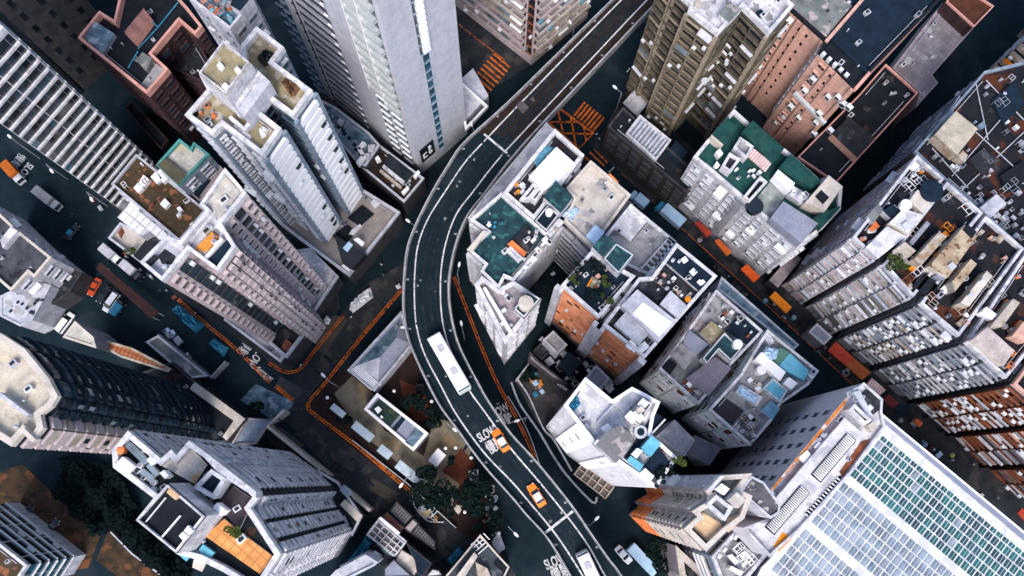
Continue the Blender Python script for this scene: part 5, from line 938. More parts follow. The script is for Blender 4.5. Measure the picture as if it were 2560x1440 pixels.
SH = [((845,1027), 40, 17, 'frosted shelter roof nearest the street corner with planting at its end'), ((907,1079), 60, 22, 'second frosted shelter roof from the street corner, two panels'), ((962,1130), 36, 22, 'short frosted shelter roof below the toilet block'), ((1023,1183), 76, 24, 'longest frosted shelter roof at the lower end of the row beside the dark trees')]
for (x, y), L_, w_, lb in SH:
    ux, uy = .78*L_/2, .63*L_/2; vx, vy = -.62*w_/2, .78*w_/2
    canopy('shelter', lb, 'shelter', [(x-ux-vx,y-uy-vy),(x+ux-vx,y+uy-vy),(x+ux+vx,y+uy+vy),(x-ux+vx,y-uy+vy)], 3, 'ice' if L_ < 0 else M('frosted_sheet', (.5,.58,.64), (.4,.48,.54), rough=.4), group='frosted shelters in the sitting-out area')
canopy('pergola', 'white framed pergola with two grey panels in the plaza', 'pergola', [(1070,1151),(1095,1120),(1115,1138),(1091,1168)], 3, 'panel'); canopy('pergola', 'white framed pergola beside the red-brown court', 'pergola', [(1171,1178),(1195,1173),(1198,1203),(1176,1214)], 3, 'panel')
canopy('kiosk_roof', 'square pinkish kiosk roof at the lower end of the dark trees', 'kiosk', [(1145,1258),(1157,1268),(1147,1286),(1133,1274)], 3, 'beige'); canopy('stall_roof', 'narrow brown stall roof next to the work site and the flyover', 'stall', [(1224,1213),(1236,1213),(1236,1240),(1227,1240)], 3, 'beige')
# ---- bottom centre shops
zG = lambda *p: zed(p, 5.82, 840, 1220)
SP = [(zG((880,200),(1110,420),(990,550),(780,340)), 5, 'corr', 'dark corrugated shop roof, upper of two along the street'), (zG((740,350),(985,575),(920,650),(660,420)), 6, 'rtile', 'red brown tiled shop roof'), (zG((1120,450),(1200,520),(1080,660),(990,590)), 5.5, 'corrb', 'small beige corrugated roof between two dark ones'),
      (zG((1200,540),(1440,780),(1440,900),(1080,660)), 4.5, 'corr', 'long dark corrugated shop roof tapering to a point'), (zG((950,890),(1200,1040),(1260,1150),(1130,1290),(850,1060)), 7, 'beige', 'beige stepped flat roof near the bottom edge'), (zG((1020,800),(1390,1100),(1250,1290),(1180,1230),(1150,1060)), 7.4, 'navy', 'dark teal roof next to the beige stepped roof'),
      (zG((840,1040),(1110,1290),(700,1300),(700,1180)), 8, 'tin', 'mauve grey flat roof touching the bottom edge'), (zG((460,640),(850,950),(800,1030),(640,900)), 6, 'tealst', 'narrow blue grey roof below the gridded glass roof'), (zG((480,1000),(560,820),(830,1020),(680,1170),(620,1100)), 5, 'black', 'black roofed yard below the blue tarpaulin'), (zG((1400,1180),(1500,1200),(1560,1280),(1300,1300)), 6, 'wroof', 'small pale roof by the bottom edge left of the blue tarpaulin')]
for q, hh, rf, lb in SP: building('shop', lb, 'shop', roof=q, h=hh, wall='dgrey', rf=rf, par='dgrey', ph=.12, pt=.15)
b = building('shop', 'gridded glass and mosaic roof edged with white beams among the shops', 'shop', roof=zG((625,440),(1030,780),(860,1000),(440,680)), h=7, wall='dgrey', rf=M('mosaic_roof', (.22,.17,.16), (.1,.1,.11), patch=.6, pc=(.04,.07,.07)), par='white2', ph=.3, pt=.3)
for i in range(5): x, y = 946+13.8*i, 1302+11.7*i; part(b, 'roof_beam', [(x,y),(x+1.6,y+1.2),(x-27,y+37),(x-29,y+36)], 0, .5, 'white')
for j in range(4): x, y = 946-9*j, 1305+10.5*j; part(b, 'roof_beam', [(x,y),(x+1.3,y-1.5),(x+66,y+53),(x+64,y+55)], 0, .46, 'white')
part(b, 'white_beam', zG((620,440),(650,420),(930,650),(900,680)), 0, 1.2, 'panel')
b = building('shop', 'dark roofed corner shop with a slatted white trellis and cream rooms, bottom edge', 'shop', roof=zG((2100,680),(2380,1000),(2520,1150),(2400,1400),(1500,1400)), h=9, wall='dgrey', rf=M('slate_roof', (.05,.065,.075), (.03,.04,.05), patch=.6, pc=(.11,.12,.13)), par='beige', ph=.6, pt=.25)
part(b, 'cream_room', zG((2010,940),(2060,1000),(1870,1300),(1740,1300)), 0, 2.5, 'beige'); part(b, 'cream_room', zG((2030,1080),(2200,1170),(2260,1300),(2060,1290)), 0, 1.2, 'tan'); part(b, 'dark_roof', zG((2290,1110),(2390,1000),(2560,1160),(2500,1290)), 0, .4, 'black')
for i in range(4): x, y = zG((1990+50*i, 800-45*i))[0]; part(b, 'trellis_bar', [(x,y),(x+1.5,y-1.5),(x+17,y+14),(x+15.5,y+15.5)], 0, .5, 'panel')
for i in range(4): x, y = zG((2110+35*i, 690+45*i))[0]; part(b, 'trellis_bar', [(x,y),(x+1.5,y+1.5),(x-24,y+24),(x-26,y+23)], 0, .45, 'panel')
b = building('apartment_block', 'grey white rounded block with two window rows at the bottom edge, left of the shops', 'apartment block', roof=zG((430,970),(600,1080),(560,1130),(-100,1460),(-250,1460),(0,1200)), h=14, wall='lgrey', rf='lgrey', par='lgrey', ph=.4, win=wn(3))
canopy('canopy', 'white fan shaped canopy beside the work site near the bottom edge', 'canopy', zG((2220,630),(2290,660),(2370,625),(2465,880),(2370,950),(2290,850)), 3.5, 'wroof')
def pil(B, px0, px1, fs, w_, mat, name='pilaster'):
    a, c = Vector(P(*px0, B.h)), Vector(P(*px1, B.h)); e = (c-a).normalized(); n = Vector((e.y, -e.x)); n = n if n.dot(-a) > 0 else -n
    for f in fs:
        q = a.lerp(c, f); T = Matrix(((e.x, n.x, 0, q.x), (e.y, n.y, 0, q.y), (0, 0, 1, 0), (0, 0, 0, 1))); MB().box(-w_/2, w_/2, -.02, w_*.6, .5, B.zr, mat, T).build(name, B.root)
pil(bt, (1968,15), (2063,100), (.0,.36,.52,.98), .7, 'terra'); pil(bt, (2048,130), (2137,218), (.4,.58,.99), .7, 'terra')
og = ALL[2]; pil(og, (-126,217), (8,68), (.0,.5,.995), .12, 'white', 'mullion')
pil(bw, (780,225), (733,291), (.0,1.0), .8, 'bluegrey'); pil(bw, (702,320), (655,388), (.0,1.0), .8, 'bluegrey')
pil(c8, (1403,713), (1497,795), (.0,), 1.4, 'white2'); pil(c8b, (1508,812), (1612,895), (.0,.99), 1.4, 'white2'); pil(c8b, (1508,812), (1612,895), (-.09,), 1.5, 'white2', 'stair_shaft')
pil(bo, (1690,-25), (1725,8), (.02,), .9, 'tanb'); pil(bo, (1722,24), (1797,83), (.0,.98), .7, 'tanb'); pil(bo, (1858,15), (1925,82), (.98,), .7, 'tanb')
for k in range(5):
    for f in (.5,): pil(TEN[k], (TN[k][0][0]+7, TN[k][0][1]+5), (TN[k][3][0]-4, TN[k][3][1]-3), (.01,.5,.99), .45, 'dgrey' if k > 1 else 'lgrey')
for B in ALL:
    if B.name not in ('glass_roof_hall','greenhouse','canopy_strip','pavilion','toilet_block','shop','garden_roof_block','roof_garden_block') and 'zr' in B.__dict__ and abs(area(B.pts)) > 60 and B.h < 70: roof_detail(B, min(14, int(abs(area(B.pts))/45)+3))
for B in ALL: finish(B)
# ================================================================ things
def frame_at(px, ux, z):
    a = P(*px, z); b_ = P(px[0]+ux[0]*10, px[1]+ux[1]*10, z); return (*a, z), math.atan2(b_[1]-a[1], b_[0]-a[0])
def loft(secs, m, mb):
    """secs: list of (x, [(y, z), ...]) closed outlines"""
    n = len(secs[0][1])
    R = [[(x, y, z) for y, z in s] for x, s in secs]
    for i in range(len(R)-1):
        for k in range(n): j = (k+1) % n; mb.face([R[i][k], R[i][j], R[i+1][j], R[i+1][k]], m)
    mb.face(R[0][::-1], m); mb.face(R[-1], m); return mb
def sec(w_, z0, z1, r=.12): return [(-w_+r*.5, z0), (w_-r*.5, z0), (w_, z0+r), (w_, z1-r), (w_-r*1.3, z1), (-w_+r*1.3, z1), (-w_, z1-r), (-w_, z0+r)]
def place(name, px, ux, z, label, cat, group=None):
    l, a = frame_at(px, ux, z); r = empty(name, l, label=label, cat=cat, group=group); r.rotation_euler = (0, 0, a); return r
def lpart(mb, name, r, **kw):
    o = bpy.data.objects.new(name, mb.mesh(name)); col.objects.link(o); o.parent = r; tag(o, **kw); return o
def wheels(r, xs, w_, R_=.33, wd=.22):
    for x in xs:
        for s in (-1, 1):
            mb = MB(); y0 = s*w_; y1 = s*(w_-wd)
            n = 14; A = [(x+R_*math.cos(6.283*i/n), y0, R_+R_*math.sin(6.283*i/n)) for i in range(n)]; B_ = [(p[0], y1, p[2]) for p in A]
            for i in range(n): j = (i+1) % n; mb.face([A[i], A[j], B_[j], B_[i]], 'rubber')
            mb.face(A, 'rubber'); mb.face(B_, 'rubber'); wv = lpart(mb, 'wheel', r)
            h2 = MB(); C_ = [(x+R_*.55*math.cos(6.283*i/n), y0+s*.012, R_+R_*.55*math.sin(6.283*i/n)) for i in range(n)]; h2.face(C_, 'steel'); lpart(h2, 'rim', wv)
def car(px, ux, z, label, paint, roof=None, L_=4.6, w_=.88, cat='car', name='car', group=None, van=False):
    """front towards +x"""
    r = place(name, px, ux, z, label, cat, group); roof = roof or paint
    if z < 5: r.scale = (.82,)*3
    else: r.scale = (.94,)*3
    h = L_/2; mb = MB()
    loft([(-h, sec(w_*.8, .35, .7)), (-h+.12, sec(w_*.93, .25, .86)), (-h+.7, sec(w_, .22, .92)), (h-1.2, sec(w_, .22, .9)), (h-.35, sec(w_*.94, .24, .78)), (h-.06, sec(w_*.82, .3, .66)), (h, sec(w_*.7, .36, .58))], paint, mb); lpart(mb, 'body', r)
    if van: c0, c1, c2, c3, zt = -h+.1, -h+.35, h-1.9, h-.95, 1.75
    else: c0, c1, c2, c3, zt = -h+.75, -h+1.35, h-2.0, h-1.25, 1.38
    g = MB(); loft([(c0, sec(w_*.84, .86, .9, .03)), (c1, sec(w_*.76, .86, zt-.03, .06)), (c2, sec(w_*.76, .86, zt-.03, .06)), (c3, sec(w_*.84, .86, .9, .03))], 'gdark', g); lpart(g, 'windows', r)
    t = MB(); loft([(c1-.05, sec(w_*.72, zt-.05, zt+.0, .02)), (c1+.12, sec(w_*.755, zt-.05, zt+.05, .04)), (c2-.1, sec(w_*.755, zt-.05, zt+.05, .04)), (c2+.08, sec(w_*.7, zt-.05, zt+.0, .02))], roof, t); lpart(t, 'roof', r)
    wheels(r, (-h+.85, h-.85), w_+.01)
    for s in (-1, 1):
        lpart(MB().box(h-.22, h-.02, s*w_*.62-.14, s*w_*.62+.14, .56, .68, 'panel'), 'headlight', r); lpart(MB().box(-h-.01, -h+.1, s*w_*.7-.14, s*w_*.7+.14, .6, .76, 'redcl'), 'tail_light', r)
        lpart(MB().box(c3-.35, c3-.2, s*(w_+.02)-.02, s*(w_+.17)-.02 if s > 0 else s*(w_+.0)+.0, .9, 1.02, paint) if s > 0 else MB().box(c3-.35, c3-.2, -w_-.17, -w_+.02, .9, 1.02, paint), 'mirror', r)
    return r
def truck(px, ux, z, label, box, cab, L_=7.2, w_=1.12, hb=3.1, cat='truck', group=None, notch=False, cabl=1.75):
    r = place('box_truck', px, ux, z, label, cat, group); h = L_/2
    r.scale = (.86,)*3
    h = L_/2; c = h-cabl
    mb = MB().box(-h, h-.2, -w_*.42, w_*.42, .5, .75, 'rubber'); lpart(mb, 'chassis', r)
    mb = MB()
    loft([(-h, sec(w_, .8, hb, .05)), (c-.22, sec(w_, .8, hb, .05))], box, mb)
    for i in range(7): x = -h+.4+i*(c+h-.8)/6; mb.box(x, x+.05, -w_+.04, w_-.04, hb, hb+.025, box)
    lpart(mb, 'cargo_box', r)
    mb = MB(); loft([(c, sec(w_*.92, .4, 2.15, .12)), (c+cabl*.45, sec(w_*.92, .4, 2.2, .14)), (h-.5, sec(w_*.9, .4, 2.0, .16)), (h-.12, sec(w_*.86, .4, 1.25, .12)), (h, sec(w_*.78, .45, .95, .1))], cab, mb); lpart(mb, 'cab', r)
    g = MB(); g.face([(h-.52, -w_*.74, 2.0), (h-.1, -w_*.76, 1.28), (h-.1, w_*.76, 1.28), (h-.52, w_*.74, 2.0)], 'gdark'); o = lpart(g, 'windscreen', r); o.location = (.035, 0, .035)
    wheels(r, (-h+1.4, h-.9), w_*.97, .42, .28)
    for s in (-1, 1): lpart(MB().box(h-.3, h-.15, s*(w_*.92+.13)-.09, s*(w_*.92+.13)+.09, 1.3, 1.75, 'rubber'), 'mirror', r); lpart(MB().box(h-.1, h+.02, s*w_*.6-.13, s*w_*.6+.13, .6, .78, 'panel'), 'headlight', r)
    return r
def bus(px, ux, z, label, paint, roof, L_=11, w_=1.25, h_=3.2, cat='bus'):
    r = place('bus', px, ux, z, label, cat); h = L_/2; mb = MB()
    loft([(-h, sec(w_*.94, .4, h_-.3, .15)), (-h+.15, sec(w_, .35, h_-.05, .12)), (h-.6, sec(w_, .35, h_-.05, .12)), (h-.15, sec(w_*.96, .35, h_-.5, .15)), (h, sec(w_*.9, .4, h_-1.2, .15))], paint, mb); lpart(mb, 'body', r)
    lpart(loft([(-h+.3, sec(w_*.9, h_-.06, h_+.05, .04)), (h-.8, sec(w_*.9, h_-.06, h_+.05, .04))], roof, MB()), 'roof', r)
    g = MB().box(-h+.4, h-1, -w_-.012, w_+.012, 1.5, 2.4, 'gdark'); lpart(g, 'side_windows', r)
    g = MB(); g.face([(h-.56, -w_*.9, h_-.1), (h-.1, -w_*.86, h_-.8), (h-.1, w_*.86, h_-.8), (h-.56, w_*.9, h_-.1)], 'gteal'); o = lpart(g, 'windscreen', r); o.location = (.06, 0, .07)
    for i, x in enumerate((-h*.5, h*.3)): lpart(MB().box(x-.6, x+.6, -.5, .5, h_+.05, h_+.22, 'lgrey'), 'roof_hatch', r)
    wheels(r, (-h+2.2, h-2), w_, .48, .3); return r
Z = FZ+.02
car((1252,1101), (-.5,-.86), Z, 'orange taxi with a white roof over the faded deck lettering, upper of the two taxis', 'taxi', 'carw', name='taxi', cat='taxi')
car((1341,1238), (-.53,-.85), Z, 'orange taxi with a white roof alone in mid-lane, lower of the two taxis', 'taxi', 'carw', name='taxi', cat='taxi')
bus((1473,1425), (-.42,-.9), Z, 'white and orange minibus entering the flyover at the bottom edge', 'carw', M('minibus_roof', (.8,.72,.7), (.75,.62,.58), fine=.05, bump=0), L_=7, w_=1.1, h_=2.7, cat='minibus')
bus((1125,912), (.5,.87), Z, 'long white bus heading down the flyover, the largest vehicle on it', 'carw', 'carw', L_=11.5, w_=1.3)
truck((1670,540), (-.76,-.65), .02, 'pale blue box truck in the street beside the centre block', 'carl', 'carb', L_=7.8, w_=1.3)
truck((1592,503), (-.76,-.65), .02, 'pale blue truck top half hidden by the beige roofed block', 'carl', 'carl', L_=5)
truck((128,503), (.78,.62), .02, 'grey white box truck driving alone near the left edge', M('dusty_truck_box', (.36,.34,.36), (.3,.28,.3)), 'lgrey', L_=7.0, w_=1.05)
truck((285,641), (.76,.65), .02, 'white box truck with a white cab, first of the two parked nose to tail', 'lgrey', 'carw', L_=5.6, w_=1.0, hb=2.7)
truck((336,681), (.76,.65), .02, 'white box truck with a dark cab, second of the two parked nose to tail', 'lgrey', 'card', L_=5.6, w_=1.0, hb=2.7)
truck((300,770), (.58,-.81), .1, 'small blue truck parked at the end of the row of cars', 'carb', 'card', L_=4.2, w_=.95, hb=1.7, cabl=1.1)
truck((1606,1400), (.68,.73), .02, 'pale blue truck under the tree at the bottom edge', 'carl', 'carl', L_=8.2)
truck((43,438), (.64,.72), .02, 'orange covered lorry with a grey cab beside the SLOW lettering at the left edge', M('lorry_orange_cover', (.5,.12,.015), (.3,.07,.012), bump=.6), 'lgrey', L_=6.0, w_=1.05)
car((1558,1386), (.66,.75), .02, 'white car beside the pale blue truck at the bottom edge', 'carw')
car((239,719), (-.5,.86), .1, 'red car parked at the end of the row under the dark red canopy', 'carr')
car((262,737), (-.55,.83), .1, 'black car parked between the red car and the white van', 'card')
car((281,757), (-.58,.81), .1, 'white van with two roof hatches parked next to the small blue truck', 'carw', L_=5.2, w_=.98, van=True, name='van', cat='van')
car((166,808), (.6,-.8), .02, 'grey white van parked by the pinkish patched roof', 'carw', L_=5.4, w_=.98, van=True, name='van', cat='van')
car((182,582), (.66,-.75), .02, 'dark blue car turning in the left-hand street', 'card', 'carb')
car((1800,680), (.72,.7), .02, 'glossy black car waiting beside the red awning in the right-hand street', 'card')
car((1845,726), (.72,.7), .02, 'black car behind the waiting one, half under the canopy strip edge', 'card')
car((68,1287), (-.55,.83), .12, 'black car with pale bonnet parked on the brown dirt lot', 'card', 'carw'); car((132,1320), (.6,-.8), .12, 'dark blue car nosed behind the white gridded office block', 'card')
car((1662,60), (.68,-.73), .02, 'dark car with red tail lights driving away at the top of the street', 'card')
# awnings along the right-hand street
AW = [([(1737,557),(1748,552),(1780,582),(1768,593)], 'dull red awning, first in the row under the green roofed block', 'redcl', 4), ([(1787,602),(1797,597),(1830,630),(1818,640)], 'ochre orange awning, second in the row under the green roofed block', 'orcl', 4), ([(1852,672),(1868,660),(1900,692),(1885,706)], 'vivid orange red awning standing out over the street', M('vermilion_cloth', (.85,.13,.02), (.7,.1,.02)), 5),
      ([(1924,742),(1938,728),(1980,768),(1966,783)], 'bright orange awning under the cream and brown balconies', 'gold', 5), ([(2070,876),(2090,854),(2135,895),(2113,912)], 'red awning over the street beneath the blue grey tenement', 'redcl', 5), ([(2113,912),(2135,895),(2178,932),(2155,950)], 'orange brown awning adjoining the red one', M('umber_cloth', (.4,.1,.03)), 5),
      ([(2165,962),(2180,945),(2215,975),(2198,990)], 'ribbed pinkish awning near the octagonal dark roof', 'stripe', 5), ([(2206,1000),(2222,984),(2248,1008),(2232,1022)], 'dark red awning next to a navy one', M('maroon_cloth', (.15,.03,.03)), 4.5), ([(2234,1022),(2250,1008),(2278,1015),(2262,1038)], 'navy awning next to a dark red one', 'navy', 4.5), ([(2285,1055),(2292,1045),(2308,1058),(2300,1068)], 'small brown orange awning above the dark street', 'orcl', 4), ([(2545,1282),(2555,1270),(2590,1300),(2575,1315)], 'crimson awning at the right edge of the street', 'redcl', 4.5)]
for q, lb, m, hh in AW:
    r = canopy('awning', lb, 'awning', q, hh, m, th=.08, legs=False)
    pts = ccw([P(x, y, hh) for x, y in q]); mb = MB()
    for i in range(4):
        a, c = pts[i], pts[(i+1) % 4]; mb.face([(a[0],a[1],hh-.5),(c[0],c[1],hh-.5),(c[0],c[1],hh-.08),(a[0],a[1],hh-.08)], m)
    mb.build('valance', r)
    mb = MB()
    for i in range(1, 5):
        a = Vector(pts[0]).lerp(Vector(pts[1]), i/5); c = Vector(pts[3]).lerp(Vector(pts[2]), i/5); mb.bar((a.x,a.y,hh+.03),(c.x,c.y,hh+.03),.05,m)
    mb.build('rib', r)
# street lamps
def lamp(px, ux, label, z=0, hh=9, arm=1.8, group=None):
    tip = Vector(P(*px, z+hh)); l, a = frame_at(px, ux, z+hh); d = Vector((math.cos(a), math.sin(a))); b0 = tip-d*arm
    r = empty('street_lamp', (b0.x, b0.y, z), label=label, cat='street lamp', group=group)
    MB().bar((b0.x,b0.y,z),(b0.x,b0.y,z+hh),.1,'grey').build('pole', r); MB().bar((b0.x,b0.y,z+hh),(tip.x,tip.y,z+hh+.1),.06,'grey').build('arm', r)
    hd = MB(); T = Matrix.Translation((tip.x, tip.y, z+hh)) @ Matrix.Rotation(a, 4, 'Z'); n = 10
    A = [(.62*math.cos(6.283*i/n), .27*math.sin(6.283*i/n), 0) for i in range(n)]; B_ = [(x*.75, y*.75, .24) for x, y, _ in A]; C_ = [(x*.6, y*.6, -.12) for x, y, _ in A]
    for i in range(n): j = (i+1) % n; hd.face([T @ Vector(A[i]), T @ Vector(A[j]), T @ Vector(B_[j]), T @ Vector(B_[i])], 'panel'); hd.face([T @ Vector(C_[i]), T @ Vector(C_[j]), T @ Vector(A[j]), T @ Vector(A[i])], 'panel')
    hd.face([T @ Vector(p) for p in B_], 'panel'); hd.face([T @ Vector(p) for p in C_[::-1]], 'gdark'); hd.build('lamp_head', r)
for p, u, lb in (((24,341),(-.6,-.5),'street lamp at the left edge below the glass tower'), ((129,427),(.5,.6),'street lamp beside the SLOW lettering in the left street'), ((229,498),(.4,.6),'street lamp below the planters left of the glasshouse roof'), ((1537,218),(-.7,-.6),'street lamp in the wide road right of the flyover'), ((1425,55),(-.4,-.8),'street lamp by the tan balcony tower corner'), ((1178,310),(-.3,-.8),'street lamp against the skyscraper podium'),
                 ((1020,552),(-.8,-.6),'street lamp at the outer flyover bend below the terrace podium'), ((1008,818),(-.9,.1),'street lamp on the outer flyover bend above the pavilion'), ((1148,661),(.2,-1),'street lamp inside the flyover bend beside the teal roof block'), ((1153,808),(-.2,-1),'street lamp under the inner flyover bend, long arm pointing up'),
                 ((1492,1296),(.6,-.6),'street lamp right of the flyover near the pale blue truck'), ((1292,1052),(-.9,.3),'street lamp over the ramp beside the SLOW lettering'), ((1003,1213),(-.6,.8),'street lamp with a crossbar by the fence of the red strip'), ((1290,1336),(.7,.7),'street lamp left of the flyover near the bottom edge'), ((808,938),(-.5,-.5),'street lamp where the orange lines bend at the junction'), ((1137,1074),(.6,.5),'street lamp on the left side of the flyover beside the plaza')):
    lamp(p, u, lb)
def globe(px):
    p = P(*px, 4); r = empty('globe_lamp', (*p, 0), label='round white globe lamp on a short post in the sitting-out area', cat='lamp', group='globe lamps in the sitting-out area')
    MB().bar((*p, 0), (*p, 3.6), .06, 'grey').build('post', r); mb = MB(); n, mm = 10, 6; rr = .34
    for i in range(mm):
        a0, a1 = math.pi*(i/mm-.5), math.pi*((i+1)/mm-.5)
        for k in range(n):
            t0, t1 = 6.2832*k/n, 6.2832*(k+1)/n; f = lambda a, t: (p[0]+rr*math.cos(a)*math.cos(t), p[1]+rr*math.cos(a)*math.sin(t), 3.9+rr*math.sin(a)); mb.face([f(a0,t0), f(a0,t1), f(a1,t1), f(a1,t0)], 'panel')
    mb.build('globe', r)
for p in ((985,977),(1079,1003),(1082,1063),(1139,1119),(1178,1144),(1088,1180),(1215,1239),(1162,1280),(818,994),(1247,1333),(1114,1120)): globe(p)
# trees
def tree(px, label, rad, hh, name='tree', m='leaf', n=900, z=0, group=None, flat=.7, ls=.34):
    R = random.Random(int(px[0]*7+px[1])); p = P(*px, z+hh*.7)
    r = empty(name, (*p, z), label=label, cat='tree' if rad > 1.3 else 'shrub', group=group); mb = MB()
    mb.cyl(p[0], p[1], z, z+hh*.6, .22*rad/2, 'bark', 8, .1*rad/2)
    for k in range(6):
        a = 6.283*k/6+R.random(); mb.bar((p[0], p[1], z+hh*.35), (p[0]+math.cos(a)*rad*.6, p[1]+math.sin(a)*rad*.6, z+hh*.7), .05*rad/2, 'bark', 5)
    mb.build('trunk', r); cr = MB(); C_ = []
    for k in range(max(5, int(rad*4))):
        a = R.random()*6.283; d = rad*math.sqrt(R.random())*.85; C_.append((p[0]+d*math.cos(a), p[1]+d*math.sin(a), z+hh*(.62+.3*R.random()*(1-d/rad*.6)), rad*(.22+.2*R.random())))
    for i in range(n):
        c = C_[R.randrange(len(C_))]; v = Vector((R.gauss(0,1), R.gauss(0,1), R.gauss(0,1)*flat)).normalized()*c[3]*(.6+.45*R.random()); q = Vector(c[:3])+v
        u = Vector((R.gauss(0,1), R.gauss(0,1), R.gauss(0,.5))).normalized()*ls*(.5+R.random()*.6); w2 = u.cross(Vector((R.gauss(0,.4), R.gauss(0,.4), 1))).normalized()*u.length*.7
        cr.face([q-u, q-w2, q+u, q+w2], m)
    cr.build('crown', r); return r
TR = [((1065,1215),'large dark tree at the lower end of the shelters, left of the brown plaza',3.6,8), ((1105,1250),'dark tree beside the square kiosk roof',3.2,8), ((1040,1010),'dark tree over the playground by the orange slide',2.6,6), ((1095,1042),'dark tree between the flyover and the playground',2.5,6), ((1120,1028),'dark tree tight against the flyover above the plaza',1.8,6), ((1190,1240),'dark tree beside the brown stall roof',3.4,8), ((1215,1300),'dark tree above the white fan canopy',3.0,7), ((1192,1212),'dark tree right of the red-brown court',2.4,7),
      ((1668,1372),'big dark tree beside the pale blue truck at the bottom edge',3.9,8), ((1690,1160),'dark tree in the yard right of the white tower',2.4,7), ((1128,1150),'small dark tree next to the white framed pergola',1.1,4), ((640,1025),'low dark tree by the grey sunken yard',1.5,4), ((860,1048),'teal tinted shrub at the end of the first shelter',1.4,3), ((1100,955),'dark tree under the flyover edge above the playground',2.2,6)]
for p, lb, rad, hh in TR: tree(p, lb, rad, hh, n=int(260*rad))
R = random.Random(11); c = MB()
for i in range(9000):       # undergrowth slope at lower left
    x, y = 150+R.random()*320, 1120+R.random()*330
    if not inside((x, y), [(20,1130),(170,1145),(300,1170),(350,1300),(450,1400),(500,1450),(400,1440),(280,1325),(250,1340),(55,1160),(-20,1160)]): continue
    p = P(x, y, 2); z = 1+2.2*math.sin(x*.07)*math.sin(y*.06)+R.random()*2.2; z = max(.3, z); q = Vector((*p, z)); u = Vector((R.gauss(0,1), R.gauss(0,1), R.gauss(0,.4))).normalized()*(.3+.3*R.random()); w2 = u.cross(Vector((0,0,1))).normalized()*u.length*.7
    c.face([q-u, q-w2, q+u, q+w2], M('shaded_undergrowth', (.006,.012,.012), (.003,.007,.008), scale=.4, bump=0, spec=.03))  # near-black leaf colour, darker than the tree leaves
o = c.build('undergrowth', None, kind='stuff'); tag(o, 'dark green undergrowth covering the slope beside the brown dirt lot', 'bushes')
# rooftop shrubs and pots
def shrub(B, px, label, rad, m='leaf2', n=120, dz=0): return tree(px, label, rad, 1.6+rad*.4, 'shrub', m, n, B.zr+dz, ls=.2)
for p, rad, lb in (((1452,665),1.2,'leafy bush near the upper edge of the garden roof'), ((1438,700),1.1,'bush left of the orange garden table'), ((1475,735),1.6,'wide bush near the orange brick edge of the garden roof'), ((1515,748),1.1,'pale bush at the right corner of the garden roof'), ((1492,668),1.4,'dark bush against the teal house on the garden roof'), ((1518,700),1.0,'small bush on the right side of the garden roof')): shrub(c8, p, lb, rad, 'leaf2' if rad < 1.2 else 'leaf', 220)
shrub(e2, (586,1331), 'yellow green bush on the orange tiled terrace', 1.15, 'leaf2', 260, .5); shrub(TEN[1], (2245,655), 'yellow green bush on the dark roof of the second tenement', 1.9, 'leaf2', 380)
for p, lb in (((1695,1150),'greenery on the lower right corner of the white tower roof'), ((1668,1178),'greenery beside the white canopy of the white tower roof'), ((1647,1200),'dark bush at the bottom tip of the white tower roof')): shrub(c11, p, lb, 1.05, 'leaf2' if p[0] > 1680 else 'leaf', 200)
shrub(ALL[[q.label[:11] for q in ALL].index('small block')], (328,624), 'yellow green bush on the stained terrace by the trucks', 1.1, 'leaf2', 160)
# crumpled tarpaulins
def tarp(name, px, z, mat, label, amp=.5, hgt=.9, n=16):
    pts = ccw([P(x, y, z+hgt) for x, y in px]); cx = sum(p[0] for p in pts)/len(pts); cy = sum(p[1] for p in pts)/len(pts); R = random.Random(len(label)*31+int(px[0][0])); mb = MB()
    rings = 5; N = len(pts)*5; out = []
    for i in range(N):
        k = i//5; t = (i % 5)/5; a, c_ = pts[k], pts[(k+1) % len(pts)]; out.append((a[0]+(c_[0]-a[0])*t, a[1]+(c_[1]-a[1])*t))
    V = []
    for r_ in range(rings):
        f = 1-r_/rings; V.append([(cx+(x-cx)*f*(1 if r_ else 1), cy+(y-cy)*f, z+.02 if r_ == 0 else z+hgt*min(1, .7+.3*r_/rings)+(R.random()-.5)*amp) for x, y in out])
    for r_ in range(rings-1):
        for i in range(N): j = (i+1) % N; mb.face([V[r_][i], V[r_][j], V[r_+1][j]], mat); mb.face([V[r_][i], V[r_+1][j], V[r_+1][i]], mat)
    for i in range(N): mb.face([V[-1][i], V[-1][(i+1) % N], (cx, cy, z+hgt)], mat)
    o = mb.build(name); tag(o, label, 'tarpaulin'); return o
tarp('tarpaulin', zA((1110,280),(1260,370),(1020,660),(950,490)), c1.zr, M('steel_blue_tarp', (.12,.33,.45), rough=.5), 'blue tarpaulin over the black roof beside the big white panel', .3)
tarp('tarpaulin', zB((1260,390),(1390,240),(1500,320),(1370,480)), c2.zr, 'ice', 'pale blue tarpaulin on the beige concrete roof', .5)
tarp('tarpaulin', zD((285,420),(360,260),(420,400),(340,490)), c11.zr, 'bluetarp', 'crumpled blue tarpaulin on the white terrace of the white tower', .8)
tarp('tarpaulin', zC((1120,640),(1150,590),(1250,610),(1230,690),(1180,700)), c9b.zr+2.2, 'ice', 'bundle of pale blue plastic beside the turquoise sheet', .8)
tarp('tarpaulin', zC((1110,500),(1160,480),(1215,560),(1170,600)), c9b.zr, 'panel', 'white crumpled plastic behind the pale blue bundle', .6); tarp('tarpaulin', zC((930,900),(1090,1010),(1060,1060),(920,980)), c9b.zr+1.2, 'ice', 'striped white and blue plastic heap on the turquoise roofed block', .5)
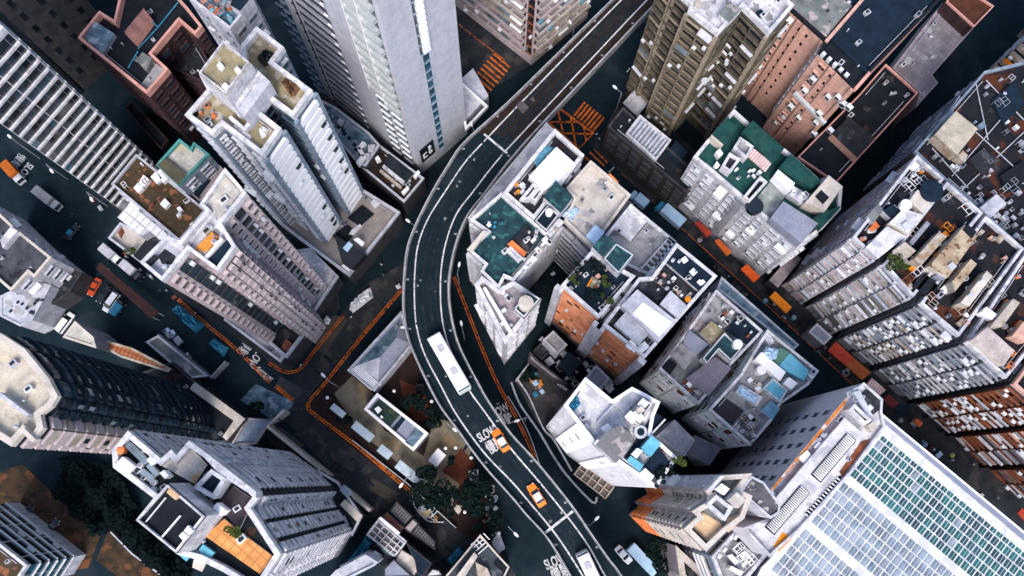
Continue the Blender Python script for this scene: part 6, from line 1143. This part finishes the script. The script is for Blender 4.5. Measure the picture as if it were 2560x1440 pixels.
tarp('tarpaulin', zF((0,0),(1,0),(1,1)) if False else [(638,140),(655,115),(680,125),(672,150),(655,158)], bw.zr, 'card', 'black plastic heap on the upper mustard roof', 1.0, 1.2); tarp('tarpaulin', [(645,325),(652,310),(668,318),(662,335),(650,342)], bw.zr, 'panel', 'white plastic sheet on the lower front mustard roof', .6); tarp('tarpaulin', [(580,305),(592,303),(625,335),(622,352),(605,342),(585,322)], bw.zr, 'panel', 'scattered white rubble bags along the parapet of the front mustard roof', .9, .7); tarp('tarpaulin', [(475,285),(482,262),(492,262),(495,275),(482,292)], bw.zr, 'leaf', 'dark rubbish at the left corner of the left mustard roof', .9, .8)
tarp('tarpaulin', [(700,200),(712,188),(748,212),(735,232),(725,235)], bw.zr, M('scrap_wood', (.2,.1,.05), (.08,.05,.03)), 'pile of brown timber and orange scrap on the right mustard roof', 1.0, 1.0)
tarp('tarpaulin', zed([(1265,870),(1310,820),(1510,980),(1440,1045),(1350,960)], 3, 0, 480), 0, 'bluetarp', 'large teal tarpaulin heap in the yard by the left street', 1.2, 2.4); tarp('tarpaulin', zed([(1545,1130),(1590,1080),(1700,1160),(1660,1230)], 3, 0, 480), 0, 'bluetarp', 'blue tarpaulin square in the yard near the slow lettering', .6, 1.6)
tarp('tarpaulin', zG((420,690),(550,790),(400,1010),(150,1070),(300,880)), 2, 'bluetarp', 'bright blue tarpaulin strip between the white ribbed tower and the shops', .8, 1.6); tarp('tarpaulin', zG((1780,850),(1860,940),(1680,1140),(1590,1070)), 0, 'bluetarp', 'deep blue tarpaulin in the street left of the corner shop', .6, 1.8)
tarp('tarpaulin', zed([(700,830),(770,760),(850,705),(875,780),(760,870),(720,900),(690,870)], 3, 640, 480), .1, 'panel', 'heap of white sacks on the pavement at the junction', 1.0, 1.2); tarp('tarpaulin', zed([(1040,700),(1075,680),(1090,705),(1060,725)], 3, 640, 480), .1, 'panel', 'small heap of white bags against the flyover at the junction', .6, .8); tarp('tarpaulin', zed([(500,950),(530,920),(555,950),(540,990),(510,985)], 3, 640, 480), .1, 'panel', 'white bags stacked at the tip of the mauve tower podium', .8, 1.0)
# slide, discs
r = empty('slide', (*P(1043,990), .14), label='orange tube slide on the red-brown playground', cat='slide'); MB().bar((*P(1040,1000,1), .7), (*P(1046,985,2), 1.9), .45, 'gold', 10).build('tube', r); MB().box(-.7, .7, -.7, .7, 0, 2.1, 'dgrey', Matrix.Translation((*P(1052,972), .14))).build('platform', r)
def disc(px, B, dz, rad, label, hh=.5, m='panel', cat='water tank', name='water_tank'):
    p = P(*px, B.zr+dz+hh); r = empty(name, (*p, B.zr+dz), label=label, cat=cat); MB().cyl(*p, B.zr+dz, B.zr+dz+hh, rad, m, 24).build('drum', r); MB().cyl(*p, B.zr+dz+hh, B.zr+dz+hh+.15, rad*1.04, m, 24, rad*.5).build('lid', r)
disc((1373,529), c4, 1.4, .6, 'white round tank lid on the small navy roof by the teal L-shaped roof', 1.2); disc((1315,757), c7, 2.4, 1.2, 'large cream round tank on the teal tank house', 1.8, 'beige'); disc((1845,860), c9, 2.4, .78, 'white round tank beside the green roof of the patchwork block', 1.4); disc((1904,925), c9b, 0, .75, 'white round tank on the turquoise roofed block', 2.0)
disc((2266,511), TEN[0], 2.2, .85, 'white round tank on the tan roof of the first tenement', 1.0); disc((2330,477), TEN[0], 1.8, 1.8, 'dark ribbed round net roof above the first tenement', .4, 'navy', 'canopy', 'round_canopy'); disc((1720,747), c8b, 0, .45, 'orange drum at the right parapet of the white roofed block', 1.0, 'gold'); disc((2381,1138), Bld() if False else type('Q', (), {'zr': 0})(), 3, .45, 'yellow green street parasol in the right-hand street', .3, M('lime_cloth', (.35,.4,.08)), 'parasol', 'parasol')
disc((517,1122), e2, 0, .9, 'orange drum', .8, 'gold') if False else None; disc((299,1124), e2, 0, .55, 'orange drum at the top left corner of the white ribbed tower', 1.2, 'orange')
# rooftop clutter: one thing each, look-alikes share a label
def clutter(B, n, what, region=None, kinds=('box',), dz=0, size=(.7, 1.6), mats=('ac',)):
    R = random.Random(len(B.label)*13+n); reg = region; xs = [p[0] for p in reg]; ys = [p[1] for p in reg]; k = 0; tries = 0
    while k < n and tries < n*30:
        tries += 1; x, y = R.uniform(min(xs), max(xs)), R.uniform(min(ys), max(ys))
        if not inside((x, y), reg): continue
        k += 1; p = P(x, y, B.zr+dz+.6); a = math.radians(40+R.choice((0, 90))+R.uniform(-6, 6)); T = Matrix.Translation((*p, B.zr+dz)) @ Matrix.Rotation(a, 4, 'Z')
        s = R.uniform(*size); s2 = s*R.uniform(.55, 1); h_ = R.uniform(.4, 1.0); m = R.choice(mats); kd = R.choice(kinds); mb = MB()
        if kd == 'box': mb.box(-s/2, s/2, -s2/2, s2/2, .08, h_, m, T).box(-s*.4, s*.4, -s2*.38, s2*.38, h_, h_+.05, 'acd' if R.random() < .25 else m, T).box(-s*.42, -s*.32, -s2*.5, s2*.5, 0, .08, 'grey', T)
        elif kd == 'drum': mb.cyl(*p, B.zr+dz, B.zr+dz+h_, s*.38, m, 12).cyl(*p, B.zr+dz+h_, B.zr+dz+h_+.08, s*.3, 'grey', 12)
        elif kd == 'frame':
            for q in ((-s,-s2),(s,-s2),(s,s2),(-s,s2)): mb.bar(T @ Vector((q[0]*.6, q[1]*.6, 0)), T @ Vector((q[0]*.6, q[1]*.6, 1.1)), .05, m, 4)
            for q, q2 in (((-s,-s2),(s,-s2)),((s,-s2),(s,s2)),((s,s2),(-s,s2)),((-s,s2),(-s,-s2)),((0,-s2),(0,s2))): mb.bar(T @ Vector((q[0]*.6, q[1]*.6, 1.1)), T @ Vector((q2[0]*.6, q2[1]*.6, 1.1)), .05, m, 4)
        o = mb.build({'box': 'rooftop_box', 'drum': 'rooftop_drum', 'frame': 'metal_frame'}[kd]); tag(o, '%s %s' % ({'box': 'small equipment box', 'drum': 'round drum', 'frame': 'bare metal frame'}[kd], what), {'box': 'equipment box', 'drum': 'drum', 'frame': 'frame'}[kd], '%s %s' % ({'box': 'boxes', 'drum': 'drums', 'frame': 'frames'}[kd], what))
wb = ('lgrey','grey','ac','bluegrey','lgrey')
for q in ([(2300,400),(2450,560)], [(2330,370),(2420,470)], [(2465,200),(2560,300)], [(2440,330),(2560,440)], [(2380,440),(2500,300)], [(2400,480),(2560,330)], [(2320,350),(2400,240)], [(2440,210),(2470,350)]):
    a, c_ = P(*q[0], bd.zr+.3), P(*q[1], bd.zr+.3); MB().bar((*a, bd.zr+.3), (*c_, bd.zr+.3), .09, 'lgrey').build('pipe', bd.root)
for q, m in (([(2300,420),(2350,440),(2340,470),(2310,440)],'bluegrey'), ([(2420,400),(2460,370),(2500,400),(2460,440)],'char'), ([(2480,250),(2540,200),(2560,260),(2510,310)],'navy'), ([(2350,300),(2380,270),(2390,290),(2360,320)],'bluegrey'), ([(2500,440),(2560,400),(2560,470),(2520,480)],'black')): part(bd, 'roof_platform', q, 0, .7, m)
clutter(bd, 42, 'on the large dark roof at the right edge', [(2300,385),(2400,400),(2465,190),(2560,180),(2560,600),(2457,515),(2360,435)], ('box','box','box','frame','drum'), 0, (.4, 1.2), wb)
clutter(bd, 24, 'around the white shed on the large dark roof', [(2400,470),(2450,500),(2560,500),(2560,600),(2520,580)], ('box',), 0, (.4, 1.0), wb)
clutter(TEN[0], 12, 'on the dark roof of the first tenement', [(2290,400),(2340,440),(2240,540),(2225,500)], ('frame','drum','box'), 0, (.7, 1.4), ('white2','gold','panel'))
clutter(TEN[0], 6, 'near the rusty stain of the first tenement', [(2145,585),(2200,540),(2215,560),(2160,605)], ('box','drum'), 0, (.7, 1.2), ('panel','orange'))
clutter(TEN[1], 22, 'on the rusty roof of the second tenement', [(2215,655),(2368,465),(2440,530),(2290,735)], ('frame','box','drum'), 0, (.6, 1.5), ('rust','panel','gold','tan'))
clutter(TEN[2], 20, 'on the roof of the third tenement', [(2300,750),(2465,550),(2550,620),(2400,830)], ('box','drum','frame'), 0, (.6, 1.3), ('tan','panel','terra'))
clutter(TEN[3], 18, 'on the roof of the fourth tenement', [(2415,845),(2540,680),(2560,700),(2560,900),(2515,930)], ('box','drum','frame'), 0, (.6, 1.4), ('tan','panel','orange'))
clutter(c1, 8, 'on the black roof with the white panel', zA((600,950),(950,620),(980,800),(780,1050)), ('box','drum'), 0, (.5, 1.1), ('ac','gold'))
clutter(c4, 8, 'on the brownish patch of the teal L-shaped roof', zB((680,620),(950,600),(960,680),(840,780)), ('box','drum'), .5, (.5, .9), ('panel',)); clutter(c4, 4, 'standing on the teal L-shaped roof', zB((300,500),(500,400),(560,560),(380,620)), ('box',), 0, (.5, .8), ('panel','bluetarp')); clutter(c4, 12, 'along the narrow walkway above the light well', zB((1180,560),(1230,600),(760,1150),(700,1120)), ('box',), .4, (.5, 1.1), ('panel','tan'))
clutter(c8, 14, 'on the garden roof over the orange brick face', z7t((480,600),(600,480),(860,650),(650,900),(400,700)), ('drum','box'), 0, (.4, .9), ('terra','panel','mustard')); clutter(c8b, 18, 'on the dark terrace of the white roofed block', z7t((1100,540),(1350,760),(1310,840),(1060,660)), ('drum','box'), .2, (.4, 1.0), ('panel','terra','tan')); clutter(c8b, 9, 'on the black roof by the truck street', z7t((1180,500),(1290,480),(1480,640),(1400,730)), ('box','drum'), .8, (.5, 1.0), ('panel','ac'))
clutter(c8b, 6, 'at the lower corner of the white roofed block', z7t((800,1080),(900,1150),(1050,1120),(980,1200),(900,1180)), ('box',), 0, (.6, 1.4), ('panel','ac')); clutter(c9, 14, 'on the patchwork roofs', zC((700,200),(1100,480),(1000,580),(640,420)), ('box','drum'), .5, (.4, 1.0), ('panel','ac','rust')); clutter(c9, 10, 'at the lower edge of the patchwork roofs', zC((440,900),(510,860),(640,960),(580,1040)), ('box','drum'), 0, (.4, .9), ('tan','panel','rust'))
clutter(c9b, 24, 'on the planted corner of the turquoise roofed block', zC((880,1230),(980,1120),(1100,1180),(1010,1360)), ('box','drum','frame'), 0, (.4, .9), ('panel','tan','leaf')); clutter(c9b, 12, 'along the street edge of the turquoise roofed block', zC((1440,800),(1540,790),(1480,890),(1420,900)), ('box','drum'), 0, (.4, .9), ('panel','ac')); clutter(c9b, 8, 'on the middle roof of the turquoise roofed block', zC((1000,850),(1090,880),(1080,980),(980,900)), ('box',), 0, (.5, 1.1), ('panel','beige'))
clutter(c11, 7, 'in the roof room of the white tower', zD((960,560),(1110,370),(1190,420),(1050,640)), ('box',), 2.4, (.8, 1.5), ('panel','beige')); clutter(c11, 5, 'by the planters of the white tower', zD((1340,920),(1400,960),(1430,1020),(1380,1040)), ('drum',), 0, (.6, 1.0), ('gold','terra'))
clutter(d1, 10, 'on the roof of the beige tower', zE((1080,470),(1180,440),(1380,600),(1290,680)), ('box','frame'), 0, (.6, 1.3), ('panel','lgrey')); clutter(d5, 12, 'on the grey roof with air conditioners', zE((1480,1050),(1700,1150),(1620,1350),(1400,1250)), ('box','frame'), 0, (.6, 1.3), ('panel','ac')); clutter(d2, 12, 'on the corner plant yard of the louvre building', zed([(600,70),(700,40),(780,200),(700,170)], 3, 1920, 960), ('box','drum'), 0, (.6, 1.3), ('panel','ac')); clutter(d2, 10, 'along the rusty edge of the louvre building', [(2010,1150),(2060,1085),(2080,1100),(2030,1165)], ('box',), 0, (.8, 2.2), ('panel','white2'))
clutter(bg_, 10, 'on the green roof', zg((330,540),(760,640),(620,800),(430,640)), ('box',), 0, (.4, .8), ('panel',)); clutter(bg_, 9, 'behind the white canopy of the green roofed block', zg((1080,770),(1220,880),(1180,950),(1030,860)), ('box','frame'), 1.6, (.5, 1.1), ('panel','ac')); clutter(b4, 16, 'among the teal and orange scrap at the top edge', [(500,0),(570,60),(610,0),(520,-5)], ('box','drum','frame'), 0, (.5, 1.1), ('bluetarp','orange','panel','turq'))
clutter(brg, 8, 'on the weedy roof garden', [(350,400),(505,525),(445,590),(290,465)], ('box','frame'), 0, (.5, 1.0), ('panel','rust')); clutter(bm, 8, 'on the concrete roof of the mauve tower', [(480,560),(520,540),(560,590),(500,650)], ('box','drum'), 0, (.5, 1.0), ('panel','orange','tan')); clutter(e2, 14, 'on the upper left roof of the white ribbed tower', zF((60,250),(150,120),(440,380),(380,690),(200,480)), ('box','drum'), 0, (.5, 1.1), ('panel','ac')); clutter(e2, 8, 'in the middle court of the white ribbed tower', zF((880,560),(1060,640),(960,760),(820,640)), ('box','drum'), 0, (.5, 1.0), ('panel','mustard','gold'))
clutter(c7, 6, 'on the wedge-shaped roof', [(1225,740),(1285,720),(1300,790),(1262,830)], ('box',), 0, (.5, 1.0), ('panel','ac')); clutter(bw, 5, 'on the mustard roofs of the white cross-shaped tower', [(500,240),(560,300),(540,320),(480,285)], ('box','drum'), 0, (.5, 1.0), ('panel','orange','lgrey'))
Q0 = type('Q', (), {'zr': .14, 'label': 'ground'})()
Q0.zr = .13; clutter(Q0, 12, 'in the yard beside the left-hand street', [(400,790),(470,870),(520,930),(470,900),(410,840)], ('box','drum'), 0, (.6, 1.6), ('panel','ice','lgrey')); Q0.label = 'alley'; clutter(Q0, 34, 'in the dark alley below the orange brick faces', [(1360,830),(1540,960),(1500,990),(1400,940),(1330,860)], ('box',), 2, (.6, 1.6), ('ac','panel','lgrey')); Q0.label = 'well'; clutter(Q0, 8, 'at the bottom of the light well', [(1340,690),(1395,640),(1385,700),(1350,720)], ('box',), 0, (.6, 1.4), ('navy','ac')); Q0.label = 'worksite'; clutter(Q0, 18, 'inside the barriers of the street work site', [(1045,1260),(1070,1262),(1110,1300),(1085,1305),(1050,1285)], ('box','drum'), 0, (.5, 1.2), ('panel','bluetarp','gold','ice'))
Q0.label = 'lot'; clutter(Q0, 16, 'on the bare lot by the ramp', [(1300,955),(1330,925),(1370,950),(1350,1000),(1315,985)], ('box','drum'), 0, (.4, 1.2), ('bluetarp','terra','gold','navy','ice')); tree((1325,938), 'small dark tree in the upper corner of the bare lot', 1.6, 4, n=420)
Q0.label = 'roads'; clutter(Q0, 14, 'beside the flyover near the white fan canopy', [(1190,1290),(1240,1230),(1255,1260),(1215,1320)], ('box','drum'), 0, (.5, 1.3), ('panel','orange','ice'))
mb = MB().box(-1.1, 1.1, -.9, .9, 0, .35, M('yellow_mat', (.8,.6,.3)), Matrix.Translation((*P(1062,1278), .14)) @ Matrix.Rotation(-.7, 4, 'Z')); o = mb.build('pallet'); tag(o, 'yellow covered pallet inside the street work site', 'pallet')
bp = smooth([(1031,1236),(1036,1265),(1055,1290),(1075,1304),(1110,1305)], 4)
for i in range(len(bp)-1):
    a, c_ = Vector(P(*bp[i], .6)), Vector(P(*bp[i+1], .6)); c_ = a.lerp(c_, .8); n = Vector((-(c_-a).y, (c_-a).x)).normalized()*.15
    o = MB().prism([tuple(a-n), tuple(c_-n), tuple(c_+n), tuple(a+n)], 0, .35, 'bluetarp').prism([tuple(a-n*.5), tuple(c_-n*.5), tuple(c_+n*.5), tuple(a+n*.5)], .35, .8, 'panel').build('water_barrier'); tag(o, 'blue and white water barrier in the curved line round the street work site', 'barrier', 'water barriers round the work site')
r = empty('garden_table', (*P(1484,708,c8.zr+.8), c8.zr), label='orange slatted garden table set on the garden roof', cat='table')
l, a = frame_at((1484,708), (.5,-.86), c8.zr+.8); T = Matrix.Translation((l[0], l[1], c8.zr)) @ Matrix.Rotation(a, 4, 'Z'); MB().box(-.8, .8, -.35, .35, .7, .78, 'mustard', T).build('table_top', r)
for s in (-1, 1): MB().box(-.9, .9, s*.6-.15, s*.6+.15, .4, .46, 'gold', T).box(-.7, -.6, s*.6-.1, s*.6+.1, 0, .4, 'gold', T).box(.6, .7, s*.6-.1, s*.6+.1, 0, .4, 'gold', T).build('bench', r)
for s in (-.5, .5): MB().box(s-.05, s+.05, -.3, .3, 0, .7, 'gold', T).build('leg', r)

# facade climbers: loose rooftop litter on the plainer roofs
def stains(B, n, mats, seed=1, size=(.5, 2.2)):
    R = random.Random(seed+len(B.label)); pts = inset(B.pts, 1.2); xs = [a[0] for a in B.pts]; ys = [a[1] for a in B.pts]; k = t = 0; mb = MB()
    while k < n and t < 400:
        t += 1; c_ = (R.uniform(min(xs), max(xs)), R.uniform(min(ys), max(ys)))
        if not inside(c_, pts): continue
        k += 1; s_ = R.uniform(*size); mb.face([(c_[0]+s_*R.uniform(.35,1)*math.cos(6.283*j/9), c_[1]+s_*R.uniform(.35,1)*math.sin(6.283*j/9), B.zr+.006+.0015*k) for j in range(9)], mats[k % len(mats)])
    if k: mb.build('water_stain', B.root, kind='stuff')
for B in ALL:
    if B.name in ('low_block','apartment_block','apartment_tower','tenement','tower_podium','podium_block','factory_block') and abs(area(B.pts)) > 50 and B.h < 70:
        rn = MATS and B.root.children
        wr = [o for o in B.root.children if o.name.startswith('roof') and o.name.split('.')[0] == 'roof'][0].data.materials[0]
        base = wr.node_tree.nodes
        if wr.name.startswith(('white','mauve','pale','beige','mott')) and 'terrace' not in wr.name: stains(B, 10, (M('damp_stain', (.34,.32,.32), (.44,.42,.42), scale=1.5), M('soot_stain', (.2,.19,.19), (.33,.32,.32), scale=1.5)), 3, (.3, 1.3))
        elif any(k in wr.name for k in ('black','char','rust')): stains(B, 10, (M('dust_stain', (.045,.047,.052), (.02,.022,.027), scale=1.5), M('rust_stain', (.06,.028,.016), (.02,.015,.014), scale=1.5)), 3, (.3, 1.4))

def person(px, label, shirt, z=.13, ang=0.0):
    p = P(*px, z); r = empty('person', (*p, z), label=label, cat='person'); r.rotation_euler = (0, 0, ang)
    v = [(0,0,.95),(0,0,1.15),(0,0,1.42),(0,0,1.5),(0,0,1.6),(.0,.0,1.72),(-.1,0,.9),(-.11,.12,.5),(-.11,-.05,.06),(-.11,.1,.03),(.1,0,.9),(.11,-.12,.5),(.11,-.22,.08),(.11,-.1,.03),(-.19,0,1.38),(-.25,-.03,1.1),(-.24,.1,.86),(.19,0,1.38),(.25,.05,1.1),(.24,.16,.88)]
    e = [(0,1),(1,2),(2,3),(3,4),(4,5),(0,6),(6,7),(7,8),(8,9),(0,10),(10,11),(11,12),(12,13),(2,14),(14,15),(15,16),(2,17),(17,18),(18,19)]
    rad = [.15,.14,.16,.06,.1,.08,.1,.07,.05,.04,.1,.07,.05,.04,.07,.05,.035,.07,.05,.035]
    me = bpy.data.meshes.new('body'); me.from_pydata(v, e, []); o = bpy.data.objects.new('body', me); col.objects.link(o); m = o.modifiers.new('s', 'SKIN'); me.skin_vertices.new() if not me.skin_vertices else None
    for i, k in enumerate(rad): me.skin_vertices[0].data[i].radius = (k, k)
    me.skin_vertices[0].data[0].use_root = True; o.modifiers.new('d', 'SUBSURF').levels = 1
    bpy.context.view_layer.update(); m2 = bpy.data.meshes.new_from_object(o.evaluated_get(bpy.context.evaluated_depsgraph_get())); col.objects.unlink(o); bpy.data.objects.remove(o)
    m2.materials.clear(); mats = [shirt, M('trousers', (.03,.035,.05)), M('skin_tone', (.45,.28,.2)), M('black_hair', (.015,.012,.01))]
    for k in mats: m2.materials.append(W[k] if isinstance(k, str) else k)
    for f in m2.polygons: c = f.center; f.material_index = 3 if c.z > 1.63 else 2 if c.z > 1.46 or (abs(c.x) > .2 and c.z < 1.15) else 1 if c.z < .93 else 0
    b = bpy.data.objects.new('body', m2); col.objects.link(b); b.parent = r
for px, sh, lb, a in (((880,795),'panel','person in a white shirt walking near the white sacks',.6), ((960,690),'turq','person in turquoise crossing by the flyover edge',2.1), ((955,664),'panel','person in white beside the one in turquoise',2.4), ((1078,1290),'gold','worker in orange bending over the street work site',1.0), ((820,1010),'leaf2','person in green at the orange kerb corner',.2), ((1245,1010),'panel','person in white standing under the ramp',.4), ((1490,340),'ice','person in pale blue waiting at the box junction corner',3.0), ((1497,352),'panel','person in white waiting at the box junction corner',2.0), ((2428,1160),'panel','person in white far down the right-hand street',.4), ((2487,1243),'ice','person in pale blue at the lower end of the right-hand street',1.4), ((755,915),'panel','person in white rounding the junction corner',1.2), ((905,1125),'gold','person in orange in the roadway by the brown patches',.9)):
    person(px, lb, sh, ang=a)

Q0.zr = .13; Q0.label = 'rightstreet'; clutter(Q0, 26, 'along the kerb of the right-hand street', [(1700,555),(1730,560),(1960,770),(2100,890),(2280,1050),(2420,1180),(2500,1260),(2480,1262),(2260,1070),(2050,880),(1900,745)], ('box','drum'), 0, (.4, 1.3), ('lgrey','ice','rust','turq','grey'))
Q0.zr = .0; Q0.label = 'leftstreet'; clutter(Q0, 12, 'at the kerb of the left-hand street', [(215,480),(300,560),(335,650),(430,735),(500,790),(480,790),(410,735),(318,652),(285,570),(205,490)], ('box','drum'), 0, (.4, 1.0), ('lgrey','rust','grey'))
